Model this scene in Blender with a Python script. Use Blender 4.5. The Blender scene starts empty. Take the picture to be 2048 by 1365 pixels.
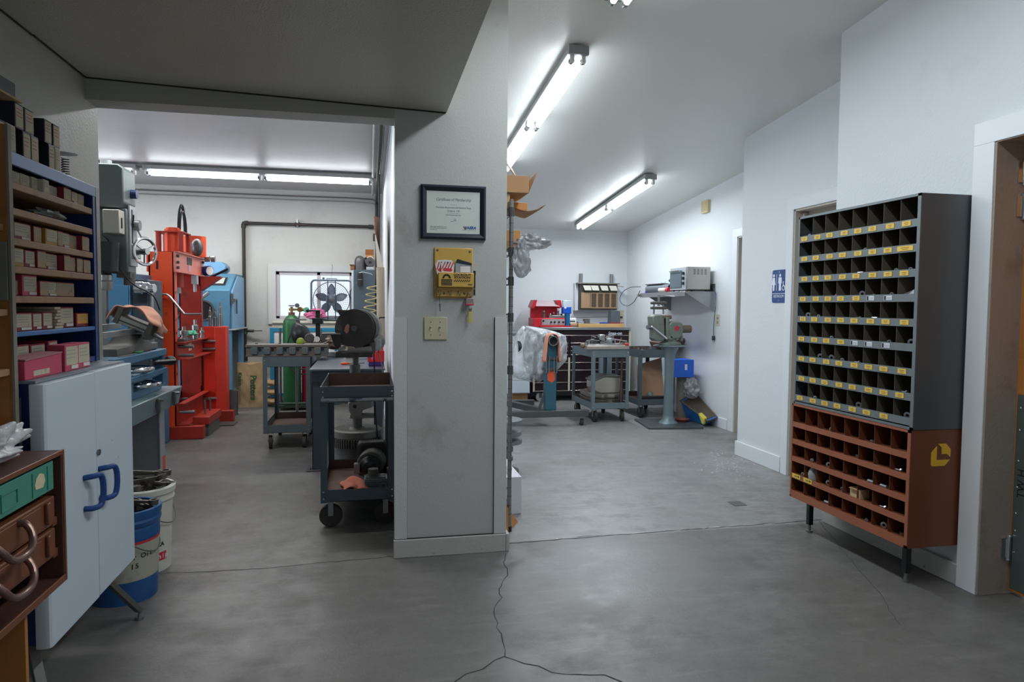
import bpy, bmesh, math, random
from mathutils import Vector, Matrix
PI = math.pi
scn = bpy.context.scene
col = scn.collection
rnd = random.Random(7)

# ---------------------------------------------------------------- camera
CAM_H = 1.30
yaw, pitch, roll = .205985, .0513479, .0078633
cy_, sy_, cp_, sp_ = math.cos(yaw), math.sin(yaw), math.cos(pitch), math.sin(pitch)
fwd = Vector((sy_*cp_, cy_*cp_, -sp_)); rgt = Vector((cy_, -sy_, 0)); upv = rgt.cross(fwd)
r2 = rgt*math.cos(roll) + upv*math.sin(roll); u2 = -rgt*math.sin(roll) + upv*math.cos(roll)
cam = bpy.data.cameras.new('camera'); cam.sensor_width = 36; cam.lens = 24.0; cam.clip_start = .02; cam.clip_end = 200
camo = bpy.data.objects.new('camera', cam); col.objects.link(camo)
camo.matrix_world = Matrix(((r2.x, u2.x, -fwd.x, 0), (r2.y, u2.y, -fwd.y, 0), (r2.z, u2.z, -fwd.z, CAM_H), (0, 0, 0, 1)))
scn.camera = camo

# ---------------------------------------------------------------- world, exposure
scn.view_settings.view_transform = 'Standard'; scn.view_settings.look = 'None'
scn.view_settings.gamma = 1; scn.view_settings.use_curve_mapping = False
scn.view_settings.exposure = -0.06
w = bpy.data.worlds.new('world'); scn.world = w; w.use_nodes = True
w.node_tree.nodes['Background'].inputs[0].default_value = (.86, .93, 1, 1)
w.node_tree.nodes['Background'].inputs[1].default_value = 1.15
TUBE = 14.0; LAMP_DOWN = 37.0          # radiance of the fluorescent tubes

def area(name, loc, size, power, colr, rot):
    l = bpy.data.lights.new(name, 'AREA'); l.shape = 'RECTANGLE'; l.size, l.size_y = size; l.energy = power; l.color = colr
    o = bpy.data.objects.new(name, l); col.objects.link(o); o.location = loc; o.rotation_euler = rot
    return o
# unseen daylight source put behind the camera
area('daylight_behind_camera', (0.9, -2.9, 1.35), (2.8, 2.1), 18, (.82, .91, 1), (PI/2, 0, PI))
# daylight through the left room's side window
area('daylight_side_window', (-5.1, 6.2, 1.5), (1.8, 1.1), 90, (.72, .83, 1), (PI/2, 0, -PI/2))

# ---------------------------------------------------------------- materials
def lin(c): return tuple(((x/255)/12.92 if x <= 10 else (((x/255)+.055)/1.055)**2.4) for x in c)
_m = {}
def M(name, c, rough=.5, metal=0., var=.12, scale=6., bump=0., bscale=80., c2=None, thr=.6, w2=5., soft=.06, trans=0., emit=0., coat=0., alpha=1.):
    if name in _m: return _m[name]
    m = bpy.data.materials.new(name); m.use_nodes = True; nt = m.node_tree; N = nt.nodes; L = nt.links
    b = N['Principled BSDF']; c = lin(c)
    b.inputs['Roughness'].default_value = rough; b.inputs['Metallic'].default_value = metal
    if trans: b.inputs['Transmission Weight'].default_value = trans; b.inputs['IOR'].default_value = 1.3
    if coat: b.inputs['Coat Weight'].default_value = coat; b.inputs['Coat Roughness'].default_value = .2
    if alpha < 1: b.inputs['Alpha'].default_value = alpha
    if emit:
        b.inputs['Emission Color'].default_value = (*c, 1); b.inputs['Emission Strength'].default_value = emit
    tc = N.new('ShaderNodeTexCoord')
    n1 = N.new('ShaderNodeTexNoise'); n1.inputs['Scale'].default_value = scale; n1.inputs['Detail'].default_value = 5
    L.new(tc.outputs['Object'], n1.inputs['Vector'])
    mx = N.new('ShaderNodeMix'); mx.data_type = 'RGBA'
    mx.inputs[6].default_value = (*[max(0, x*(1-var)) for x in c], 1); mx.inputs[7].default_value = (*[min(1, x*(1+var*.8)) for x in c], 1)
    L.new(n1.outputs['Fac'], mx.inputs[0]); out = mx.outputs[2]
    if c2 is not None:
        n2 = N.new('ShaderNodeTexNoise'); n2.inputs['Scale'].default_value = w2; n2.inputs['Detail'].default_value = 8; n2.inputs['Roughness'].default_value = .65
        L.new(tc.outputs['Object'], n2.inputs['Vector'])
        mr = N.new('ShaderNodeMapRange'); mr.inputs[1].default_value = thr; mr.inputs[2].default_value = thr+soft
        L.new(n2.outputs['Fac'], mr.inputs[0])
        m2 = N.new('ShaderNodeMix'); m2.data_type = 'RGBA'; m2.inputs[7].default_value = (*lin(c2), 1)
        L.new(mr.outputs[0], m2.inputs[0]); L.new(out, m2.inputs[6]); out = m2.outputs[2]
    L.new(out, b.inputs['Base Color'])
    if bump:
        n3 = N.new('ShaderNodeTexNoise'); n3.inputs['Scale'].default_value = bscale; n3.inputs['Detail'].default_value = 3
        L.new(tc.outputs['Object'], n3.inputs['Vector'])
        bp = N.new('ShaderNodeBump'); bp.inputs['Strength'].default_value = bump; bp.inputs['Distance'].default_value = .01
        L.new(n3.outputs['Fac'], bp.inputs['Height']); L.new(bp.outputs[0], b.inputs['Normal'])
    _m[name] = m; return m

# ---------------------------------------------------------------- mesh builder
class B:
    def __init__(s): s.bm = bmesh.new(); s.mi = 0
    def _f(s, vs, m=None):
        try: f = s.bm.faces.new(vs); f.material_index = s.mi if m is None else m; return f
        except ValueError: return None
    def box(s, x0, x1, y0, y1, z0, z1, rz=0, c=None):
        P = [Vector((x, y, z)) for z in (z0, z1) for y in (y0, y1) for x in (x0, x1)]
        if rz:
            cc = Vector(c) if c else (P[0]+P[7])/2; R = Matrix.Rotation(rz, 3, 'Z')
            P = [R @ (p-cc)+cc for p in P]
        v = [s.bm.verts.new(p) for p in P]
        for q in ((0, 2, 3, 1), (4, 5, 7, 6), (0, 1, 5, 4), (2, 6, 7, 3), (0, 4, 6, 2), (1, 3, 7, 5)): s._f([v[i] for i in q])
        return s
    def hexa(s, P):     # 8 points, bottom ring 4 then top ring 4
        v = [s.bm.verts.new(p) for p in P]
        for q in ((3, 2, 1, 0), (4, 5, 6, 7), (0, 1, 5, 4), (1, 2, 6, 5), (2, 3, 7, 6), (3, 0, 4, 7)): s._f([v[i] for i in q])
        return s
    def obox(s, p, q, w, h, up=(0, 0, 1)):   # bar from p to q, width w, height h
        p, q = Vector(p), Vector(q); d = (q-p).normalized(); r = d.cross(Vector(up))
        if r.length < 1e-4: r = d.cross(Vector((1, 0, 0)))
        r.normalize(); t = r.cross(d)
        a = [p+r*x*w/2+t*z*h/2 for x, z in ((-1, -1), (1, -1), (1, 1), (-1, 1))]; b = [k+(q-p) for k in a]
        return s.hexa(a+b)
    def ring(s, c, ax, r, n, ph=0.):
        ax = Vector(ax).normalized(); a = ax.orthogonal() if abs(ax.z) < .99 else Vector((1, 0, 0)); a.normalize(); b = ax.cross(a)
        return [s.bm.verts.new(Vector(c)+a*r*math.cos(ph+2*PI*i/n)+b*r*math.sin(ph+2*PI*i/n)) for i in range(n)]
    def skin(s, rings, caps=True, closed=False):
        n = len(rings[0])
        for a, b in zip(rings, rings[1:]+([rings[0]] if closed else [])):
            for i in range(n): s._f([a[i], a[(i+1) % n], b[(i+1) % n], b[i]])
        if caps and not closed: s._f(rings[0][::-1]); s._f(rings[-1])
        return s
    def cyl(s, p, q, r, rr=None, n=16, caps=True):
        d = Vector(q)-Vector(p)
        return s.skin([s.ring(p, d, r, n), s.ring(q, d, r if rr is None else rr, n)], caps)
    def pipe(s, p, q, r, ri, n=20):   # hollow tube
        d = Vector(q)-Vector(p)
        return s.skin([s.ring(p, d, ri, n), s.ring(p, d, r, n), s.ring(q, d, r, n), s.ring(q, d, ri, n)], False, True)
    def lathe(s, c, prof, n=24, ax=(0, 0, 1), caps=True):
        ax = Vector(ax).normalized()
        return s.skin([s.ring(Vector(c)+ax*h, ax, max(r, 1e-4), n) for r, h in prof], caps)
    def tube(s, pts, r, n=8, closed=False, caps=True):
        pts = [Vector(p) for p in pts]; rings = []; prev = None; N = len(pts)
        for i, p in enumerate(pts):
            if closed: d = pts[(i+1) % N]-pts[i-1]
            else: d = pts[min(i+1, N-1)]-pts[max(i-1, 0)]
            d.normalize()
            if prev is None: a = d.orthogonal().normalized()
            else: a = (prev-d*prev.dot(d)).normalized()
            prev = a; b = d.cross(a); rr = r[i] if isinstance(r, (list, tuple)) else r
            rings.append([s.bm.verts.new(p+a*rr*math.cos(2*PI*k/n)+b*rr*math.sin(2*PI*k/n)) for k in range(n)])
        return s.skin(rings, caps, closed)
    def prism(s, poly, axis, a, b):   # extrude polygon along axis; poly in the other two axes (order x,y,z minus axis)
        def mk(t): 
            o = []
            for u, v in poly:
                o.append({'x': (t, u, v), 'y': (u, t, v), 'z': (u, v, t)}[axis])
            return [s.bm.verts.new(p) for p in o]
        A, C = mk(a), mk(b); n = len(A)
        for i in range(n): s._f([A[i], A[(i+1) % n], C[(i+1) % n], C[i]])
        s._f(A[::-1]); s._f(C); return s
    def sph(s, c, r, sc=(1, 1, 1), u=16, v=10):
        mm = Matrix.Translation(Vector(c)) @ Matrix.Diagonal((*[r*k for k in sc], 1))
        o = bmesh.ops.create_uvsphere(s.bm, u_segments=u, v_segments=v, radius=1, matrix=mm)
        for f in {f for x in o['verts'] for f in x.link_faces}: f.material_index = s.mi
        return s
    def torus(s, c, R, r, ax=(0, 0, 1), n=32, k=8, a0=0, a1=2*PI, sx=1):
        ax = Vector(ax).normalized(); a = ax.orthogonal() if abs(ax.z) < .99 else Vector((1, 0, 0)); a.normalize(); b = ax.cross(a)
        full = abs(a1-a0-2*PI) < 1e-3
        pts = [Vector(c)+a*R*sx*math.cos(a0+(a1-a0)*i/n)+b*R*math.sin(a0+(a1-a0)*i/n) for i in range(n if full else n+1)]
        return s.tube(pts, r, k, closed=full)
    def grid(s, f, nu, nv, th=0.):   # surface f(u,v)->point
        V = [[s.bm.verts.new(f(i/nu, j/nv)) for j in range(nv+1)] for i in range(nu+1)]
        for i in range(nu):
            for j in range(nv): s._f([V[i][j], V[i+1][j], V[i+1][j+1], V[i][j+1]])
        return s
    def M(s, i): s.mi = i; return s
    def xf(s, mat): bmesh.ops.transform(s.bm, matrix=mat, verts=s.bm.verts); return s
    def mesh(s, name, mats, off=(0, 0, 0), smooth=30):
        bmesh.ops.recalc_face_normals(s.bm, faces=s.bm.faces)
        if Vector(off).length > 0: bmesh.ops.translate(s.bm, verts=s.bm.verts, vec=-Vector(off))
        me = bpy.data.meshes.new(name); s.bm.to_mesh(me); s.bm.free()
        for m in (mats if isinstance(mats, (list, tuple)) else [mats]): me.materials.append(m)
        if smooth:
            me.polygons.foreach_set('use_smooth', [True]*len(me.polygons)); me.set_sharp_from_angle(angle=math.radians(smooth))
        return me

def tag(o, label=None, cat=None, group=None, kind=None):
    for k, v in (('label', label), ('category', cat), ('group', group), ('kind', kind)):
        if v: o[k] = v
    return o
def post(o, bev=0, solid=0, sub=0):
    if solid: m = o.modifiers.new('solid', 'SOLIDIFY'); m.thickness = solid; m.offset = 0
    if sub: m = o.modifiers.new('sub', 'SUBSURF'); m.levels = m.render_levels = sub
    if bev: m = o.modifiers.new('bev', 'BEVEL'); m.width = bev; m.segments = 2; m.limit_method = 'ANGLE'; m.angle_limit = math.radians(40)
    return o
def struct(name, b, mats, bev=0, parent=None, smooth=30):
    o = bpy.data.objects.new(name, b.mesh(name, mats, smooth=smooth)); col.objects.link(o)
    if parent: o.parent = parent
    else: o['kind'] = 'structure'
    return post(o, bev)
def solo(name, label, cat, b, mats, base=(0, 0, 0), group=None, bev=0, solid=0, sub=0, smooth=30, kind=None, local=False):
    o = bpy.data.objects.new(name, b.mesh(name, mats, (0, 0, 0) if local else base, smooth)); col.objects.link(o); o.location = base
    tag(o, label, cat, group, kind); return post(o, bev, solid, sub)
class T:
    """a thing: an Empty at its base; parts are given in world coordinates unless local"""
    def __init__(s, name, label, cat, base=(0, 0, 0), group=None, local=False, rz=0, kind=None):
        s.o = bpy.data.objects.new(name, None); col.objects.link(s.o); s.o.location = base; s.o.rotation_euler = (0, 0, rz)
        s.o.empty_display_size = .05; tag(s.o, label, cat, group, kind); s.off = (0, 0, 0) if local else base
    def part(s, name, b, mats, bev=0, of=None, label=None, solid=0, sub=0, smooth=30, kind=None):
        o = bpy.data.objects.new(name, b.mesh(name, mats, s.off, smooth)); col.objects.link(o); o.parent = of or s.o
        tag(o, label, kind=kind); return post(o, bev, solid, sub)
    def text(s, name, txt, size, mtx, mat, of=None, font=None, ext=.0004, align='CENTER', shear=0, sx=1, bold=0.):
        c = bpy.data.curves.new(name, 'FONT'); c.body = txt; c.size = size; c.extrude = ext; c.align_x = align; c.align_y = 'CENTER'; c.shear = shear; c.offset = bold*size
        c.resolution_u = 3; c.materials.append(mat)
        q = bpy.data.objects.new('tmp', c); col.objects.link(q); me = bpy.data.meshes.new_from_object(q.evaluated_get(bpy.context.evaluated_depsgraph_get())); bpy.data.objects.remove(q)
        me.name = name; o = bpy.data.objects.new(name, me); col.objects.link(o); o.parent = of or s.o
        o.matrix_local = Matrix.Translation(-Vector(s.off)) @ mtx @ Matrix.Diagonal((sx, 1, 1, 1)); return o
def copy_tree(o, parent=None):
    c = o.copy(); col.objects.link(c); c.parent = parent
    for ch in list(o.children): copy_tree(ch, c)
    return c
def cr(pts, n=5):   # smooth curve through points
    P = [Vector(p) for p in pts]; P = [P[0]*2-P[1]]+P+[P[-1]*2-P[-2]]; out = []
    for i in range(1, len(P)-2):
        a, b_, c, d = P[i-1:i+3]
        for k in range(n):
            t = k/n; out.append(.5*((2*b_)+(c-a)*t+(2*a-5*b_+4*c-d)*t*t+(3*b_-a-3*c+d)*t**3))
    return out+[P[-2]]
def face(loc, x, n):   # matrix: text x axis, normal n
    x, n = Vector(x).normalized(), Vector(n).normalized(); y = n.cross(x)
    return Matrix(((x.x, y.x, n.x, loc[0]), (x.y, y.y, n.y, loc[1]), (x.z, y.z, n.z, loc[2]), (0, 0, 0, 1)))
def ceil_z(y): return 2.40 + .088*(9.555-y)

# ---------------------------------------------------------------- shared materials
WHITE = M('wall_white', (222, 226, 229), .6, var=.03, scale=3, bump=.1, bscale=55, c2=(206, 208, 208), thr=.62, w2=2, soft=.2)
WALLB = M('wall_textured', (214, 219, 222), .55, var=.03, scale=3, bump=.22, bscale=70, c2=(195, 197, 196), thr=.6, w2=1.6, soft=.25)
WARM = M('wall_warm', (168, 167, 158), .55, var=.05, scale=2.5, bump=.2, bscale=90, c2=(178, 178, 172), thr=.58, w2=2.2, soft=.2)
PILL = M('wall_pillar', (184, 185, 180), .5, var=.05, scale=3, bump=.09, bscale=110, c2=(140, 137, 130), thr=.56, w2=2.6, soft=.25)
TRIMP = M('trim_paint', (202, 205, 202), .4, var=.05, scale=5, bump=.1, c2=(90, 82, 74), thr=.72, w2=22, soft=.02)
BASEP = M('baseboard_paint', (184, 184, 178), .5, var=.1, scale=12, bump=.12, bscale=60, c2=(84, 72, 62), thr=.66, w2=24, soft=.02)
TRIMW = M('trim_white', (228, 232, 235), .35, var=.03)
CEIL = M('ceiling_paint', (228, 231, 226), .38, var=.03, scale=1.5, bump=.15, bscale=120)
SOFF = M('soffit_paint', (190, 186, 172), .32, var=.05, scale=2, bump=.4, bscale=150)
BEIGE = M('jamb_beige', (188, 180, 170), .4, var=.06, scale=4, c2=(120, 100, 80), thr=.68, w2=5, soft=.1)
STEEL = M('steel', (150, 152, 152), .35, .9, var=.2, scale=12)
DSTEEL = M('dark_steel', (98, 98, 98), .45, .6, var=.3, scale=14)
CHROME = M('chrome', (215, 216, 218), .15, 1, var=.05)
IRON = M('cast_iron', (104, 102, 98), .55, .4, var=.3, scale=18, bump=.2, c2=(110, 104, 98), thr=.6, w2=14)
BLACK = M('black_plastic', (26, 27, 29), .4, var=.2)
RUBBER = M('rubber', (38, 38, 38), .75, var=.25)
DRUB = M('dusty_rubber', (58, 56, 53), .85, var=.3, scale=25)
CARD = M('cardboard', (176, 136, 96), .8, var=.12, scale=9)
KRAFT = M('kraft_paper', (190, 160, 122), .85, var=.18, scale=7, bump=1., bscale=8)
PAPER = M('label_paper', (194, 184, 158), .8, var=.14, scale=30, c2=(160, 148, 118), thr=.6, w2=40)
MAROON = M('maroon_box', (132, 28, 48), .65, var=.2, scale=12)
PINKB = M('pink_box', (190, 70, 96), .65, var=.15, scale=12)
OAK = M('wood_shelf', (168, 128, 92), .6, var=.18, scale=8, c2=(118, 86, 62), thr=.55, w2=9, soft=.2)
PLY = M('plywood', (176, 116, 56), .55, var=.2, scale=7, c2=(140, 86, 38), thr=.5, w2=6, soft=.3)
WHITEP = M('white_plastic', (232, 232, 230), .4, var=.04)
GLOVE = M('plastic_film', (228, 230, 232), .15, var=.05, alpha=.55)

# ---------------------------------------------------------------- floor
def floor_mat():
    m = bpy.data.materials.new('concrete'); m.use_nodes = True; nt = m.node_tree; N = nt.nodes; L = nt.links; b = N['Principled BSDF']
    tc = N.new('ShaderNodeTexCoord')
    def noise(sc, det=6, ro=.6, st=None):
        n = N.new('ShaderNodeTexNoise'); n.inputs['Scale'].default_value = sc; n.inputs['Detail'].default_value = det; n.inputs['Roughness'].default_value = ro
        src = tc.outputs['Object']
        if st:
            mp = N.new('ShaderNodeMapping'); mp.inputs['Scale'].default_value = st; L.new(src, mp.inputs[0]); src = mp.outputs[0]
        L.new(src, n.inputs['Vector']); return n
    def mix(f, a, bb):
        x = N.new('ShaderNodeMix'); x.data_type = 'RGBA'
        L.new(f, x.inputs[0])
        for i, v in ((6, a), (7, bb)):
            if isinstance(v, tuple): x.inputs[i].default_value = (*lin(v), 1)
            else: L.new(v, x.inputs[i])
        return x.outputs[2]
    def rng(s, a, bb, c=0, d=1):
        r = N.new('ShaderNodeMapRange'); r.inputs[1].default_value = a; r.inputs[2].default_value = bb; r.inputs[3].default_value = c; r.inputs[4].default_value = d
        L.new(s, r.inputs[0]); return r.outputs[0]
    big = noise(.9, 4); mid = noise(4, 8, .7); fine = noise(40, 4, .8); stk = noise(3, 6, .7, (1, 5, 1))
    c = mix(rng(big.outputs[0], .38, .62), (136, 134, 131), (150, 149, 146))
    c = mix(rng(mid.outputs[0], .48, .72, 0, .55), c, (100, 98, 94))
    c = mix(rng(stk.outputs[0], .52, .72, 0, .5), c, (182, 180, 176)); spk = noise(130, 2, .5); c = mix(rng(spk.outputs[0], .66, .72, 0, .5), c, (196, 194, 190)); c = mix(rng(noise(1.7, 10, .75).outputs[0], .55, .62, 0, .3), c, (112, 108, 104))
    c = mix(rng(fine.outputs[0], .62, .75, 0, .3), c, (80, 78, 75))
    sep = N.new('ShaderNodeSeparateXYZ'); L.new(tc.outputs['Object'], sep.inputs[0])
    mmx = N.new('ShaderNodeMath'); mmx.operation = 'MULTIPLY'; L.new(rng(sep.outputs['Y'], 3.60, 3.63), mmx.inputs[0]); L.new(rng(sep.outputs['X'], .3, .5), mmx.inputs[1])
    slab = mix(mmx.outputs[0], (184, 182, 180), (238, 240, 242))      # darker tint towards the camera and on the left, lighter beyond the joint
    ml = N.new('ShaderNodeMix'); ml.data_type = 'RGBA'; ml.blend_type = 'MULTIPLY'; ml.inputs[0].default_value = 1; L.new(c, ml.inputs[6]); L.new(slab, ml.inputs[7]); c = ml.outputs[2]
    wd = N.new('ShaderNodeVectorMath'); wd.operation = 'DISTANCE'; L.new(tc.outputs['Object'], wd.inputs[0]); wd.inputs[1].default_value = (1.10, 3.25, 0)      # patch polished by traffic
    wn = N.new('ShaderNodeMath'); wn.operation = 'MULTIPLY'; L.new(rng(wd.outputs['Value'], .75, .15), wn.inputs[0]); L.new(rng(mid.outputs[0], .35, .65), wn.inputs[1])
    c = mix(rng(wn.outputs[0], 0, 1, 0, .4), c, (196, 198, 200))
    L.new(c, b.inputs['Base Color'])
    L.new(rng(mid.outputs[0], .35, .7, .3, .6), b.inputs['Roughness'])
    bp = N.new('ShaderNodeBump'); bp.inputs['Strength'].default_value = .12; bp.inputs['Distance'].default_value = .01
    L.new(fine.outputs[0], bp.inputs['Height']); L.new(bp.outputs[0], b.inputs['Normal'])
    return m
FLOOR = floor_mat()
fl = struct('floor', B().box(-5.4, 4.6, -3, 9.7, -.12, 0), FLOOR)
CRACK = M('crack_dark', (42, 40, 38), .9); CHALK = M('joint_dust', (196, 194, 188), .9)
def ribbon(b, pts, wd, z=.0006, jit=0.):
    r = random.Random(3); P = []
    for (x0, y0), (x1, y1) in zip(pts, pts[1:]):
        n = max(1, int(math.hypot(x1-x0, y1-y0)/.04))
        for i in range(n): P.append((x0+(x1-x0)*i/n+r.uniform(-jit, jit), y0+(y1-y0)*i/n+r.uniform(-jit, jit)))
    P.append(pts[-1]); prev = None
    for i, p in enumerate(P):
        q = P[min(i+1, len(P)-1)]; o = P[max(i-1, 0)]; d = Vector((q[0]-o[0], q[1]-o[1], 0)).normalized(); nrm = Vector((-d.y, d.x, 0))
        ww = wd*r.uniform(.5, 1.2)/2; c = Vector((*p, z)); a, e = b.bm.verts.new(c+nrm*ww), b.bm.verts.new(c-nrm*ww)
        if prev: b._f([prev[0], a, e, prev[1]])
        prev = (a, e)
    return b
ck = B()
ribbon(ck, [(0.701, 3.452), (0.674, 3.371), (0.647, 3.171), (0.61, 3.092), (0.576, 3.018), (0.57, 2.926), (0.521, 2.828), (0.51, 2.743), (0.504, 2.654), (0.5, 2.537), (0.499, 2.47), (0.488, 2.42)], .004, jit=.007)
ribbon(ck, [(0.488, 2.42), (0.447, 2.399), (0.391, 2.353), (0.335, 2.324), (0.29, 2.29), (0.265, 2.257)], .005, jit=.006)
ribbon(ck, [(0.488, 2.42), (0.546, 2.362), (0.601, 2.327), (0.634, 2.282), (0.673, 2.258), (0.756, 2.242), (0.808, 2.225), (0.844, 2.182), (0.881, 2.134)], .006, jit=.006)
ribbon(ck, [(2.762, 3.843), (2.589, 3.406), (2.434, 3.042), (2.271, 2.636), (2.137, 2.363)], .0025, jit=.008)
o = struct('crack', ck, CRACK, parent=fl)
jn = B(); ribbon(jn, [(-1.27, 3.52), (-.6, 3.47), (.12, 3.52)], .006, jit=.006); ribbon(jn, [(.72, 3.6), (1.6, 3.63), (2.72, 3.66)], .009, jit=.005)
struct('joint_line', jn, CRACK, parent=fl)
jd = B(); jr = random.Random(2)
for k in range(34):
    x = 1.0+jr.random()**1.3*1.4; ribbon(jd, [(x, 3.612+.034*(x-.7)/2+jr.uniform(.004, .016)), (x+jr.uniform(.02, .09), 3.612+.034*(x-.7)/2+jr.uniform(.006, .018))], jr.uniform(.004, .012), z=.0004, jit=.004)
struct('joint_filler', jd, CHALK, parent=fl)
st = B()   # small dark drain plate
st.box(2.34, 2.43, 4.02, 4.12, 0, .002); struct('drain_plate', st, DSTEEL, parent=fl)

# ---------------------------------------------------------------- walls and ceilings
def wall(name, m, *boxes, bev=0):
    b = B()
    for q in boxes: b.box(*q)
    return struct(name, b, m, bev)
wall('wall_pillar', PILL, (.126, .70, 3.507, 3.66, 0, 3.1))
wall('wall_partition', WHITE, (.17, .30, 3.66, 9.55, 0, 3.1))
wall('wall_back_right', WHITE, (.171, 4.0, 9.55, 9.7, 0, 2.6))
wall('wall_far_right', WHITE, (3.72, 3.84, 6.45, 9.7, 0, 3.1), (3.72, 3.84, 5.45, 6.45, 2.04, 3.1))
wall('wall_restroom_return', WHITE, (3.18, 3.84, 5.33, 5.45, 0, 3.1), )
wall('wall_restroom', WHITE, (3.18, 3.30, 4.70, 5.33, 0, 3.1), (3.18, 3.30, 3.63, 4.70, 2.06, 3.1))
wall('wall_right_return', WHITE, (2.75, 3.30, 3.50, 3.63, 0, 3.3))
wall('wall_right', WALLB, (2.73, 2.92, 2.55, 3.63, 0, 3.3), (2.73, 2.92, 1.55, 2.55, 2.04, 3.3), (2.73, 2.92, -3, 1.55, 0, 3.6))
wall('wall_front', WALLB, (-1.4, 2.92, -3.12, -3, 0, 3.7))
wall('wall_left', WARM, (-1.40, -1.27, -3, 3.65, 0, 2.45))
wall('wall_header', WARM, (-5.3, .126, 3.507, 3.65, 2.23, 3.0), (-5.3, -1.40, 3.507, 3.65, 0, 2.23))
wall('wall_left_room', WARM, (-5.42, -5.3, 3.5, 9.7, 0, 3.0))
# back wall of the left room, with its window opening
BW = M('wall_back_left_paint', (196, 196, 190), .55, var=.04, scale=2.5, bump=.3, bscale=60, c2=(172, 172, 168), thr=.56, w2=1.8, soft=.25)
wall('wall_back_left', BW, (-5.3, -1.22, 9.55, 9.7, 0, 3.0), (-.22, .17, 9.55, 9.7, 0, 3.0), (-1.22, -.22, 9.55, 9.7, 0, 1.11), (-1.22, -.22, 9.55, 9.7, 1.74, 3.0))
b = B(); b.hexa([(.20, -3.1, ceil_z(-3.1)), (4.0, -3.1, ceil_z(-3.1)), (4.0, 9.7, ceil_z(9.7)), (.20, 9.7, ceil_z(9.7)),
                 (.20, -3.1, ceil_z(-3.1)+.2), (4.0, -3.1, ceil_z(-3.1)+.2), (4.0, 9.7, ceil_z(9.7)+.2), (.20, 9.7, ceil_z(9.7)+.2)])
b.hexa([(-1.4, -3.1, ceil_z(-3.1)), (.20, -3.1, ceil_z(-3.1)), (.20, 3.507, ceil_z(3.507)), (-1.4, 3.507, ceil_z(3.507)),
        (-1.4, -3.1, ceil_z(-3.1)+.2), (.20, -3.1, ceil_z(-3.1)+.2), (.20, 3.507, ceil_z(3.507)+.2), (-1.4, 3.507, ceil_z(3.507)+.2)])
struct('ceiling', b, CEIL)
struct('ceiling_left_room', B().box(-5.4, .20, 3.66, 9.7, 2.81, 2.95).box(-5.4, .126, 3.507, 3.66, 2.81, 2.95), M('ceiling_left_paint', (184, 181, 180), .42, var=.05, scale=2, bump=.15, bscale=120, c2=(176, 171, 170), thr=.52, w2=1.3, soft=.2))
b = B(); b.hexa([(-1.27, -3, 2.328), (.385, -3, 2.275), (.385, 3.507, 2.275), (-1.27, 3.507, 2.328), (-1.27, -3, 2.9), (.385, -3, 2.9), (.385, 3.507, 2.9), (-1.27, 3.507, 2.9)])
struct('ceiling_soffit', b, SOFF)
b = B().tube([(-1.262, 3.0, 2.326), (-1.262, 3.5, 2.326), (-.8, 3.503, 2.311), (-.2, 3.503, 2.292), (.38, 3.503, 2.273)], .004, 6); b.tube([(-1.266, -2, 2.326), (-1.266, 3.0, 2.326)], .004, 6)
struct('trim_1', b, CRACK)          # dark caulk line round the soffit
# corner boards and baseboards
struct('trim_2', B().box(.124, .186, 3.497, 3.507, .094, 1.235), TRIMP)
struct('trim_3', B().box(.64, .706, 3.495, 3.507, .094, 1.24), TRIMP)
struct('trim_10', B().box(.186, .1875, 3.505, 3.5072, .094, 1.235).box(.6385, .640, 3.5, 3.5072, .094, 1.24).box(.122, .706, 3.494, 3.5072, .0935, .0965), CRACK)
struct('baseboard_pillar', B().box(.118, .708, 3.485, 3.507, 0, .094).box(.70, .722, 3.485, 3.6, 0, .094), BASEP, .003)
struct('baseboard_right', B().box(2.70, 2.73, 2.545, 3.63, 0, .1), BASEP, .004)
struct('baseboard_restroom', B().box(3.165, 3.18, 4.79, 5.45, 0, .125).box(3.165, 3.3, 5.45, 5.465, 0, .125), TRIMW, .003)
struct('baseboard_far', B().box(3.705, 3.72, 6.58, 9.55, 0, .11), TRIMW, .003)
# casing of the right doorway, its jamb, the restroom door and the far door
struct('trim_4', B().box(2.695, 2.73, 2.55, 2.655, 0, 2.04).box(2.695, 2.73, 1.5, 2.655, 2.04, 2.14), TRIMW, .002)
struct('trim_5', B().box(2.70, 2.96, 2.54, 2.56, 0, 2.05).box(2.70, 2.96, 1.5, 2.56, 2.035, 2.055), M('jamb_dirty', (158, 144, 132), .5, var=.12, scale=5, bump=.2, c2=(118, 98, 80), thr=.56, w2=4, soft=.2), .002)
struct('trim_6', B().box(3.165, 3.18, 4.70, 4.78, 0, 2.05).box(3.165, 3.18, 3.65, 4.78, 2.05, 2.14), TRIMW, .002)
struct('trim_7', B().box(3.175, 3.32, 4.685, 4.70, 0, 2.05).box(3.175, 3.32, 3.65, 4.70, 2.035, 2.05).box(3.235, 3.27, 4.665, 4.69, 0, 2.03), BEIGE, .002)
struct('trim_8', B().box(3.708, 3.72, 6.45, 6.54, 0, 2.03).box(3.708, 3.72, 5.47, 6.54, 2.03, 2.11), TRIMW, .002)
struct('trim_9', B().box(3.715, 4.0, 6.435, 6.45, 0, 2.03).box(3.715, 4.0, 5.47, 6.45, 2.015, 2.03).box(3.80, 3.83, 6.41, 6.44, 0, 2.02), BEIGE, .002)
struct('door_2', B().box(3.27, 3.30, 3.64, 4.699, .01, 2.09), BEIGE, .003)
struct('door_3', B().box(3.96, 4.0, 5.47, 6.44, .01, 2.015), BEIGE, .003)
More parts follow.
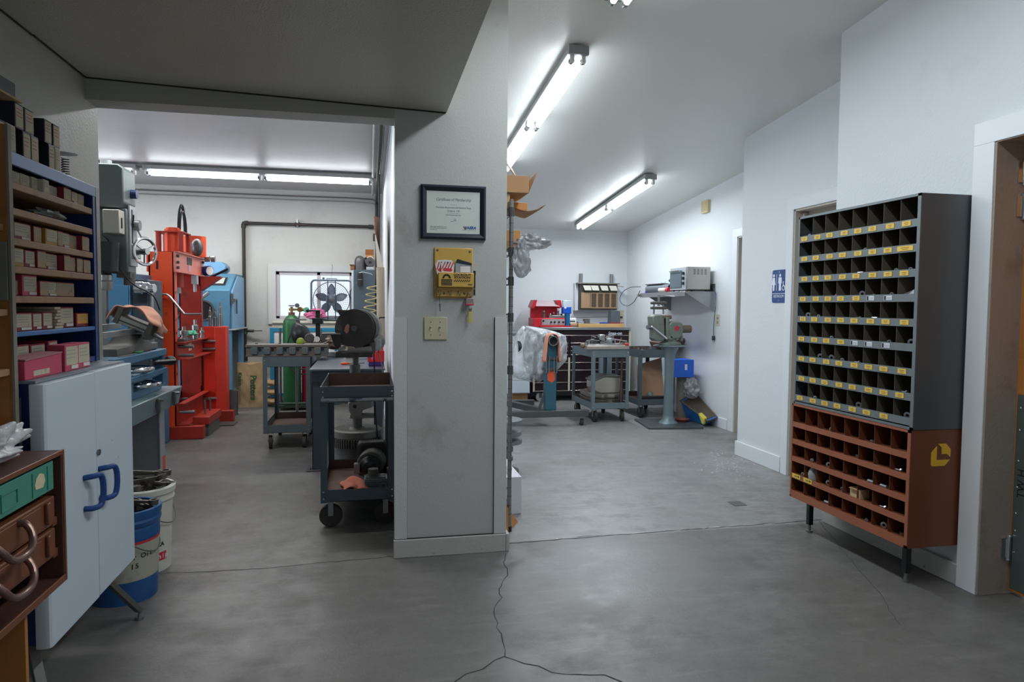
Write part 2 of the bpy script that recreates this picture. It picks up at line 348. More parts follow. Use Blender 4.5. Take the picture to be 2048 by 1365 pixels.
# window of the left room
win = struct('window_1', B().box(-1.315, -1.215, 9.525, 9.55, 1.03, 1.83).box(-.22, -.12, 9.525, 9.55, 1.03, 1.83).box(-1.215, -.22, 9.525, 9.55, 1.735, 1.83), TRIMP, .003)
SAL = M('window_sash', (196, 190, 196), .4, var=.05)
b = B()
for x0, x1 in ((-1.215, -1.17), (-.69, -.645), (-.265, -.22)): b.box(x0, x1, 9.555, 9.61, 1.11, 1.735)
b.box(-1.215, -.22, 9.555, 9.61, 1.69, 1.735).box(-1.215, -.22, 9.555, 9.61, 1.11, 1.145)
struct('window_frame', b, SAL, .003, parent=win)
FROST = bpy.data.materials.new('frosted_glass'); FROST.use_nodes = True
nb = FROST.node_tree.nodes['Principled BSDF']; nb.inputs['Base Color'].default_value = (.95, .98, 1, 1); nb.inputs['Transmission Weight'].default_value = 1; nb.inputs['Roughness'].default_value = .25; nb.inputs['IOR'].default_value = 1.1
struct('window_pane', B().box(-1.17, -.69, 9.58, 9.584, 1.145, 1.69).box(-.645, -.265, 9.59, 9.594, 1.145, 1.69), FROST, parent=win)
struct('window_sill', B().box(-1.215, -.22, 9.535, 9.66, 1.07, 1.11), TRIMP, .003, parent=win)

# ---------------------------------------------------------------- fluorescent fixtures
def emis(name, c, s):
    m = bpy.data.materials.new(name); m.use_nodes = True; nt = m.node_tree; nt.nodes.clear()
    e = nt.nodes.new('ShaderNodeEmission'); e.inputs[0].default_value = (*c, 1); e.inputs[1].default_value = s
    o = nt.nodes.new('ShaderNodeOutputMaterial'); nt.links.new(e.outputs[0], o.inputs[0]); return m
TUBEM = emis('tube_glow', (.86, .93, 1.0), TUBE)
ENAM = M('fixture_enamel', (150, 152, 152), .35, .1, var=.08, scale=20, c2=(150, 148, 140), thr=.66, w2=20)
def fixture(label, cx, cyy, zt, ax, tilt=0., group='fluorescent ceiling fixtures', down=1., tint=(.86, .93, 1)):
    # built along local Y, 2.44 long, hanging under z=0
    t = T('fluorescent_fixture', label, 'light fixture', (cx, cyy, zt), group, local=True)
    t.o.rotation_euler = (tilt, 0, ax)
    b = B(); b.prism([(-.058, 0), (.058, 0), (.062, -.042), (.02, -.050), (-.02, -.050), (-.062, -.042)], 'y', -1.21, 1.21)
    h = t.part('housing', b, ENAM, .002)
    for e in (-1, 1):
        t.part('end_plate', B().box(-.064, .064, e*1.205-.012, e*1.205+.012, -.055, 0), ENAM, .004)
        for x in (-.036, .036):
            for y in (e*1.185, e*.02): t.part('lampholder', B().box(x-.012, x+.012, y-.012, y+.012, -.098, -.045), WHITEP, .003)
    for x in (-.036, .036):
        for y0, y1 in ((-1.17, -.035), (.035, 1.17)):
            t.part('lamp_tube', B().cyl((x, y0, -.082), (x, y1, -.082), .0165, n=12), TUBEM)
            for yy in (y0, y1): t.part('tube_cap', B().cyl((x, yy-.012, -.082), (x, yy+.012, -.082), .0175, n=12), STEEL)
    if down:
        l = area('lamp_light', (0, 0, -.102), (.10, 2.3), LAMP_DOWN*down, tint, (0, 0, 0)); l.parent = t.o
    return t
SL = -math.atan(.088); ZG = .012
fixture('long two-tube fluorescent fixture running above the shelving beside the certificate pillar', 1.24, 5.24, ceil_z(5.24)-ZG, 0, SL)
fixture('two-tube fluorescent fixture above the vise and air conditioner, nearest the back wall', 2.80, 7.78, ceil_z(7.78)-ZG, 0, SL)
fixture('bright fixture cut off by the top edge of the picture', 1.25, 2.22, ceil_z(2.22)-ZG, 0, SL)
f = fixture('fluorescent fixture over the red press in the left room', -1.165, 8.12, 2.785, PI/2, 0, tint=(1, .98, .95))
fixture('fluorescent fixture at the left room ceiling, mostly hidden behind the grey drilling head', -3.66, 8.12, 2.785, PI/2, 0, tint=(1, .98, .95))
fixture('added fluorescent fixture above the drilling machine, unseen behind the header', -1.3, 5.0, 2.785, PI/2, 0, down=.8, tint=(1, .98, .95))  # unseen fixture added to brighten front faces in the left room
b = B().box(-5.2, .12, 8.21, 8.235, 2.775, 2.80)
for x in (-2.7, -1.9, -1.2, -.5, .0): b.box(x-.03, x+.03, 8.205, 8.24, 2.79, 2.81)
solo('mounting_rail', 'white rail fixed along the left room ceiling that carries the fluorescent fixtures', 'rail', b, ENAM, (-1.2, 8.2, 2.8))

# ================================================================ right wall: bolt bins, doorway, signs
def ray(x, y): return fwd + r2*((x-1024)/1365) - u2*((y-682.5)/1365)
CO = Vector((0, 0, CAM_H))
def PX(x, y, X): d = ray(x, y); return CO+d*(X/d.x)          # point of the photo on the plane x = X
def PY(x, y, Y): d = ray(x, y); return CO+d*(Y/d.y)
def PZ(x, y, z): d = ray(x, y); return CO+d*((z-CAM_H)/d.z)

BING = M('bin_grey', (86, 90, 92), .38, .3, var=.06, scale=3)
BINL = M('bin_grey_lip', (122, 130, 132), .4, .3, var=.1, scale=10)
BINI = M('bin_inside', (92, 86, 74), .6, .2, var=.15, scale=8)
BINB = M('bin_brown', (118, 66, 42), .4, .1, var=.06, scale=3)
BINBL = M('bin_brown_lip', (162, 96, 68), .4, .1, var=.08, scale=8)
YLAB = M('label_yellow', (226, 192, 84), .6, var=.08, scale=30); YINK = M('label_ink', (176, 132, 66), .7); WLAB = M('label_white', (214, 218, 226), .6, var=.05); INK = M('ink_black', (24, 24, 26), .6)
BOLTM = M('zinc', (188, 192, 196), .3, .9, var=.15, scale=40)

def bins(t, x0, x1, y0, y1, z0, z1, nc, nr, mo, mi, ml, bot, top, lip, th=.004):
    b = B()
    b.box(x0, x1, y0, y0+th, z0, z1); b.box(x0, x1, y1-th, y1, z0, z1); b.box(x0, x1, y0+th, y1-th, z1-th, z1); b.box(x0, x1, y0+th, y1-th, z0, z0+th); b.box(x1-th, x1, y0+th, y1-th, z0+th, z1-th)
    t.part('carcass', b, mo)
    b = B(); ph = (z1-z0-top-bot)/nr; zs = [z0+bot+k*ph for k in range(nr)]
    for z in zs: b.box(x0+.003, x1-th, y0+th, y1-th, z, z+.003)
    t.part('shelf_panel', b, mi)
    cw = (y1-y0-.03)/nc
    for i in range(1, nc):
        y = y0+.018+i*cw; t.part('divider', B().box(x0+.002, x1-th, y-.001, y+.001, z0+th, z1-th), mi)
    for z in zs: t.part('lip', B().box(x0-.003, x0, y0+.016, y1-.008, z-.022, z+lip-.022), ml)
    t.part('front_rim', B().box(x0-.004, x0, y0, y0+.018, z0, z1).box(x0-.004, x0, y1-.010, y1, z0, z1).box(x0-.004, x0, y0, y1, z1-.012, z1).box(x0-.004, x0, y0, y1, z0, z0+.012), ml)
    return zs, cw
gb = T('bolt_bin_cabinet', 'tall dark grey metal bolt bin cabinet with yellow labels, stacked on the brown one', 'bin cabinet', (2.58, 3.11, .742))
zs, cw = bins(gb, 2.44, 2.728, 2.665, 3.560, .744, 1.825, 8, 9, BING, BINI, BINL, .040, .012, .036)
zs.reverse()
for r, z in enumerate(zs):
    for c in range(8):                       # c = 0 is the column farthest from the doorway
        if (r, c) in ((3, 7), (5, 7), (8, 7)): continue
        y1 = 3.560-.016-c*cw-.012-((r*7+c*3) % 5)*.003; wd = .052
        if r == 1 and c == 7: y1 += .03; wd = .095
        wh = (r == 3 and c in (5, 6)) or (r == 5 and c in (4, 5, 6))
        zc = z-.003; b = B().box(2.4345, 2.437, y1-wd, y1, zc-.0115, zc+.0115)
        if wh: b.M(1).box(2.434, 2.4346, y1-.014, y1-.003, zc-.010, zc+.010).box(2.434, 2.4346, y1-wd+.004, y1-.017, zc+.001, zc+.002).box(2.434, 2.4346, y1-wd+.004, y1-.017, zc-.006, zc-.005)
        else: b.M(1).box(2.434, 2.4346, y1-wd*.75, y1-wd*.25, zc+.001, zc+.005).box(2.434, 2.4346, y1-wd*.7, y1-wd*.3, zc-.006, zc-.003)
        gb.part('label', b, [WLAB, INK] if wh else [YLAB, YINK], label='white printed label with black mark' if wh else None)
bb = T('bolt_bin_cabinet', 'low brown metal bolt bin cabinet with yellow octagon emblem, standing on black legs', 'bin cabinet', (2.58, 3.11, 0))
zb, cwb = bins(bb, 2.435, 2.728, 2.668, 3.566, .190, .742, 8, 5, BINB, BINB, BINBL, .034, .012, .030)
for (y, n) in ((3.545, 0), (3.44, 0)):
    zc = zb[1]-.004; bb.part('label', B().box(2.429, 2.432, y-.075, y, zc-.012, zc+.012).M(1).box(2.4285, 2.4292, y-.065, y-.055, zc-.003, zc+.006).box(2.4285, 2.4292, y-.05, y-.02, zc-.001, zc+.002), [YLAB, INK])
for y, z in ((2.74, 0), (3.47, 0)):
    for x in (2.50,):
        lg = bb.part('leg', B().box(x-.014, x+.014, y-.014, y+.014, .045, .19), BLACK, .002)
        bb.part('leveling_foot', B().cyl((x, y, .012), (x, y, .045), .008, n=10).cyl((x, y, 0), (x, y, .012), .018, n=12), STEEL, of=lg)
# emblem
u0, w0, v0, h0 = 2.545, .105, .571, .105
def em(pts): return [(u0+(px-988)/124*w0, v0+(498-py)/143*h0) for px, py in pts]
b = B().prism(em([(988, 410), (1022, 370), (1022, 458), (1108, 458), (1075, 497), (996, 497), (988, 488)]), 'y', 2.6655, 2.668)
b.prism(em([(1030, 355), (1080, 355), (1112, 392), (1110, 443), (1088, 421), (1055, 421), (1053, 380)]), 'y', 2.6655, 2.668)
bb.part('emblem', b, M('emblem_yellow', (226, 176, 40), .5))
# loose hardware lying in the bins
def bolt_at(r, c, kind, k, brown=False):
    Z = sorted(zb, reverse=True) if brown else zs; cwid = cwb if brown else cw
    z = Z[r]+.0035; y = 3.556-.012-(c+.5)*cwid+rnd.uniform(-.02, .02); x = (2.452 if not brown else 2.45)+rnd.uniform(0, .02); a = rnd.uniform(-.8, .8)
    d = Vector((math.sin(a), math.cos(a), .0)); b = B(); z0 = .014-.007*0
    where = ('brown' if brown else 'grey'); L0 = f'{("first second third fourth fifth sixth seventh eighth ninth").split()[r]} row, {("first second third fourth fifth sixth seventh eighth").split()[c]} column from the restroom side'
    if kind == 'bolt':
        p = Vector((x, y, z+.0075)); b.cyl(p-d*.005, p+d*.003, .0085, n=6).cyl(p+d*.003, p+d*.03, .004, n=8)
        solo('bolt', f'zinc bolt in the {where} bins, {L0}', 'bolt', b, BOLTM, (x, y, z), 'loose hardware in the bins')
    elif kind == 'nut':
        p = Vector((x, y, z+.011)); b.pipe(p-Vector((1, .3, 0)).normalized()*.004, p+Vector((1, .3, 0)).normalized()*.004, .011, .005, n=6)
        solo('nut', f'hex nut standing in the {where} bins, {L0}', 'nut', b, BOLTM, (x, y, z), 'loose hardware in the bins')
    elif kind == 'washer':
        p = Vector((x, y, z+.016)); b.pipe(p-Vector((.9, .4, .1)).normalized()*.0015, p+Vector((.9, .4, .1)).normalized()*.0015, .016, .007, n=20)
        solo('washer', f'upright washer in the {where} bins, {L0}', 'washer', b, BOLTM, (x, y, z), 'loose hardware in the bins')
    elif kind == 'sleeve':
        b.cyl((x, y-.02, z+.008), (x, y+.02, z+.008), .008, n=12)
        solo('sleeve', f'short metal sleeve in the {where} bins, {L0}', 'sleeve', b, BOLTM, (x, y, z), 'loose hardware in the bins')
for r, c, k in ((0, 0, 'nut'), (1, 2, 'bolt'), (1, 4, 'nut'), (2, 4, 'sleeve'), (2, 5, 'bolt'), (2, 6, 'nut'), (2, 7, 'nut'), (3, 2, 'nut'), (3, 4, 'washer'), (3, 5, 'bolt'), (3, 6, 'nut'), (4, 0, 'washer'), (4, 1, 'nut'), (4, 4, 'bolt'), (4, 5, 'sleeve'), (5, 2, 'nut'), (5, 6, 'nut'), (5, 7, 'washer'), (6, 1, 'washer'), (6, 2, 'washer'), (6, 3, 'nut'), (6, 4, 'bolt'), (7, 7, 'bolt'), (8, 1, 'nut'), (8, 4, 'washer'), (8, 7, 'washer')): bolt_at(r, c, k, 0)
for r, c, k in ((0, 2, 'nut'), (0, 5, 'bolt'), (2, 2, 'washer'), (2, 1, 'nut'), (1, 4, 'bolt'), (1, 7, 'bolt'), (3, 3, 'nut'), (2, 5, 'sleeve'), (3, 2, 'washer'), (3, 6, 'bolt'), (4, 2, 'sleeve'), (4, 6, 'washer'), (4, 5, 'bolt'), (4, 7, 'bolt'), (3, 0, 'nut'), (2, 6, 'sleeve')): bolt_at(r, c, k, 0, True)
b = B().box(2.447, 2.50, 3.00, 3.075, sorted(zb)[1]+.0035, sorted(zb)[1]+.05)
t = T('small_carton', 'small open cream carton in the lower rows of the brown bins', 'carton', (2.47, 3.04, sorted(zb)[1]))
t.part('body', b, M('cream_carton', (206, 180, 140), .8, var=.1)); t.part('flap', B().box(2.435, 2.447, 3.01, 3.07, sorted(zb)[1]+.045, sorted(zb)[1]+.048), CARD)
solo('plastic_tube', 'grey tapered plug standing in the brown bins above the yellow label', 'plug', B().lathe((2.47, 3.40, sorted(zb)[1]+.0035), [(.03, 0), (.034, .03), (.026, .055), (.012, .075)], 16), M('plug_grey', (150, 152, 156), .5), (2.47, 3.40, sorted(zb)[1]+.0035))
solo('paper_packet', 'folded white packet sticking out of the fourth row of grey bins beside the doorway', 'packet', B().hexa([(2.45, 2.70, zs[3]+.004), (2.55, 2.70, zs[3]+.004), (2.55, 2.76, zs[3]+.004), (2.45, 2.76, zs[3]+.004), (2.44, 2.69, zs[3]+.035), (2.55, 2.70, zs[3]+.05), (2.55, 2.75, zs[3]+.03), (2.44, 2.76, zs[3]+.012)]), WHITEP, (2.5, 2.73, zs[3]+.004))

# the doorway in the right wall: hinged wooden door with a sheet metal kick plate
WOODD = M('door_pine', (188, 122, 62), .5, var=.2, scale=5, c2=(150, 88, 38), thr=.55, w2=4, soft=.2)
GALV = M('galvanised', (112, 126, 122), .4, .6, var=.1, scale=6, c2=(140, 150, 146), thr=.55, w2=8, soft=.3)
dr = struct('door_1', B().box(2.865, 2.905, 1.58, 2.545, .015, 2.03), WOODD, .003)
struct('kick_plate', B().box(2.862, 2.865, 1.58, 2.532, .03, .92), GALV, parent=dr)
struct('moulding', B().box(2.858, 2.865, 1.60, 2.50, .94, .97), WOODD, .002, parent=dr)
for z in (.86, .76, .62, .50, .38, .30, .20): struct('screw', B().lathe((2.862, 2.518, z), [(.006, 0), (.004, -.003)], 10, (1, 0, 0)), CHROME, parent=dr)
for z in (1.91, 1.76, .215):
    hb = struct('hinge', B().cyl((2.85, 2.536, z-.05), (2.85, 2.536, z+.05), .012, n=14).lathe((2.85, 2.536, z+.05), [(.014, 0), (.014, .006), (.009, .010)], 14).lathe((2.85, 2.536, z-.05), [(.014, 0), (.014, -.006), (.009, -.010)], 14).lathe((2.85, 2.536, z-.033), [(.0135, -.002), (.0135, .002)], 14).lathe((2.85, 2.536, z+.033), [(.0135, -.002), (.0135, .002)], 14).box(2.815, 2.85, 2.534, 2.539, z-.045, z+.045), CHROME, parent=dr)
tx = T.__new__(T); tx.o = dr; tx.off = (0, 0, 0)
tx.text('stencil', 'TW H', .05, Matrix.Translation((2.8615, 2.495, .52)) @ Matrix(((0, 0, -1, 0), (0, 1, 0, 0), (1, 0, 0, 0), (0, 0, 0, 1))), INK)
tx.text('stencil', 'TI F', .05, Matrix.Translation((2.8615, 2.44, .52)) @ Matrix(((0, 0, -1, 0), (0, 1, 0, 0), (1, 0, 0, 0), (0, 0, 0, 1))), INK)

# restroom sign on the white wall
SBL = M('sign_blue', (58, 84, 138), .4, var=.04); SWH = M('sign_white', (232, 236, 244), .5)
c = PX(1559, 573, 3.18); y0, z0 = c.y, c.z
t = T('restroom_sign', 'blue restroom sign with white figures on the wall beside the restroom door', 'sign', (3.18, y0, z0))
W2, H2 = .092, .13
b = B(); rr = .018; pts = []
for cx, cz, a in ((W2-rr, H2-rr, 0), (-W2+rr, H2-rr, 90), (-W2+rr, -H2+rr, 180), (W2-rr, -H2+rr, 270)):
    for k in range(5): pts.append((y0+cx+rr*math.cos(math.radians(a+k*22.5)), z0+cz+rr*math.sin(math.radians(a+k*22.5))))
t.part('plate', b.prism(pts, 'x', 3.174, 3.18), SBL)
def sg(u, v): return (y0-u, z0+v)       # u to the viewer's right
b = B()
for u, wd in ((-.07, 1), (.015, 0)):
    b.cyl((3.1725, y0-u, z0+.085), (3.174, y0-u, z0+.085), .012, n=14)
    if wd: b.prism([sg(u-.012, .07), sg(u+.012, .07), sg(u+.026, .01), sg(u+.012, .012), sg(u+.010, -.035), sg(u-.010, -.035), sg(u-.012, .012), sg(u-.026, .01)], 'x', 3.1725, 3.174)
    else: b.prism([sg(u-.02, .07), sg(u+.02, .07), sg(u+.024, .022), sg(u+.014, .022), sg(u+.013, -.035), sg(u-.013, -.035), sg(u-.014, .022), sg(u-.024, .022)], 'x', 3.1725, 3.174)
b.box(3.1725, 3.174, y0+.029, y0+.033, z0-.035, z0+.095)
b.torus((3.1732, y0-.062, z0-.015), .018, .0035, (1, 0, 0), 18, 6).cyl((3.1725, y0-.058, z0+.032), (3.174, y0-.058, z0+.032), .006, n=10)
b.prism([sg(.054, .025), sg(.061, .025), sg(.063, .006), sg(.076, .006), sg(.086, -.016), sg(.080, -.018), sg(.072, .0), sg(.056, .0)], 'x', 3.1725, 3.174)
t.part('pictogram', b, SWH)
t.part('divider_line', B().box(3.1725, 3.174, y0-.085, y0+.085, z0-.060, z0-.056), SWH)
t.text('lettering', 'RESTROOM', .032, face((3.173, y0, z0-.08), (0, -1, 0), (-1, 0, 0)), SWH, sx=.85)
for v in (.112, -.112): t.part('screw', B().lathe((3.174, y0, z0+v), [(.006, 0), (.004, -.003)], 10, (1, 0, 0)), CHROME)

# switch, alarm box and outlet on the far right wall
c = PX(1414, 414, 3.72)
t = T('wall_chime', 'small yellowed chime box high on the far right wall', 'chime', (3.72, c.y, c.z-.07))
t.part('housing', B().box(3.685, 3.72, c.y-.075, c.y+.075, c.z-.07, c.z+.07), M('aged_ivory', (214, 196, 150), .5, var=.12, scale=12), .004)
t.part('grille', B().box(3.681, 3.685, c.y-.055, c.y+.055, c.z-.05, c.z+.05), M('aged_ivory2', (196, 180, 140), .6), .002)
c = PX(1436, 641, 3.72)
t = T('wall_outlet', 'ivory wall outlet under the steel shelf, beside the hanging plug', 'outlet', (3.72, c.y, c.z-.06))
IV = M('ivory', (208, 200, 172), .45, var=.05)
t.part('plate', B().box(3.715, 3.72, c.y-.04, c.y+.04, c.z-.065, c.z+.065), IV, .002)
for dz in (-.022, .022): t.part('socket', B().box(3.712, 3.715, c.y-.016, c.y+.016, c.z+dz-.014, c.z+dz+.014), M('ivory_dark', (150, 140, 112), .5), .003)
c = PY(1258, 632, 9.55)
t = T('wall_outlet', 'ivory outlet in the back corner right of the tool chest', 'outlet', (3.64, 9.55, 1.12))
t.part('plate', B().box(3.60, 3.68, 9.545, 9.55, 1.10, 1.25), IV, .002); t.part('socket', B().box(3.62, 3.66, 9.540, 9.545, 1.13, 1.16), BLACK, .003)

# flakes of paint on the floor
b = B(); rr = random.Random(5)
for i in range(150):
    p = PZ(rr.gauss(1455, 26), rr.gauss(925, 16), 0); s = rr.uniform(.003, .011); a = rr.uniform(0, 6.3)
    pts = [(p.x+s*rr.uniform(.5, 1)*math.cos(a+k*1.57), p.y+s*rr.uniform(.5, 1)*math.sin(a+k*1.57)) for k in range(4)]
    b.prism(pts, 'z', 0.0005, .0015)
solo('paint_flakes', 'scattered white paint flakes on the concrete floor before the restroom wall', 'flakes', b, M('flake_white', (226, 226, 222), .7), (2.9, 5.0, 0), kind='stuff')

# ================================================================ pillar
FRM = M('frame_black', (38, 48, 60), .35, .1, var=.1)
c0, c1 = (.255, 1.910), (.587, 1.637)
t = T('framed_certificate', 'certificate of membership in a dark frame on the pillar, above the lockout station', 'certificate', (.421, 3.507, 1.637))
def prof(b, x0, x1, z0, z1, wd, y, dep):
    m = [((x0, z0), (x0+wd, z0+wd)), ((x1, z0), (x1-wd, z0+wd)), ((x1, z1), (x1-wd, z1-wd)), ((x0, z1), (x0+wd, z1-wd))]
    for i in range(4):
        (a, ai), (c, ci) = m[i], m[(i+1) % 4]; mid = lambda p, q, k: (p[0]+(q[0]-p[0])*k, p[1]+(q[1]-p[1])*k)
        prs = []
        for (o, n) in ((a, ai), (c, ci)):
            prs.append([(o[0], y, o[1]), (o[0], y-dep*.7, o[1]), (*mid(o, n, .35)[:1], y-dep, mid(o, n, .35)[1]), (mid(o, n, .7)[0], y-dep*.75, mid(o, n, .7)[1]), (n[0], y-dep*.35, n[1]), (n[0], y, n[1])])
        b.skin([[b.bm.verts.new(p) for p in prs[0]], [b.bm.verts.new(p) for p in prs[1]]])
    return b
t.part('frame', prof(B(), .255, .587, 1.637, 1.910, .030, 3.506, .022), FRM, smooth=20)
t.part('sheet', B().box(.283, .559, 3.499, 3.503, 1.665, 1.882), M('certificate_paper', (206, 214, 204), .35, var=.02))
TXG = M('print_grey', (74, 78, 80), .6); TXB = M('print_blue', (40, 84, 160), .6); TXL = M('print_light', (140, 148, 144), .6)
F = lambda x, z: face((x, 3.4988, z), (1, 0, 0), (0, -1, 0))
t.text('lettering', 'Certificate of Membership', .0215, F(.421, 1.838), TXG, shear=.35, ext=0.0002, sx=.78)
t.text('lettering', 'This certifies that', .0048, F(.421, 1.812), TXL, ext=.0002)
t.text('lettering', 'Precision Automotive & Machine Shop', .0125, F(.421, 1.798), TXG, ext=.0002, sx=.92)
t.text('lettering', 'Ontario, OR', .0125, F(.421, 1.781), TXG, ext=.0002)
t.text('lettering', 'is a member in good standing of', .0048, F(.421, 1.770), TXL, ext=.0002)
t.text('lettering', '2019 Membership Year', .0085, F(.421, 1.760), TXG, ext=.0002)
t.text('lettering', 'AERA', .0195, F(.513, 1.698), TXB, shear=.2, ext=.0004, bold=.05, sx=1.0)
t.part('rule', B().box(.465, .535, 3.4984, 3.4988, 1.686, 1.6872), TXL)
t.part('emblem', B().prism([(.470, 1.706), (.474, 1.706), (.480, 1.698), (.480, 1.706), (.484, 1.706), (.484, 1.698), (.490, 1.706), (.494, 1.706), (.484, 1.688), (.480, 1.688)], 'y', 3.4984, 3.4988), TXG)
for i, s_ in enumerate(('AERA Engine Builders Association', '500 Coventry Lane, Crystal Lake', 'www.aera.org')): t.text('lettering', s_, .0062, F(.302, 1.7005-i*.0075), TXG, ext=.0002, align='LEFT')
t.part('signature', B().tube([(.408, 3.4985, 1.728), (.418, 3.4985, 1.728), (.424, 3.4985, 1.741), (.426, 3.4985, 1.728), (.431, 3.4985, 1.744), (.434, 3.4985, 1.728)], .0006, 5), TXB)

YEL = M('station_yellow', (206, 166, 78), .4, var=.04); 
t = T('lockout_station', 'yellow wall-mounted lockout station holding striped tags, above the light switch', 'lockout station', (.42, 3.507, 1.338))
t.part('backplate', B().box(.323, .522, 3.497, 3.507, 1.338, 1.595), YEL, .006)
t.part('pocket', B().box(.340, .522, 3.455, 3.497, 1.392, 1.466), YEL, .004)
t.part('ledge', B().box(.335, .522, 3.486, 3.497, 1.345, 1.392), YEL, .002)
G = lambda x, z: face((x, 3.4545, z), (1, 0, 0), (0, -1, 0))
t.text('lettering', 'LOCKOUT', .0150, G(.462, 1.4555), INK, sx=1.22, bold=.035); t.text('lettering', 'STATION', .0150, G(.462, 1.4415), INK, sx=1.30, bold=.035)
b = B()
for i in range(8): b.prism([(.417+i*.0105, 1.4195), (.425+i*.0105, 1.4310), (.4305+i*.0105, 1.4310), (.4225+i*.0105, 1.4195)], 'y', 3.4542, 3.455)
t.part('hazard_stripe', b, INK)
t.part('small_print', B().box(.488, .512, 3.4542, 3.455, 1.4075, 1.4095).box(.492, .512, 3.4542, 3.455, 1.4035, 1.4055), INK)
b = B(); sh = [(.382+.0215*math.cos(PI*k/12), 1.436+.023*math.sin(PI*k/12)) for k in range(13)]+[(.382-.0125*math.cos(PI*k/12), 1.436+.0135*math.sin(PI*k/12)) for k in range(13)]
b.prism(sh, 'y', 3.4542, 3.455)
for i in range(5): b.box(.3545, .4095, 3.4542, 3.455, 1.4015+i*.0066, 1.4058+i*.0066)
t.part('padlock_symbol', b, INK)
for x, z in ((.340, 1.581), (.506, 1.577), (.373, 1.362), (.477, 1.362)): t.part('screw', B().lathe((x, 3.4965 if z > 1.4 else 3.4855, z), [(.006, 0), (.005, -.002), (.0015, -.003)], 12, (0, 1, 0)), DSTEEL)
for x in (.349, .402, .452): t.part('hook', B().tube([(x-.006, 3.486, 1.374), (x-.006, 3.474, 1.370), (x-.003, 3.470, 1.352), (x+.006, 3.470, 1.352), (x+.008, 3.476, 1.372), (x+.008, 3.486, 1.374)], .0018, 6), DSTEEL)
TAGW = M('tag_white', (226, 222, 220), .5); TAGR = M('tag_red', (200, 52, 66), .5)
for n, (x, z, a, lb) in enumerate(((.366, 1.499, -.08, 'white and red striped danger tag at the left of the lockout station'), (.385, 1.499, .06, 'white and red striped danger tag at the middle of the lockout station'))):
    base = (x, 3.476-.004*n, z-.06); g = T('danger_tag', lb, 'tag', base, 'danger tags in the lockout station', local=True); g.o.rotation_euler = (0, a, 0)
    g.part('card', B().prism([(-.026, .0), (.030, .0), (.034, .07), (.02, .092), (-.02, .092), (-.034, .07)], 'y', -.0006, .0006), TAGW)
    b = B()
    for k in range(4): b.prism([(-.03+k*.014, .045), (-.016+k*.014, .082), (-.010+k*.014, .082), (-.024+k*.014, .045)], 'y', -.0012, -.0006)
    b.prism([(-.024, .042), (-.018, .05), (.020, .05), (.026, .042), (.020, .034), (-.018, .034)], 'y', -.0016, -.0006)
    g.part('stripe', b, TAGR); g.part('eyelet', B().pipe((0, -.002, .078), (0, .001, .078), .005, .002, 12), DSTEEL)
    if n: g.text('lettering', 'DO NOT', .010, Matrix.Translation((0, -.001, .024)) @ Matrix.Rotation(PI/2, 4, 'X'), INK)
b = B().prism([(.432, 1.40), (.512, 1.40), (.515, 1.505), (.505, 1.522), (.438, 1.535), (.430, 1.52)], 'y', 3.480, 3.484)
t = T('plastic_pouch', 'clear zip pouch with a black seal tucked into the lockout station', 'pouch', (.47, 3.48, 1.40))
t.part('pouch', b, M('pouch_film', (150, 156, 160), .2, .3, var=.3, scale=40)); t.part('seal', B().prism([(.430, 1.518), (.512, 1.505), (.514, 1.516), (.440, 1.537)], 'y', 3.478, 3.486), BLACK)
t.part('insert', B().box(.455, .505, 3.4785, 3.4800, 1.47, 1.50), TAGW)
t = T('padlock', 'red-bottomed steel padlock hanging from the lockout station', 'padlock', (.502, 3.476, 1.31))
t.part('body', B().box(.482, .522, 3.466, 3.486, 1.308, 1.338), M('laminated_steel', (150, 138, 132), .5, .5, var=.2, scale=60), .002)
t.part('shackle', B().tube([(.492, 3.476, 1.338), (.492, 3.476, 1.356)]+[(.502-.010*math.cos(PI*k/8), 3.476, 1.356+.010*math.sin(PI*k/8)) for k in range(9)]+[(.512, 3.476, 1.338)], .003, 8), CHROME)
t.part('bumper', B().box(.480, .524, 3.464, 3.488, 1.302, 1.310), TAGR, .002)
t = T('padlock_keys', 'brass keys on a yellow tab hanging under the padlock', 'keys', (.506, 3.476, 1.21))
t.part('ring', B().torus((.506, 3.476, 1.293), .010, .001, (0, 1, 0), 16, 5), BOLTM); t.part('key', B().prism([(.500, 1.27), (.513, 1.27), (.515, 1.285), (.498, 1.285)], 'y', 3.475, 3.477), M('key_grey', (120, 116, 100), .4, .6))
t.part('tab', B().box(.498, .515, 3.475, 3.478, 1.212, 1.272), M('tab_yellow', (200, 186, 96), .4), .001)
t = T('hanging_key', 'small key on a wire hanging from the left hook of the lockout station', 'key', (.349, 3.474, 1.27))
t.part('wire', B().tube([(.349, 3.471, 1.352), (.348, 3.472, 1.33), (.350, 3.473, 1.305)], .0012, 5), DSTEEL)
t.part('blade', B().prism([(.346, 1.308), (.354, 1.308), (.353, 1.285), (.354, 1.272), (.350, 1.268), (.348, 1.285)], 'y', 3.472, 3.474), DSTEEL)
t = T('marker_pen', 'black marker clipped to the right side of the lockout station', 'marker', (.524, 3.48, 1.35))
t.part('barrel', B().cyl((.527, 3.475, 1.352), (.527, 3.475, 1.455), .005, n=10), BLACK); t.part('pen_cap', B().cyl((.527, 3.475, 1.455), (.527, 3.475, 1.478), .0062, n=10), BLACK); t.part('band', B().cyl((.527, 3.475, 1.383), (.527, 3.475, 1.389), .0057, n=10), STEEL)
t = T('light_switch', 'ivory two-gang light switch low on the pillar', 'light switch', (.332, 3.507, 1.123))
t.part('plate', B().box(.272, .391, 3.499, 3.507, 1.123, 1.241), M('switch_ivory', (196, 188, 158), .4, var=.05), .0035)
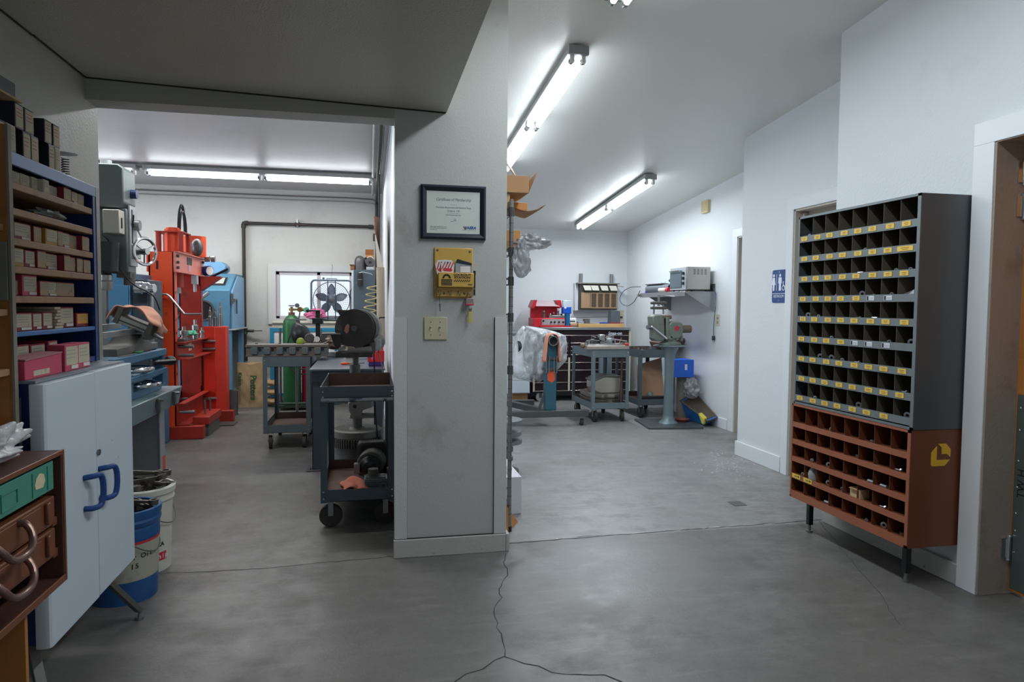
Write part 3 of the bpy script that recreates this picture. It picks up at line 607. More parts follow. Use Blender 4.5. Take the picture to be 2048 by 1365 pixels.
for x in (.307, .354):
    t.part('toggle', B().box(x-.005, x+.005, 3.497, 3.500, 1.169, 1.193).hexa([(x-.0035, 3.4985, 1.181), (x+.0035, 3.4985, 1.181), (x+.0035, 3.4985, 1.191), (x-.0035, 3.4985, 1.191), (x-.003, 3.486, 1.190), (x+.003, 3.486, 1.190), (x+.003, 3.486, 1.195), (x-.003, 3.486, 1.195)]), M('toggle_ivory', (216, 210, 184), .35))
    for z in (1.149, 1.214): t.part('screw', B().lathe((x, 3.4988, z), [(.003, 0), (.002, -.001)], 8, (0, 1, 0)), DSTEEL)

# ================================================================ left foreground: rack, cabinet, drawer cabinet
RBLUE = M('rack_blue', (30, 62, 120), .4, .2, var=.15, scale=6); RBLUEL = M('rack_blue_rail', (88, 112, 150), .4, .3, var=.12, scale=9, c2=(120, 124, 130), thr=.62, w2=12)
RSHELF = M('shelf_blue', (44, 104, 168), .4, .2, var=.12); GALVP = M('galv_post', (150, 150, 142), .5, .5, var=.15, scale=25)
CABW = M('cabinet_white', (196, 208, 216), .42, var=.03, scale=3, c2=(150, 158, 164), thr=.72, w2=9, soft=.04); HBL = M('handle_blue', (22, 66, 128), .4, var=.05)
# white-door cabinet on splayed legs
cb = T('storage_cabinet', 'low blue metal cabinet with white doors and blue grip handles, under the parts rack', 'cabinet', (-1.1, 2.6, 0))
cb.part('body', B().box(-1.262, -.975, 2.235, 2.955, .275, 1.062), RBLUE)
cb.part('cabinet_top', B().box(-1.264, -.955, 2.225, 2.962, 1.062, 1.070), M('cab_top_grey', (128, 136, 146), .45, .3, var=.1))
def door_(y0, y1):
    return B().prism([(-.972, y0+.002), (-.945, y0), (-.935, y0+.004), (-.930, y0+.012), (-.930, y1-.001), (-.972, y1-.001)], 'z', .268, 1.060)
d1 = cb.part('door', door_(2.219, 2.594), CABW, .002); d2 = cb.part('door', B().box(-.972, -.930, 2.597, 2.963, .270, 1.062), CABW, .003)
cb.part('rivet_strip', B().box(-1.005, -.998, 2.2335, 2.235, .30, 1.02), GALVP)
def grip(yc, zc, of):
    b = B(); o = [(yc-.012, zc+.048), (yc+.040, zc+.056), (yc+.052, zc+.048), (yc+.060, zc), (yc+.050, zc-.050), (yc+.040, zc-.058), (yc-.012, zc-.052)]
    b = B().tube(cr([(-.930, yc, zc+.050), (-.905, yc+.012, zc+.052), (-.893, yc+.045, zc+.046), (-.889, yc+.052, zc), (-.893, yc+.045, zc-.050), (-.905, yc+.012, zc-.056), (-.930, yc, zc-.054)], 4), .0095, 10)
    cb.part('handle', b, HBL, of=of, sub=0)
grip(2.480, .668, d1); grip(2.610, .668, d2)
cb.part('lock', B().cyl((-.930, 2.607, .778), (-.924, 2.607, .778), .011, n=16), STEEL, of=d2)
LEGG = M('leg_grey', (112, 112, 106), .45, .5, var=.15)
for y in (2.30, 2.83):
    for x, s in ((-1.02, 1), (-1.20, -1)):
        ex = -.930 if s > 0 else -1.22; ey = y+.17 if y > 2.6 else y-.1
        lg = cb.part('leg', B().obox((x, y, .27), (ex, ey, .035), .03, .02), LEGG, .002)
        cb.part('leveling_foot', B().cyl((ex, ey, .012), (ex, ey, .04), .006, n=8).cyl((ex, ey, 0), (ex, ey, .012), .018, n=14), STEEL, of=lg)
# parts rack standing on it
rk = T('parts_rack', 'blue parts rack with wooden shelves full of maroon boxes, on the white-door cabinet', 'rack', (-1.15, 2.66, 1.071))
rk.part('side_panel', B().box(-1.262, -1.052, 2.958, 2.962, 1.072, 1.742), RBLUE); rk.part('side_panel', B().box(-1.262, -1.052, 2.300, 2.304, 1.072, 1.742), RBLUE)
rk.part('back_panel', B().box(-1.264, -1.262, 2.300, 2.962, 1.072, 1.742), M('rack_dark_back', (34, 44, 66), .5, var=.2))
rk.part('upright', B().box(-1.058, -1.048, 2.945, 2.972, 1.072, 1.75), RBLUE); rk.part('upright', B().box(-1.058, -1.048, 2.300, 2.318, 1.072, 1.75), RBLUE)
for k in range(6): pass
rk.part('corner_post', B().box(-1.075, -1.048, 2.974, 2.978, 1.0725, 1.75).box(-1.050, -1.046, 2.972, 3.002, 1.0725, 1.75), GALVP, label='galvanised angle post')
rk.part('top_rail', B().box(-1.056, -1.046, 2.300, 2.972, 1.712, 1.752), RBLUEL, .002); rk.part('top_panel', B().box(-1.262, -1.052, 2.300, 2.972, 1.744, 1.750), RBLUE)
for z in (1.663, 1.585, 1.494, 1.410, 1.319): rk.part('shelf', B().box(-1.260, -1.050, 2.306, 2.940, z-.022, z), OAK, .002, label='worn wooden shelf')
rk.part('shelf', B().box(-1.260, -1.050, 2.306, 2.955, 1.193, 1.208), RSHELF, .002, label='blue steel shelf'); rk.part('shelf', B().box(-1.260, -1.052, 2.306, 2.956, 1.074, 1.092), RBLUE, label='blue bottom shelf')
OCH = M('ochre_box', (176, 130, 44), .6, var=.15); GRNB = M('green_box', (24, 112, 62), .6, var=.15); TEALL = M('teal_print', (120, 168, 170), .7); NAVY = M('navy_box', (28, 32, 48), .5, var=.2); REDP = M('red_print', (176, 70, 84), .7)
TAN = M('tan_box', (176, 142, 108), .75, var=.12, scale=20); ORL = M('orange_label', (226, 160, 52), .6, var=.1); WSTR = M('white_strip', (216, 210, 200), .7, var=.08)
n_box = [0]
def pbox(y0, y1, z0, h, kind, where, xf=-1.052, dep=.17, lab=None, yaw=0., yy=None):
    """one labelled parts box, label end facing the room"""
    mats = {'m': (MAROON, PAPER), 'p': (PINKB, PAPER), 't': (MAROON, M('label_tan', (178, 156, 122), .8, var=.14, scale=26, c2=(140, 118, 90), thr=.58, w2=30)), 'o': (OCH, PAPER), 'g': (GRNB, PAPER), 'k': (NAVY, PAPER), 'c': (M('cream_box', (200, 194, 176), .75, var=.12, scale=20), PAPER), 'y': (MAROON, ORL)}[kind]
    n_box[0] += 1; yc = (y0+y1)/2; w_ = (y1-y0-.0015)/2
    t = T('parts_box', where, 'box', (xf, yc, z0), 'labelled parts boxes on the rack', local=True, rz=yaw)
    t.part('carton', B().box(-dep, 0, -w_, w_, 0, h), mats[0], .0012)
    m = 0.0005 if kind == 't' else min(.008, w_*.2)
    b = B().box(-.0002, .0008, -w_+m, w_-m*.4, h*(.22 if kind in 'pmoy' else .06), h*.93)
    if kind in 'mp': b.M(1).box(0, .0014, -w_*.1, w_-m*.5, h*.06, h*.20)
    b.M(2)
    for q in range(3): b.box(.0008, .0012, -w_+m*1.8, (w_-m*1.5)*rnd.uniform(.5, .95), h*(.78-q*.14)-.0012, h*(.78-q*.14)+.0010)
    t.part('paper_label', b, [mats[1], WSTR, TXL if kind != 'k' else REDP]); return t
kn = {'m': 'maroon', 'p': 'pink', 't': 'tan', 'o': 'ochre', 'g': 'green', 'k': 'black', 'c': 'cream', 'y': 'orange-labelled maroon'}
ordn = 'first second third fourth fifth sixth seventh eighth ninth tenth'.split()
def row(z, sh, items, xf=-1.053, dep=.18):
    cnt = {}
    for it in items:
        k = it[3]; cnt[k] = cnt.get(k, 0)+1
    seen = {}
    for i, (xa, xb, yt, k) in enumerate(items):
        y0 = max(2.324, PX(xa, 600, xf).y); y1 = min(2.938, PX(xb, 600, xf).y); x_ = (xa+xb)/2; h = PX(x_, yt, xf).z-z
        seen[k] = seen.get(k, 0)+1
        lab = f'{kn[k]} parts box on the {sh}' if cnt[k] == 1 else f'{ordn[seen[k]-1]} {kn[k]} box from the plywood unit on the {sh}'
        off = rnd.uniform(-.028, 0) if dep > .1 else 0; h = min(h, {1.663: .045, 1.585: .07, 1.494: .066, 1.410: .058, 1.319: .066, 1.208: .086}[z])
        pbox(y0, y1, z+.0008, h, k, lab, xf+off, dep)
row(1.663, 'top wooden shelf', [(25, 33, 333, 't'), (38, 67, 336, 'g'), (67, 85, 347, 'c'), (85, 96, 352, 'c'), (96, 107, 360, 'c'), (118, 136, 375, 'm'), (136, 150, 377, 't'), (155, 168, 383, 'm'), (168, 180, 388, 't')])
row(1.494, 'third wooden shelf', [(45, 80, 448, 'm'), (80, 95, 455, 't'), (98, 122, 461, 'o'), (122, 132, 464, 't'), (133, 153, 467, 'm'), (153, 168, 472, 't'), (168, 182, 475, 't')])
row(1.410, 'fourth wooden shelf', [(24, 28, 500, 't'), (30, 58, 497, 'o'), (58, 79, 502, 'm'), (79, 96, 503, 't'), (97, 131, 507, 'm'), (131, 143, 512, 't'), (143, 157, 515, 't'), (157, 169, 518, 't'), (169, 183, 521, 't')])
row(1.319, 'lowest wooden shelf', [(28, 54, 560, 't'), (55, 84, 550, 'p'), (84, 101, 563, 't'), (102, 127, 564, 'm'), (128, 163, 566, 't')])
row(1.208, 'blue steel shelf', [(31, 71, 627, 'm'), (73, 92, 627, 'm'), (94, 114, 625, 'm'), (133, 160, 615, 'm'), (163, 187, 627, 'y')])
b = B()
for i in range(7): b.box(-1.20, -1.058+.004*(i % 3)-.004, PX(115, 600, -1.053).y, PX(131-i*.8, 600, -1.053).y-.002*(i % 2), 1.209+.011*i, 1.209+.011*i+.009)
solo('gasket_stack', 'small stack of pale paper gasket sheets between maroon boxes on the blue shelf', 'paper stack', b, PAPER, (-1.1, 2.75, 1.209), kind='stuff')
# wrapped packet on the second shelf
def crumple(c, sx, sy, sz, seed, b=None, u=18, v=12, amp=.28, ridge=1.):
    b = b or B(); r = random.Random(seed); ph = [r.uniform(0, 6.28) for _ in range(12)]
    def f(s, t):
        a = s*2*PI; e = (t-.5)*PI
        k = 1+ridge*amp*.35*(abs(math.sin(2.5*a*0+4*a+ph[4]+5*e))-.6)+ridge*amp*.3*(abs(math.sin(5*e+ph[5]-3*a))-.6)+amp*(.5*math.sin(3*a+ph[0]+4*e)+.3*math.sin(7*a+ph[1]-6*e)+.25*math.sin(5*e*2+ph[2]+2*a)+.2*math.sin(11*a+ph[3]+9*e))
        return Vector((c[0]+sx*k*math.cos(e)*math.cos(a), c[1]+sy*k*math.cos(e)*math.sin(a), c[2]+sz*(k if t > .5 else .8)*math.sin(e)))
    V = [[b.bm.verts.new(f(i/u, j/v)) for j in range(v+1)] for i in range(u)]
    for i in range(u):
        for j in range(v): b._f([V[i][j], V[(i+1) % u][j], V[(i+1) % u][j+1], V[i][j+1]])
    return b
solo('plastic_packet', 'crumpled clear plastic packet on the otherwise empty second shelf of the rack', 'packet', crumple((-1.10, 2.68, 1.603), .04, .11, .018, 3), M('packet_plastic', (150, 152, 150), .25, var=.1), (-1.1, 2.68, 1.585))
# boxes in front of and on the bottom shelf: the open drawers on the cabinet top
zt = 1.0925
for (xa, xb, yt, k, lab, xf) in ((31, 58, 690, 'm', 'upright maroon box at the wooden shelf unit end of the bottom shelf', -1.075), (60, 90, 688, 'm', 'maroon box behind the long pink box, with a torn label', -1.085), (97, 115, 682, 'p', 'pink box standing tall at the middle of the bottom shelf', -1.09), (116, 150, 692, 'm', 'flat maroon box lying far back on the bottom shelf', -1.10)):
    y0 = PX(xa, 690, xf).y; y1 = PX(xb, 690, xf).y; pbox(y0, y1, zt, PX((xa+xb)/2, yt, xf).z-zt, k, lab, xf, .15)
zt = 1.0705
t = T('parts_box', 'long pink parts box with a white strip label, lying in front on the cabinet top', 'box', (-1.0, 2.43, zt), 'labelled parts boxes on the rack')
y0, y1 = PX(46, 740, -.99).y, PX(121, 740, -.99).y
t.part('carton', B().hexa([(-1.045, y0, zt), (-.985, y0, zt), (-.985, y1, zt), (-1.045, y1, zt), (-1.045, y0, zt+.062), (-.985, y0, zt+.056), (-.985, y1, zt+.064), (-1.045, y1, zt+.066)]), PINKB, .002)
t.part('paper_label', B().box(-.985, -.984, y0+.05, y0+.155, zt+.008, zt+.024), PAPER); t.part('lid', B().hexa([(-1.045, y0, zt+.063), (-.983, y0, zt+.057), (-.983, y1, zt+.065), (-1.045, y1, zt+.067), (-1.045, y0, zt+.067), (-.983, y0, zt+.061), (-.983, y1, zt+.069), (-1.045, y1, zt+.071)]), M('pink_dusty', (170, 112, 118), .8, var=.2))
for (xa, xb, yt, lab, xf, mm) in ((132, 156, 694, 'open pink parts box second from the rack end of the cabinet top', -.985, 'p'), (157, 179, 694, 'open pink parts box nearest the rack post on the cabinet top', -.99, 'p')):
    y0 = PX(xa, 740, xf).y; y1 = PX(xb, 740, xf).y; pbox(y0, y1, zt, .088, mm, lab, xf, .055, yaw=-.05)
solo('gasket_stack', 'thin grey washers stacked at the rack post on the bottom shelf', 'washer stack', B().lathe((-1.10, 2.90, 1.0925), [(.04, 0), (.042, .006), (.038, .01), (.041, .016), (.036, .02)], 20), STEEL, (-1.1, 2.9, 1.0925))
# two layers of black boxes on the rack top
zt = 1.7525; hL = .085; xf = -1.062
lowr = [(0, 13, 'k'), (14, 33, 'c'), (46, 62, 'k'), (62, 78, 'k'), (97, 109, 'k'), (110, 121, 'c')]
for i, (xa, xb, k) in enumerate(lowr):
    y0 = PX(xa, 300, xf).y; y1 = PX(xb, 320, xf).y; pbox(y0, y1, zt, hL, k, f'{ordn[i]} box from the plywood unit in the lower layer on the rack top', xf, .16)
for i, (xa, xb, dz, k) in enumerate(((33, 51, 0, 'k'), (52, 71, 0, 'k'), (91, 106, 0, 'k'), (108, 122, 0, 'k'))):
    y0 = PX(xa, 250, xf).y; y1 = PX(xb, 270, xf).y; pbox(y0, y1, zt+hL+.0008, .078, k, f'{ordn[i]} box from the plywood unit in the upper layer on the rack top', xf-.004, .14)
solo('spring_coil', 'dark coil spring standing at the end of the boxes on the rack top', 'spring', B().tube([(-1.075+.012*math.cos(k*.8), 2.776+.012*math.sin(k*.8), 1.756+k*.0011) for k in range(60)], .0022, 5), DSTEEL, (-1.075, 2.776, 1.753))
solo('paper_plate', 'thin pale disc lying on the last box on the rack top', 'disc', B().lathe((-1.09, 2.80, 1.8385), [(.03, 0), (.045, .003), (.03, .005)], 20), WHITEP, (-1.09, 2.80, 1.8385))
solo('gasket_ring', 'flat grey gasket lying on the empty end of the rack top', 'gasket', B().pipe((-1.12, 2.90, 1.751), (-1.12, 2.90, 1.756), .05, .03, 24), STEEL, (-1.12, 2.90, 1.751))
zt2 = zt+hL+.0008+.0788
t = T('metal_tray', 'long dark grey metal tray resting on the topmost boxes above the rack', 'tray', (-1.1, 2.27, zt2))
t.part('cardboard_base', B().box(-1.20, -1.055, 2.10, 2.425, zt2, zt2+.006), KRAFT); t.part('pan', B().box(-1.20, -1.060, 2.08, 2.395, zt2+.0065, zt2+.050).box(-1.195, -1.065, 2.085, 2.39, zt2+.05, zt2+.052), M('tray_grey', (72, 80, 84), .4, .4, var=.1), .002)
solo('coiled_strap', 'black coiled strap lying on the dark metal tray at the top of the picture', 'strap', B().lathe((-1.10, 2.17, zt2+.0535), [(.05, 0), (.055, .008), (.04, .016), (.02, .013)], 20), BLACK, (-1.1, 2.17, zt2+.0535))

# wooden shelf unit on the brown drawer cabinet
sw = T('wooden_shelf_unit', 'plywood shelf unit at the far left edge, standing on the brown drawer cabinet', 'shelf unit', (-1.1, 1.9, .909))
sw.part('side_panel', B().box(-1.26, -1.0, 2.195, 2.210, .912, 1.80), PLY, .001); sw.part('edge_strip', B().box(-1.0, -.993, 2.192, 2.212, .912, 1.80), M('edge_grey', (134, 128, 116), .6, var=.15, scale=20), label='weathered front edge')
sw.part('inner_board', B().box(-1.24, -1.002, 2.185, 2.195, 1.305, 1.47), M('board_grey', (126, 128, 122), .6, var=.12), label='grey board')
for z in (1.28, 1.11, .945): sw.part('shelf', B().box(-1.26, -1.005, 1.3, 2.194, z-.02, z), OAK, .002)
sw.part('shelf', B().box(-1.26, -1.01, 1.3, 2.194, 1.50, 1.52), OAK, .002); sw.part('side_panel', B().box(-1.26, -1.0, 1.29, 1.305, .912, 1.80), PLY)
solo('parts_bag', 'white printed plastic bag slumped on the lowest shelf of the plywood unit', 'bag', crumple((-1.06, 2.10, .979), .05, .06, .04, 8, amp=.12, u=60, v=40), M('bag_white', (206, 214, 222), .35, var=.08, c2=(70, 84, 120), thr=.70, w2=14, soft=.02), (-1.06, 2.10, .945))
# brown drawer cabinet on its plywood stand
CBR = M('case_brown', (124, 74, 48), .38, .2, var=.08, scale=5); CBRD = M('case_brown_dark', (92, 62, 52), .4, .2, var=.1); TEAL = M('teal_paint', (74, 146, 124), .4, .1, var=.06, scale=6, c2=(50, 92, 78), thr=.7, w2=14); CHAN = M('case_handle', (128, 98, 88), .3, .6, var=.15)
dc = T('drawer_cabinet', 'brown metal case cabinet with a teal drawer and two handled cases, beside the white-door cabinet', 'drawer cabinet', (-.9, 1.7, .555))
dc.part('shell', B().box(-1.10, -.80, 1.994, 2.006, .560, .908).box(-1.10, -.80, 1.30, 1.994, .896, .908).box(-1.10, -.80, 1.30, 1.994, .556, .566).box(-1.10, -1.095, 1.30, 1.994, .566, .896).box(-1.10, -.80, 1.290, 1.299, .556, .908), CBRD, .0015)
dc.part('front_rim', B().box(-.803, -.797, 1.998, 2.008, .556, .910).box(-.803, -.797, 1.30, 1.998, .898, .910).box(-.803, -.797, 1.30, 1.998, .556, .574), CBR, .0015)
dr_ = dc.part('drawer', B().box(-1.08, -.806, 1.30, 1.962, .815, .890), TEAL, .002, label='teal drawer')
dc.part('label_holder', B().box(-.806, -.803, 1.70, 1.775, .828, .834).box(-.806, -.803, 1.70, 1.775, .866, .870).box(-.806, -.803, 1.70, 1.704, .834, .866).box(-.806, -.803, 1.771, 1.775, .834, .866), TEAL, of=dr_)
dc.part('paper_scrap', B().prism([(1.862, .838), (1.90, .835), (1.912, .85), (1.905, .868), (1.885, .874), (1.868, .866), (1.858, .85)], 'x', -.8055, -.8045), M('torn_paper', (206, 196, 160), .8, var=.1, c2=(90, 140, 120), thr=.62, w2=60), of=dr_)
dc.part('panel_frame', B().box(-.8062, -.8035, 1.845, 1.848, .822, .882).box(-.8062, -.8035, 1.925, 1.928, .822, .882), TEAL, of=dr_)
for z0, z1 in ((.722, .797), (.638, .713)):
    c_ = dc.part('case', B().box(-1.08, -.806, 1.30, 1.965, z0, z1), CBR, .004)
    dc.part('raised_panel', B().box(-.806, -.803, 1.34, 1.88, z0+.008, z1-.008), CBR, .002, of=c_)
    zc = (z0+z1)/2+.01; hp = [(-.804, 1.628, zc+.008), (-.788, 1.628, zc+.008), (-.772, 1.634, zc-.012), (-.764, 1.655, zc-.034), (-.762, 1.70, zc-.042), (-.764, 1.742, zc-.034), (-.772, 1.764, zc-.010), (-.788, 1.770, zc+.012), (-.804, 1.770, zc+.014)]
    dc.part('handle', B().tube(cr(hp, 4), .0085, 12), CHAN, of=c_)
    lt = dc.part('latch', B().box(-.806, -.796, 1.905, 1.922, z0+.014, z1-.006), CBR, .003, of=c_)
    dc.part('rail', B().box(-1.08, -.812, 1.966, 1.992, z0-.010, z0+.012), CBR, .002)
solo('plastic_wrap', 'clump of clear plastic wrap and gloves on top of the brown drawer cabinet', 'plastic wrap', crumple((-.88, 1.80, .953), .045, .14, .050, 12, amp=.4, u=110, v=60), M('wrap_film', (206, 208, 208), .2, var=.15, scale=25, bump=.8, bscale=30, alpha=.75), (-.88, 1.8, .909), smooth=60)
ps = T('plywood_stand', 'plywood stand carrying the brown drawer cabinet at the bottom left corner', 'stand', (-1.0, 1.6, 0))
ps.part('side_panel', B().box(-1.16, -.84, 1.868, 1.882, .0, .553), PLY, .001); ps.part('side_panel', B().box(-1.16, -.84, 1.30, 1.315, .0, .553), PLY, .001)
ps.part('top_board', B().box(-1.18, -.84, 1.29, 1.885, .535+.0, .553), PLY, .001)

# ---------------------------------------------------------------- buckets behind the cabinet
BKB = M('bucket_blue', (34, 84, 138), .4, var=.15, c2=(50, 60, 66), thr=.6, w2=10, soft=.2); BKL = M('bucket_label', (170, 168, 152), .6, var=.15, c2=(92, 90, 80), thr=.55, w2=8, soft=.25); BKW = M('bucket_white', (206, 206, 192), .45, var=.08, c2=(130, 126, 112), thr=.64, w2=9, soft=.1)
ROD = M('rod_steel', (104, 98, 90), .5, .6, var=.3, scale=30)
bx, by = -1.075, 3.27
t = T('bucket', 'blue ribbed oil bucket with a stained label, full of connecting rods, behind the splayed leg', 'bucket', (bx, by, 0))
t.part('pail', B().lathe((bx, by, 0), [(.135, 0), (.139, .095), (.139, .10), (.1375, .10), (.145, .27), (.147, .27), (.150, .285), (.147, .30), (.150, .315), (.147, .325), (.152, .335), (.156, .35), (.152, .36), (.157, .375), (.157, .40), (.140, .40), (.132, .30), (.12, .02)], 40, caps=True), BKB)
t.part('label_band', B().lathe((bx, by, 0), [(.1395, .10), (.1462, .262)], 40, caps=False), BKL); t.part('red_stripe', B().lathe((bx, by, 0), [(.1465, .258), (.1478, .270)], 40, caps=False), TAGR)
def wrap(t, s, th, z, size, m, R, c, bold=.02):
    for i, ch in enumerate(s):
        if ch == ' ': continue
        a = th+(i-(len(s)-1)/2)*size*.62/R; nrm = Vector((math.sin(a), -math.cos(a), 0)); t.text('lettering', ch, size, face((c[0]+nrm.x*R, c[1]+nrm.y*R, z), (math.cos(a), math.sin(a), 0), nrm), m, ext=.0003, bold=bold)
wrap(t, 'Motor Oil', .62, .205, .030, INK, .1437, (bx, by)); wrap(t, '15', .62, .165, .030, INK, .1426, (bx, by)); wrap(t, '15', .20, .165, .030, INK, .1426, (bx, by))
t.part('bail', B().tube([(bx+.15*math.sin(a), by-.15*math.cos(a)-.012, .33-.12*math.sin((a-.1)*1.2)) for a in [.1+k*.12 for k in range(22)]], .0025, 6), DSTEEL)
wx, wy = -1.10, 3.60
t2 = T('bucket', 'tall white bucket with a red label patch, heaped with greasy rods, beside the grey machine', 'bucket', (wx, wy, 0))
t2.part('pail', B().lathe((wx, wy, 0), [(.128, 0), (.136, .20), (.142, .345), (.150, .345), (.150, .352), (.146, .352), (.147, .375), (.155, .38), (.156, .405), (.150, .41), (.138, .41), (.13, .25), (.118, .02)], 40), BKW)
wrap(t2, 'chip', .98, .075, .032, WHITEP, .1325, (wx, wy)); wrap(t2, 'CA', .95, .135, .03, INK, .1345, (wx, wy))
t2.part('label_patch', B().grid(lambda u, v: Vector((wx+(.1318)*math.sin(.72+u*.5), wy-(.1318)*math.cos(.72+u*.5), .055+v*.04)), 10, 1), TAGR)
t2.part('bail', B().tube([(wx+.152*math.sin(a), wy-.152*math.cos(a), .33-.10*math.sin((a-.2)*1.3)) for a in [.2+k*.12 for k in range(20)]], .0025, 6), DSTEEL)
def rod(p, q, s=1.):
    p, q = Vector(p), Vector(q); b = B(); d = (q-p).normalized(); sd = d.cross(Vector((0, 0, 1))).normalized(); up = sd.cross(d)
    b.obox(p+d*.02*s, q-d*.03*s, .016*s, .011*s)
    b.pipe(p-up*.011*s, p+up*.011*s, .020*s, .012*s, 14); b.pipe(q-up*.013*s, q+up*.013*s, .034*s, .024*s, 16)
    return b
rr = random.Random(11)
for cx, cyc, zt, n, lab in ((bx, by, .385, 6, 'greasy connecting rod in the blue oil bucket'), (wx, wy, .40, 9, 'greasy connecting rod heaped in the tall white bucket')):
    for i in range(n):
        a = rr.uniform(0, PI); L_ = .085; c = Vector((cx+rr.uniform(-.045, .045), cyc+rr.uniform(-.045, .045), zt-.02+i*(.011 if n > 6 else .013))); d = Vector((math.cos(a), math.sin(a), rr.uniform(-.3, .3)))*L_
        solo('connecting_rod', lab, 'connecting rod', rod(c-d, c+d), ROD, tuple(c), 'connecting rods in the buckets')

# ================================================================ left room
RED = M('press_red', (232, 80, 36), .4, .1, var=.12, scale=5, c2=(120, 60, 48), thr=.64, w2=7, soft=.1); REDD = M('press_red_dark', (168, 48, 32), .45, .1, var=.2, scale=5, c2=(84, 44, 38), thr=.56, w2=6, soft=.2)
GREYM = M('machine_grey', (98, 110, 110), .42, .2, var=.1, scale=5, c2=(84, 94, 94), thr=.62, w2=6, soft=.2); LGREY = M('machine_light', (170, 176, 180), .4, .2, var=.08)
MBLUE = M('machine_blue', (66, 114, 146), .42, .2, var=.16, scale=4, c2=(70, 82, 92), thr=.58, w2=5, soft=.25); BBLUE = M('blast_blue', (84, 134, 162), .42, .15, var=.1, scale=4); BBLUEL = M('blast_blue_light', (120, 168, 204), .4, .1, var=.06)
CART = M('cart_grey', (92, 104, 110), .45, .25, var=.15, scale=8, c2=(112, 108, 100), thr=.62, w2=10, soft=.1); CARTB = M('cart_blue', (76, 92, 100), .4, .25, var=.2, scale=7, c2=(92, 86, 76), thr=.62, w2=12, soft=.08); RUST = M('rusty_tray', (104, 80, 70), .7, .2, var=.35, scale=14, c2=(120, 104, 94), thr=.62, w2=30, soft=.1)
ALU = M('aluminium', (168, 170, 170), .35, .8, var=.2, scale=22); RAGM = M('shop_rag', (214, 128, 108), .9, var=.15, scale=16); PIPEM = M('iron_pipe', (66, 60, 58), .55, .4, var=.2, scale=14)

# --- column drill / seat cutting machine behind the wall end
t = T('drilling_machine', 'tall grey column drilling machine behind the left wall end, with handwheel and black lamp', 'drilling machine', (-1.7, 4.85, 0))
t.part('pedestal', B().prism([(-1.95, 4.30), (-1.47, 4.30), (-1.45, 4.33), (-1.45, 5.20), (-1.47, 5.26), (-1.95, 5.26)], 'z', 0, .56), M('pedestal_dark', (72, 76, 84), .5, .2, var=.15), .004)
t.part('corner_strip', B().box(-1.455, -1.442, 5.16, 5.27, .0, .56), LGREY, .003); t.part('foot_patch', B().box(-1.4435, -1.440, 5.21, 5.268, .10, .21), RED)
t.part('tray', B().hexa([(-1.9, 4.15, .575), (-1.36, 4.15, .575), (-1.36, 5.33, .575), (-1.9, 5.33, .575), (-1.9, 4.15, .70), (-1.34, 4.15, .70), (-1.34, 5.35, .70), (-1.9, 5.35, .70)]), M('tray_bluegrey', (128, 148, 152), .35, .3, var=.1), .006)
for y in (4.75, 5.12):
    c_ = t.part('clamp', B().box(-1.345, -1.325, y-.018, y+.018, .59, .685), DSTEEL, .003); t.part('bolt', B().cyl((-1.325, y, .675), (-1.300, y, .675), .012, n=6), STEEL, of=c_)
t.part('drain_stub', B().cyl((-1.50, 4.45, .53), (-1.50, 4.45, .575), .04, n=16), LGREY)
t.part('base_beam', B().box(-1.75, -1.43, 4.2, 5.18, .70, .745), MBLUE, .004); t.part('upright_bracket', B().box(-1.46, -1.42, 4.50, 4.56, .745, .855), MBLUE, .004)
t.part('cross_rail', B().box(-1.42, -1.39, 4.2, 5.17, .818, .852).box(-1.75, -1.42, 4.25, 5.1, .80, .815), MBLUE, .004)
t.part('cross_rail', B().box(-1.42, -1.39, 4.15, 5.16, .94, .985).box(-1.80, -1.42, 4.15, 5.1, .925, .945), MBLUE, .004)
t.part('end_column', B().box(-1.47, -1.40, 5.10, 5.16, .74, .985), MBLUE, .006)
for z, y in ((.885, 4.66), (.775, 4.80)): 
    h = t.part('handwheel', B().torus((-1.47, y, z), .125, .015, (0, 0, 1), 36, 10).cyl((-1.47, y, z-.03), (-1.47, y, z+.01), .025, n=12), CHROME); t.part('spoke', B().obox((-1.59, y, z), (-1.35, y, z), .012, .008), STEEL, of=h)
t.part('knob', B().lathe((-1.36, 5.13, .90), [(.012, -.04), (.03, -.02), (.035, 0), (.03, .02), (.012, .04)], 16, (1, 0, 0)), BLACK); t.part('knob', B().cyl((-1.42, 4.95, .90), (-1.30, 5.02, .905), .02, n=12), BLACK)
t.part('work_carriage', B().prism([(4.35, .985), (5.14, .985), (5.14, 1.03), (5.02, 1.03), (4.92, 1.06), (4.80, 1.10), (4.66, 1.04), (4.35, 1.03)], 'x', -1.60, -1.44), IRON, .004)
for x in (-1.47, -1.63): t.part('guide_bar', B().obox((x, 4.2, 1.115 if x > -1.5 else 1.14), (x, 4.98, 1.125 if x > -1.5 else 1.15), .03, .035), STEEL, .002)
t.part('column', B().box(-2.15, -1.80, 5.0, 5.3, .70, 2.2), GREYM, .01)
t.part('head_cover', B().prism([(-2.15, 1.93), (-1.62, 1.93), (-1.588, 1.965), (-1.588, 2.19), (-1.62, 2.215), (-2.15, 2.215)], 'y', 4.98, 5.22), GREYM, .008)
t.part('top_cap', B().cyl((-1.73, 5.1, 2.215), (-1.73, 5.1, 2.255), .035, n=18), LGREY)
t.part('head_body', B().box(-2.15, -1.585, 5.03, 5.20, 1.50, 1.93), GREYM, .01)
t.part('feed_panel', B().box(-1.585, -1.572, 5.05, 5.19, 1.55, 1.955), LGREY, .003); t.part('depth_slot', B().box(-1.572, -1.569, 5.075, 5.095, 1.66, 1.93), NAVY)
t.part('dial', B().cyl((-1.587, 5.13, 2.04), (-1.55, 5.13, 2.04), .030, n=20), M('dial_blue', (34, 52, 92), .35, .3))
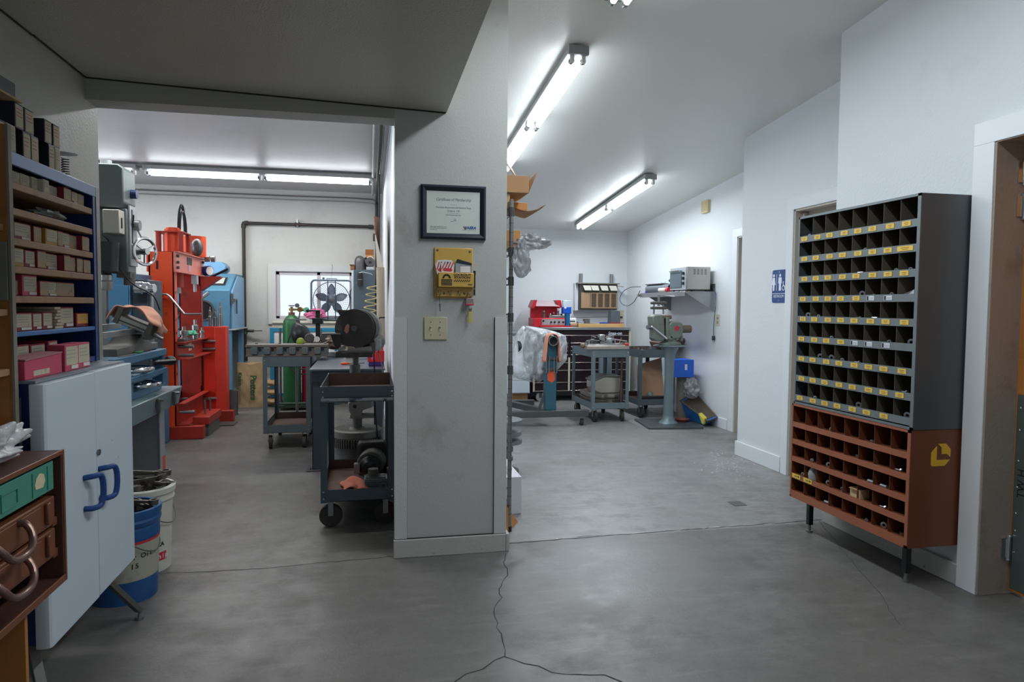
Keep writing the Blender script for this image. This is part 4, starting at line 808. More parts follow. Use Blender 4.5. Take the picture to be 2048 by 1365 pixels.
t.part('gauge', B().cyl((-1.572, 5.13, 1.83), (-1.535, 5.13, 1.83), .035, n=20), STEEL); t.part('lever', B().cyl((-1.57, 5.09, 1.82), (-1.545, 5.03, 1.89), .006, n=8), BLACK); t.part('lever', B().cyl((-1.56, 5.14, 1.81), (-1.53, 5.15, 1.74), .005, n=8), STEEL)
t.part('feed_block', B().box(-1.585, -1.54, 5.06, 5.16, 1.60, 1.70), LGREY, .008)
hw = t.part('handwheel', B().torus((-1.47, 5.0, 1.645), .088, .011, (.85, -.5, 0), 32, 8).cyl((-1.49, 5.01, 1.645), (-1.45, 4.99, 1.645), .022, n=14), CHROME)
b = B()
for k in range(3):
    a = k*2.094+.5; t.part('spoke', B().obox((-1.47, 5.0, 1.645), (-1.47+.042*math.cos(a), 5.0+.075*math.cos(a)*.85, 1.645+.085*math.sin(a)), .012, .012), CHROME, of=hw)
pass
t.part('shaft', B().cyl((-1.56, 5.08, 1.64), (-1.48, 5.005, 1.645), .018, n=14), STEEL)
sb = t.part('switch_box', B().box(-1.70, -1.60, 4.93, 5.03, 1.755, 1.91), M('switch_grey', (176, 174, 164), .45, var=.05), .005); t.part('switch_lever', B().box(-1.60, -1.594, 4.96, 4.975, 1.79, 1.86), BLACK, .002, of=sb)
t.part('belt_guard', B().pipe((-1.78, 4.99, 1.66), (-1.78, 5.03, 1.66), .10, .085, 28), DSTEEL)
t.part('quill', B().cyl((-1.60, 5.1, 1.42), (-1.60, 5.1, 1.50), .035, n=16).box(-1.66, -1.575, 5.04, 5.16, 1.47, 1.505), IRON)
lm = t.part('lamp_shade', B().lathe((-1.682, 4.93, 1.495), [(.06, 0), (.067, .01), (.067, .20), (.061, .20), (.056, .012)], 26, (0.06, 0, 1)), BLACK, label='black cylindrical lamp shade')
t.part('spoke', B().obox((-1.738, 4.93, 1.685), (-1.628, 4.93, 1.685), .008, .004).obox((-1.682, 4.88, 1.685), (-1.682, 4.98, 1.685), .008, .004), DSTEEL, of=lm)
ch = t.part('chuck', B().lathe((-1.682, 4.93, 1.38), [(.028, 0), (.034, .02), (.038, .06), (.033, .065), (.033, .10), (.02, .12)], 20), STEEL)
t.part('cutter', B().cyl((-1.682, 4.93, 1.25), (-1.682, 4.93, 1.38), .006, n=10).lathe((-1.682, 4.93, 1.16), [(.005, 0), (.012, .02), (.012, .07), (.007, .09)], 8), DSTEEL, of=ch)
t.part('cable', B().tube(cr([(-1.63, 4.97, 1.55), (-1.58, 5.0, 1.46), (-1.54, 5.05, 1.41), (-1.50, 5.1, 1.385), (-1.46, 5.15, 1.34), (-1.44, 5.2, 1.25)]), .005, 6), BLACK)
# tilted vise on the carriage with a rag
c0 = Vector((-1.46, 4.80, 1.16)); R_ = Matrix.Translation(c0) @ Matrix.Rotation(-.42, 4, 'Y') @ Matrix.Rotation(.0, 4, 'X')
t = T('tilting_fixture', 'dark tilting clamp fixture on the drilling machine rails, half under a tan rag', 'clamp fixture', tuple(c0))
Rt = Matrix.Translation(c0) @ Matrix.Rotation(.42, 4, 'Y')
t.part('body', B().box(-.12, .09, -.06, .06, -.03, .03).xf(Rt), IRON, .004); t.part('jaw', B().box(-.13, -.095, -.07, .07, -.035, .075).xf(Rt), IRON, .005); t.part('jaw', B().box(.07, .105, -.07, .07, -.06, .07).xf(Rt), IRON, .005)
t.part('slide', B().box(-.10, .08, -.065, -.05, -.005, .022).box(-.10, .08, -.064, -.045, -.028, -.012).xf(Rt), STEEL, .002); t.part('screw', B().cyl((.105, 0, -.02), (.17, 0, -.025), .010, n=10).xf(Rt), STEEL)
t.part('pivot', B().box(-.05, .03, -.05, .05, -.052, -.02).xf(Matrix.Translation(c0)), IRON, .004)
def ragf(u, v):
    a = (u-.5)*PI*1.05; x = .148*math.sin(a)*(1+.03*math.sin(9*v)); z = .098*math.cos(a)-.01+.012*math.sin(7*u+5*v)+.012*math.sin(15*u+6*v)+.008*abs(math.sin(11*v+9*u))
    p = Rt @ Vector((x-.01+.008*math.sin(14*v), -.095+.19*v+.022*math.sin(8*u), z+.012-(.03*(.12-u)*8 if u < .12 else 0))); return p
solo('rag', 'tan shop rag draped over the tilted clamp fixture', 'rag', B().grid(ragf, 44, 20), M('rag_tan', (190, 140, 120), .9, var=.18, scale=10), tuple(c0), solid=.006)
b = B()
for i in range(8):
    y = 4.3+i*.09; b.box(-1.52+.01*(i % 3), -1.45, y, y+.05, .986, .992+.004*(i % 2))
t = T('shim', 'green handled scraper lying on the carriage of the drilling machine', 'scraper', (-1.43, 4.62, .987)); b.bm.free()
t.part('handle', B().box(-1.425, -1.40, 4.60, 4.70, .986, 1.0), M('handle_green', (40, 120, 60), .4), .004); t.part('blade', B().box(-1.42, -1.405, 4.45, 4.60, .9865, .990), STEEL)
for i, y in enumerate((4.40, 4.50)): solo('flat_wrench', f'{"thin" if i else "wide"} flat steel wrench on the upper blue rail of the drilling machine', 'wrench', B().prism([(-1.418, y-.11), (-1.400, y-.115), (-1.396+.006*i, y), (-1.402, y+.02), (-1.418, y)], 'z', .986, .992), STEEL, (-1.41, y, .986))

# --- blue machine further back
t = T('boring_machine', 'blue boring machine with a chrome spindle, seen between the drilling machine and the red press', 'boring machine', (-2.1, 6.4, 0))
t.part('column', B().box(-2.5, -1.975, 6.3, 6.9, 0, 1.555), MBLUE, .008); t.part('cover_panel', B().box(-2.30, -1.985, 6.28, 6.30, .62, 1.45), M('machine_blue2', (66, 118, 156), .4, .2, var=.14, scale=5, c2=(110, 92, 84), thr=.62, w2=4, soft=.2), .004)
t.part('slide', B().box(-1.975, -1.845, 6.34, 6.75, .70, 1.50), M('slide_dark', (62, 74, 84), .45, .4, var=.12), .008); t.part('base', B().box(-2.4, -1.845, 6.3, 6.9, 0, .70), MBLUE, .01)
t.part('spindle', B().lathe((-1.93, 6.30, 1.425), [(.045, 0), (.055, .01), (.055, .06), (.048, .07), (.048, .11), (.036, .12), (.036, .16)], 24, (1, -.2, 0)), CHROME); t.part('way', B().box(-1.85, -1.825, 6.36, 6.42, .8, 1.45), STEEL, .003)

# --- red hydraulic press
t = T('hydraulic_press', 'big orange-red hydraulic shop press with hoses, standing left of the blue blast cabinet', 'press', (-1.9, 7.5, 0))
def chan(y0, y1): return B().box(-2.03, -1.81, y0, y0+.015, .10, 1.785).box(-2.03, -2.015, y0, y1, .10, 1.785).box(-1.825, -1.81, y0, y1, .10, 1.785)
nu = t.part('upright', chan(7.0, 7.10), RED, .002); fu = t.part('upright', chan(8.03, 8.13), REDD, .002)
b = B()
for k in range(9): b.box(-1.8105, -1.8085, 7.035, 7.06, .35+k*.13, .375+k*.13)
t.part('hole_row', b, BLACK, of=nu)
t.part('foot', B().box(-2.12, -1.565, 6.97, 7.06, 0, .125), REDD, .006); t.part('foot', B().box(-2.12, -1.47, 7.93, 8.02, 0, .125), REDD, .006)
t.part('top_beam', B().box(-1.81, -1.795, 6.99, 8.14, 1.595, 1.79).box(-1.81, -1.765, 6.99, 8.14, 1.782, 1.792).box(-1.81, -1.765, 6.99, 8.14, 1.593, 1.603), M('press_red_sheen', (222, 128, 112), .3, .1, var=.12, scale=4), .002, label='beam with its sheen painted pinkish')  # highlight sheen on the beam put into a paler, pinker red
t.part('top_beam', B().box(-2.045, -2.03, 6.99, 8.14, 1.595, 1.79), RED, .002)
for y in (7.05, 8.06):
    for z in (1.64, 1.69, 1.75): t.part('bolt', B().cyl((-1.795, y, z), (-1.773, y, z), .014, n=6), DSTEEL)
t.part('nameplate', B().box(-1.7945, -1.791, 7.42, 7.60, 1.69, 1.765), M('plate_black', (46, 46, 50), .4, .3)); t.part('warning_label', B().box(-1.7945, -1.792, 7.46, 7.56, 1.62, 1.685), M('label_pale', (206, 160, 170), .5))
cyl_ = t.part('ram_cylinder', B().cyl((-1.90, 7.33, 1.80), (-1.90, 7.33, 2.03), .075, n=24).cyl((-1.90, 7.33, 2.03), (-1.90, 7.33, 2.045), .06, n=20), RED)
for x, y in ((-2.0, 7.22), (-1.80, 7.22), (-1.79, 7.46), (-2.0, 7.46)): t.part('tie_rod', B().cyl((x, y, 1.80), (x, y, 2.0), .026, n=12), REDD, of=cyl_)
t.part('cap_plate', B().box(-2.03, -1.765, 7.19, 7.49, 1.792, 1.804), REDD, .002); t.part('cap_plate', B().box(-2.03, -1.77, 7.2, 7.48, 1.99, 2.0), REDD, .002, of=cyl_)
t.part('pump_tank', B().cyl((-1.84, 7.95, 1.80), (-1.84, 7.95, 2.02), .11, n=24), RED); t.part('pump_motor', B().sph((-1.78, 7.78, 1.89), .075, (.8, 1, 1.25)), DSTEEL)
for k, (o, hh) in enumerate(((0, .27), (.03, .20), (-.02, .25))):
    pts = [(-1.86+o*.3, 7.40+.10*(1-math.cos(s*PI/10))*2.4/2*1.0, 2.03+hh*math.sin(s*PI/10)) for s in range(11)]
    t.part('hose', B().tube(cr(pts, 3), .010, 8), RUBBER)
t.part('bumper_wheel', B().cyl((-1.76, 8.02, 1.79), (-1.71, 8.02, 1.79), .035, n=18), STEEL); t.part('bumper_wheel', B().cyl((-1.70, 8.05, 1.79), (-1.66, 8.05, 1.79), .035, n=18), STEEL)
t.part('pressure_gauge', B().cyl((-1.77, 8.10, 1.66), (-1.72, 8.06, 1.66), .055, n=22), M('gauge_blue', (40, 60, 150), .3)); t.part('gauge_face', B().cyl((-1.72, 8.06, 1.66), (-1.716, 8.057, 1.66), .048, n=22), WHITEP)
t.part('control_lever', B().cyl((-1.78, 8.1, 1.56), (-1.52, 8.0, 1.68), .014, n=10), BLACK); t.part('bracket', B().hexa([(-1.81, 8.03, 1.44), (-1.80, 8.13, 1.44), (-1.60, 8.13, 1.585), (-1.60, 8.03, 1.585), (-1.81, 8.03, 1.60), (-1.80, 8.13, 1.60), (-1.60, 8.13, 1.60), (-1.60, 8.03, 1.60)]), REDD)
t.part('ram', B().cyl((-1.90, 7.42, 1.46), (-1.90, 7.42, 1.60), .07, n=22), REDD); t.part('ram', B().cyl((-1.90, 7.42, 1.40), (-1.90, 7.42, 1.46), .045, n=20), STEEL); t.part('valve', B().box(-1.80, -1.75, 7.60, 7.68, 1.50, 1.59).cyl((-1.775, 7.64, 1.42), (-1.775, 7.64, 1.50), .015, n=10), LGREY)
wn = t.part('winch', B().box(-2.04, -1.90, 6.955, 7.0, 1.34, 1.48), RED, .003); t.part('drum', B().cyl((-2.0, 6.94, 1.385), (-1.92, 6.94, 1.385), .028, n=16), BLACK, of=wn)
t.part('crank', B().tube([(-1.92, 6.94, 1.385), (-1.86, 6.93, 1.385), (-1.83, 6.93, 1.36), (-1.70, 6.90, 1.20), (-1.55, 6.90, 1.20)], .010, 8), STEEL, of=wn)
t.part('slot_label', B().box(-1.965, -1.945, 6.998, 7.0, 1.62, 1.70), BLACK)
for z0, z1, n_ in ((.76, .93, 0), (.13, .34, 1)):
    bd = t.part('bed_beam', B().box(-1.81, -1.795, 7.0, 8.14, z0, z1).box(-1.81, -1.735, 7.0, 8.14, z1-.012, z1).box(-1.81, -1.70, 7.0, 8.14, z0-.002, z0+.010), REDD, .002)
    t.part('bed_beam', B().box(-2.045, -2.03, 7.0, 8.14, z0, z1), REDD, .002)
    for y in (7.06, 8.02):
        for z in ((z0+.04, z1-.045) if not n_ else (z1-.09,)): t.part('pin', B().cyl((-2.07, y, z), (-1.66, y, z), .017, n=12), STEEL)
t.part('sticker', B().box(-1.7945, -1.792, 7.42, 7.54, .82, .90), M('sticker_pale', (206, 190, 170), .6)); 
t.part('column_casing', B().prism([(-1.795, 8.04), (-1.67, 8.04), (-1.575, 8.12), (-1.575, 8.3), (-1.795, 8.3)], 'z', .02, 1.045), M('casing_red', (208, 50, 32), .3, .1, var=.12, scale=4), .006)
t.part('rivet_column', B().box(-1.83, -1.812, 8.025, 8.03, .4, 1.5), REDD)
# things on the press bed
G2 = M('glove_green', (70, 168, 134), .6, var=.1)
solo('rubber_glove', 'green rubber glove lying over tooling on the red press bed', 'glove', crumple((-1.79, 7.45, .992), .055, .24, .028, 4, amp=.3, u=60, v=30, ridge=.2), G2, (-1.79, 7.45, .945))
for i, (x, y, r, h, lb) in enumerate(((-1.775, 7.62, .030, .20, 'tall stacked steel mandrel on the red press bed'), (-1.78, 7.20, .035, .14, 'short steel mandrel at the near end of the red press bed'), (-1.76, 7.85, .022, .11, 'slim steel sleeve at the far end of the red press bed'))):
    solo('press_mandrel', lb, 'mandrel', B().lathe((x, y, .932), [(r, 0), (r, h*.25), (r*.7, h*.27), (r*.7, h*.45), (r*1.1, h*.47), (r*1.1, h*.7), (r*.5, h*.75), (r*.5, h)], 18), STEEL, (x, y, .932), 'tooling on the press')
solo('steel_block', 'flat steel plates stacked on the red press bed under the glove', 'steel plate', B().box(-1.81, -1.75, 7.08, 7.42, .9325, .958), DSTEEL, (-1.78, 7.25, .9325), bev=.003)
for i, (x, r, h) in enumerate(((-1.745, .018, .22), (-1.69, .022, .20), (-1.635, .026, .27))): solo('socket_driver', f'{("slim", "middle", "widest")[i]} steel driver standing on top of the red casing', 'driver', B().lathe((x, 8.16, 1.0455), [(r, 0), (r, h*.5), (r*.7, h*.52), (r*.7, h*.8), (r*.4, h*.82), (r*.4, h)], 16), STEEL, (x, 8.16, 1.0455), 'drivers on the casing')
t = T('press_plate', 'slotted red and grey press block lying on the floor between the press feet', 'press block', (-1.62, 7.4, 0))
t.part('block', B().box(-1.685, -1.55, 7.13, 7.62, .0, .115), IRON, .004); t.part('block', B().box(-1.69, -1.54, 7.10, 7.66, .117, .19), REDD, .004)
for y in (7.3, 7.52): t.part('pin', B().cyl((-1.62, y, .19), (-1.62, y, .33), .010, n=10), STEEL)
solo('floor_plate', 'flat steel plate on the floor under the far foot of the red press', 'steel plate', B().box(-1.66, -1.42, 7.66, 7.90, 0, .012), DSTEEL, (-1.54, 7.8, 0))

# --- blue blast cabinet
t = T('blast_cabinet', 'blue abrasive blasting cabinet with a latched side door, beside the iron pipe', 'blast cabinet', (-1.9, 9.0, 0))
sec = [(8.62, 1.0), (9.46, 1.0), (9.46, 1.67), (9.0, 1.67), (8.62, 1.46)]
t.part('cabinet', B().prism(sec, 'x', -2.6, -1.62), BBLUE, .008)
sd = t.part('door', B().prism([(8.66, 1.0), (9.46, 1.0), (9.46, 1.64), (9.03, 1.64), (8.66, 1.44)], 'x', -1.618, -1.60), BBLUEL, .004); t.part('latch', B().box(-1.61, -1.585, 8.62, 8.66, 1.30, 1.42).box(-1.60, -1.575, 8.66, 8.85, 1.34, 1.36).box(-1.59, -1.575, 8.83, 8.85, 1.18, 1.36), DSTEEL, .002, of=sd)
t.part('door_lip', B().box(-1.66, -1.56, 8.62, 9.46, .985, 1.0), LGREY)
wv = Vector((0, .38, .21)).normalized(); wn_ = Vector((0, -.21, .38)).normalized()
b = B(); cw_ = Vector((-1.93, 8.81, 1.565)); b.obox(cw_-Vector((.26, 0, 0))+wn_*.006, cw_+Vector((.24, 0, 0))+wn_*.006, .20, .012, wn_); t.part('window_frame', b, BLACK, .02)
b = B(); b.obox(cw_-Vector((.235, 0, 0))+wn_*.013, cw_+Vector((.215, 0, 0))+wn_*.013, .15, .004, wn_); t.part('viewing_glass', b, M('viewing_glass', (176, 180, 172), .25))
for x in (-2.28, -1.92): a_ = t.part('arm_port', B().pipe((x, 8.60, 1.22), (x, 8.625, 1.22), .125, .108, 28), DSTEEL); t.part('rubber_cuff', B().cyl((x, 8.608, 1.22), (x, 8.622, 1.22), .108, n=28), BLACK, of=a_)
t.part('hopper', B().hexa([(-2.25, 8.9, .35), (-1.95, 8.9, .35), (-1.95, 9.2, .35), (-2.25, 9.2, .35), (-2.58, 8.66, 1.0), (-1.70, 8.66, 1.0), (-1.70, 9.48, 1.0), (-2.58, 9.48, 1.0)]), BBLUE)
for x, y in ((-2.55, 8.66), (-1.64, 8.66), (-1.64, 9.42), (-2.55, 9.42)): t.part('leg', B().box(x-.03, x+.03, y-.03, y+.03, 0, .995), BBLUEL if y > 9 else BBLUE, .003)
t.part('front_panel', B().box(-2.5, -1.66, 8.632, 8.645, .15, .99), BBLUE, .003); t.part('dust_collector', B().prism([(-2.1, 1.671), (-1.80, 1.671), (-1.75, 1.72), (-1.75, 1.77), (-1.80, 1.82), (-2.1, 1.82)], 'y', 9.05, 9.35), BBLUEL, .006)
t.part('hose', B().tube([(-2.1, 8.60, 1.25), (-2.0, 8.35, 1.3), (-1.86, 8.30, 1.36), (-1.80, 8.35, 1.42)], .02, 8), STEEL)
# bag, sacks, bin
def bag_(x0, x1, y0, y1, h, seed, nm, lab):
    r = random.Random(seed)
    def f(u, v):
        a = u*2*PI; cx, cy = (x0+x1)/2, (y0+y1)/2; ca, sa = math.cos(a), math.sin(a)
        k = (abs(ca)**5+abs(sa)**5)**(-.2); pin = 1-.10*max(0, v-.75)*4; z = v*h
        return Vector((cx+(x1-x0)/2*ca*k*(1+.02*math.sin(9*v+3*a)+.012*math.sin(23*v+9*a)), cy+(y1-y0)/2*sa*k*pin*(1+.07*math.sin(7*v+2*a+seed)+.05*abs(math.sin(6*ca+11*v))+.03*math.sin(19*v-13*ca)), z+(.012*math.sin(5*a) if v > .9 else 0)))
    b = B(); nu, nv = 56, 26; V = [[b.bm.verts.new(f(i/nu, j/nv)) for j in range(nv+1)] for i in range(nu)]
    for i in range(nu):
        for j in range(nv): b._f([V[i][j], V[(i+1) % nu][j], V[(i+1) % nu][j+1], V[i][j+1]])
    b._f([V[i][nv] for i in range(nu)]); b._f([V[i][0] for i in range(nu)][::-1]); return b
t = T('paper_sack', 'kraft paper sack with green vertical lettering standing under the iron pipe', 'sack', (-1.465, 9.1, 0))
t.part('sack', bag_(-1.64, -1.29, 9.02, 9.24, .55, 2, '', ''), KRAFT)
GRT = M('print_green', (40, 92, 56), .7); TD = lambda x, z: Matrix.Translation((x, 9.0, z)) @ Matrix(((0, 1, 0, 0), (0, 0, -1, 0), (-1, 0, 0, 0), (0, 0, 0, 1)))
t.text('lettering', 'Potters', .105, TD(-1.43, .25), GRT, bold=.02, ext=.002); t.text('lettering', 'Kadco', .065, TD(-1.585, .36), GRT, bold=.02, ext=.002); t.part('small_print', B().box(-1.60, -1.594, 9.012, 9.015, .10, .20).box(-1.585, -1.579, 9.012, 9.015, .10, .19), M('print_brown', (140, 112, 80), .8))
for i in range(3): solo('paper_sack', f'{("bottom", "middle", "top")[i]} rolled kraft sack of the small pile beside the printed sack', 'sack', crumple((-1.215, 9.12, .065+i*.118), .10, .13, .055, 20+i, amp=.10), KRAFT, (-1.19, 9.22, .005+i*.118), 'rolled sacks')
t = T('metal_bin', 'small dark steel pipe section used as a bin beside the red press casing', 'bin', (-1.60, 8.30+.05, 0))
t.part('bin', B().lathe((-1.585, 8.42, 0), [(.075, 0), (.078, .29), (.072, .29), (.070, .02)], 26), DSTEEL); t.part('bolt', B().cyl((-1.515, 8.40, .14), (-1.50, 8.39, .14), .008, n=8), STEEL)
# --- pipes, conduits
t = T('air_pipe', 'dark iron air pipe running up the back wall and across to the partition', 'pipe', (-1.6, 9.5, .55))
t.part('pipe', B().tube([(-1.605, 9.50, .55), (-1.605, 9.50, 2.33)], .022, 12), PIPEM); t.part('pipe', B().tube([(-1.585, 9.50, 2.355), (.055, 9.50, 2.355)], .020, 12), PIPEM)
t.part('elbow', B().tube([(-1.605, 9.50, 2.29), (-1.605, 9.50, 2.33), (-1.598, 9.50, 2.350), (-1.58, 9.50, 2.356), (-1.55, 9.50, 2.355)], .030, 12), PIPEM)
for x in (-.93, .02): t.part('coupling', B().cyl((x-.03, 9.5, 2.355), (x+.03, 9.5, 2.355), .028, n=12), PIPEM)
t.part('bracket', B().box(-.94, -.92, 9.48, 9.549, 2.33, 2.42), STEEL); t.part('coupling', B().cyl((-1.605, 9.5, .55), (-1.605, 9.5, .62), .032, n=12), PIPEM)
vl = t.part('valve', B().cyl((-1.605, 9.5, .90), (-1.605, 9.5, .99), .034, n=12).cyl((-1.59, 9.49, .945), (-1.49, 9.46, .945), .018, n=10), IRON); t.part('valve_handle', B().box(-1.49, -1.38, 9.44, 9.46, .94, .955), STEEL, of=vl)
for z, r in ((2.735, .009), (2.685, .006)): solo('conduit', f'{"thicker upper" if r > .007 else "thinner lower"} conduit along the top of the left room back wall', 'conduit', B().tube([(-3.2, 9.52, z), (-1.0, 9.52, z-.004), (-.2, 9.52, z), (.05, 9.52, z-.01), (.10, 9.50, z-.05)], r, 8), M('conduit_dark', (110, 106, 102), .5) if r > .007 else M('conduit_grey', (150, 146, 140), .5), (-1.5, 9.52, z))
t = T('vertical_pipe', 'dark pipe bundle along the top of the partition wall, dropping down at the back corner', 'pipe', (.09, 6.5, 2.7))
t.part('pipe', B().tube([(.10, 3.70, 2.70), (.10, 9.40, 2.70), (.10, 9.46, 2.66), (.10, 9.46, 1.30)], .022, 12), PIPEM); t.part('pipe', B().tube([(.045, 3.7, 2.765), (.045, 9.42, 2.765)], .014, 8), M('conduit_white', (214, 212, 206), .5)); t.part('coupling', B().cyl((.085, 9.46, 2.16), (.085, 9.46, 2.26), .036, n=12), PIPEM)
t.part('cable', B().tube([(.11, 3.7, 2.62)]+[(.11, 4+k*.5, 2.60+.03*math.sin(k*1.3)) for k in range(11)], .006, 6), BLACK)

# --- box fan
FANM = M('fan_metal', (126, 142, 156), .35, .5, var=.1); BLAD = M('fan_blade', (96, 100, 116), .4, .2)
fx, fy, fz, fh = -.49, 9.33, 1.36, .258
t = T('box_fan', 'square metal box fan hung in front of the window', 'fan', (fx, fy, 1.10))
def rsq(h, r, y, n=6): 
    P = []
    for cx, cz, a in ((h-r, h-r, 0), (-h+r, h-r, 90), (-h+r, -h+r, 180), (h-r, -h+r, 270)):
        for k in range(n+1): P.append(Vector((fx+cx+r*math.cos(math.radians(a+k*90/n)), y, fz+cz+r*math.sin(math.radians(a+k*90/n)))))
    return P
t.part('frame', B().tube(rsq(fh, .05, fy-.055), .010, 8, closed=True), FANM); t.part('frame', B().tube(rsq(fh, .05, fy+.055), .010, 8, closed=True), FANM)
b = B(); A, C_ = rsq(fh, .05, fy-.055), rsq(fh, .05, fy+.055); A = [b.bm.verts.new(p) for p in A]; C_ = [b.bm.verts.new(p) for p in C_]
for i in range(len(A)): b._f([A[i], A[(i+1) % len(A)], C_[(i+1) % len(A)], C_[i]])
t.part('casing', b, FANM, solid=.002); t.part('shroud_ring', B().torus((fx, fy, fz), .235, .006, (0, 1, 0), 40, 6), FANM)
b = B()
for k in range(9): b.torus((fx, fy-.058, fz), .055+k*.022, .0017, (0, 1, 0), 36, 4)
for k in range(44):
    a = k*2*PI/44; b.tube([(fx+.05*math.cos(a), fy-.057, fz+.05*math.sin(a)), (fx+.20*math.cos(a+.12), fy-.06, fz+.20*math.sin(a+.12)), (fx+.27*math.cos(a+.2), fy-.057, fz+.27*math.sin(a+.2)) if abs(.27*math.cos(a+.2)) < fh and abs(.27*math.sin(a+.2)) < fh else (fx+.238*math.cos(a+.2), fy-.057, fz+.238*math.sin(a+.2))], .0016, 4)
t.part('grille', b, FANM)
for x in (-.045, .052): t.part('grille_bar', B().tube([(fx+x, fy-.06, fz-fh), (fx+x, fy-.068, fz), (fx+x, fy-.06, fz+fh)], .006, 8), M('bar_dark', (60, 70, 84), .4, .4))
t.part('hub', B().lathe((fx, fy-.015, fz), [(.070, .03), (.075, 0), (.07, -.02), (.03, -.028), (.028, -.034)], 28, (0, 1, 0)), FANM); t.part('hub_cap', B().lathe((fx, fy-.05, fz), [(.032, 0), (.03, -.008), (.012, -.012)], 20, (0, 1, 0)), DSTEEL)
for k in range(5):
    a0 = math.radians(90+72*k); Rm = Matrix.Translation((fx, fy, fz)) @ Matrix.Rotation(-a0, 4, 'Y')
    def bf(u, v):
        w_ = .052*math.sin(PI*min(1, .18+u*.80))**.8; return Rm @ Vector((.06+u*.155, (v-.5)*.045, (v-.5)*2*w_))
    t.part('blade', B().grid(bf, 10, 5), BLAD, solid=.0015)
t.part('handle', B().tube([(fx-.07, fy, fz+fh), (fx-.06, fy, fz+fh+.022), (fx+.06, fy, fz+fh+.022), (fx+.09, fy, fz+fh)], .007, 8), FANM); t.part('switch_knob', B().cyl((fx-.10, fy-.02, fz+fh+.010), (fx-.10, fy-.02, fz+fh+.036), .014, n=12), DSTEEL)
t.part('wire', B().tube([(fx, fy, fz+fh+.02), (fx+.005, 9.5, 1.80), (fx, 9.524, 1.84)], .0015, 5), DSTEEL); t.part('base_bar', B().box(fx-.15, fx+.15, fy-.065, fy-.045, fz-fh-.016, fz-fh-.002), BLACK)
# shelf below the window
t = T('window_bench', 'narrow cream shelf under the window behind the fan and green gas cylinder', 'shelf', (-.6, 9.3, 0))
t.part('top', B().box(-1.22, -.26, 9.15, 9.52, 1.055, 1.08), M('shelf_cream', (206, 200, 184), .5, var=.1), .003); t.part('apron', B().box(-1.22, -.26, 9.17, 9.19, .96, 1.055), M('shelf_cream2', (190, 184, 168), .5, var=.12), .002)
for x in (-1.0, -.30): t.part('leg', B().box(x-.02, x+.02, 9.2, 9.24, 0, 1.055), CARTB)
solo('cardboard_box', 'brown box on the left end of the shelf under the window', 'box', B().box(-1.20, -1.08, 9.0, 9.14, .86, .99), M('brown_box', (96, 76, 70), .7, var=.2), (-1.14, 9.07, .86), bev=.002) if False else None
t = T('framed_board', 'white board with teal edging leaning on the back wall behind the gas cylinders', 'board', (-.9, 9.35, 0))
t.part('panel', B().box(-1.20, -.42, 9.05, 9.07, .16, .97), WHITEP); t.part('border', B().box(-1.23, -1.18, 9.04, 9.08, .12, 1.0).box(-.44, -.39, 9.04, 9.08, .12, 1.0).box(-1.18, -.44, 9.04, 9.08, .95, 1.0).box(-1.18, -.44, 9.04, 9.08, .12, .17), M('edge_teal', (40, 132, 168), .4, var=.08), .002)
t.part('leg', B().box(-1.22, -1.17, 9.04, 9.08, 0, .12), CARTB); t.part('leg', B().box(-.45, -.40, 9.04, 9.08, 0, .12), CARTB)

# --- gas cylinders on their truck
GRN = M('cylinder_green', (38, 98, 58), .4, .2, var=.15, scale=7); CRED = M('cylinder_red', (166, 34, 58), .4, .2, var=.12)
BRASS = M('brass', (150, 120, 70), .35, .8, var=.2)
t = T('gas_cylinder', 'tall green oxygen cylinder with a regulator, in front of the window', 'gas cylinder', (-.94, 8.80, .06))
t.part('bottle', B().lathe((-.94, 8.80, .06), [(.098, 0), (.106, .02), (.106, .98), (.098, 1.03), (.075, 1.075), (.045, 1.10), (.034, 1.11)], 32), GRN)
t.part('collar', B().cyl((-.94, 8.8, 1.165), (-.94, 8.8, 1.20), .038, n=20), M('rusty_collar', (110, 70, 56), .7, var=.2)); t.part('valve', B().cyl((-.94, 8.8, 1.20), (-.94, 8.8, 1.27), .016, n=12).cyl((-.97, 8.8, 1.235), (-.90, 8.8, 1.235), .014, n=10), BRASS); t.part('handwheel', B().cyl((-.94, 8.8, 1.275), (-.94, 8.8, 1.288), .034, n=16), DSTEEL)
rg = t.part('regulator', B().cyl((-.90, 8.8, 1.235), (-.84, 8.8, 1.235), .012, n=10).cyl((-.84, 8.77, 1.235), (-.84, 8.83, 1.235), .032, n=18).cyl((-.82, 8.8, 1.235), (-.77, 8.80, 1.23), .02, n=12), BRASS)
t.part('gauge', B().cyl((-.76, 8.75, 1.23), (-.76, 8.80, 1.23), .034, n=20), G2, of=rg); t.part('gauge', B().cyl((-.87, 8.74, 1.285), (-.87, 8.78, 1.285), .026, n=18), DSTEEL, of=rg)
t.part('hose', B().tube([(-.84, 8.78, 1.20), (-.85, 8.74, 1.12), (-.84, 8.70, 1.05), (-.80, 8.68, .9), (-.78, 8.66, .6)], .008, 6), RUBBER)
t = T('gas_cylinder', 'short red acetylene cylinder beside the tall green one', 'gas cylinder', (-.765, 8.86-.02, .06))
t.part('bottle', B().lathe((-.745, 8.84, .06), [(.078, 0), (.084, .02), (.084, .70), (.07, .76), (.03, .79)], 28), CRED); t.part('valve', B().cyl((-.745, 8.84, .85), (-.745, 8.84, .91), .016, n=10), BRASS)
t = T('cylinder_truck', 'green wheeled truck under the two gas cylinders', 'hand truck', (-.85, 8.8, 0))
t.part('base_plate', B().box(-1.09, -.62, 8.67, 8.96, .03, .058), M('truck_green', (44, 70, 58), .5, .3, var=.2), .003); t.part('rail', B().tube([(-1.09, 8.66, .09), (-.62, 8.66, .09)], .014, 8), M('truck_green', (0, 0, 0)))
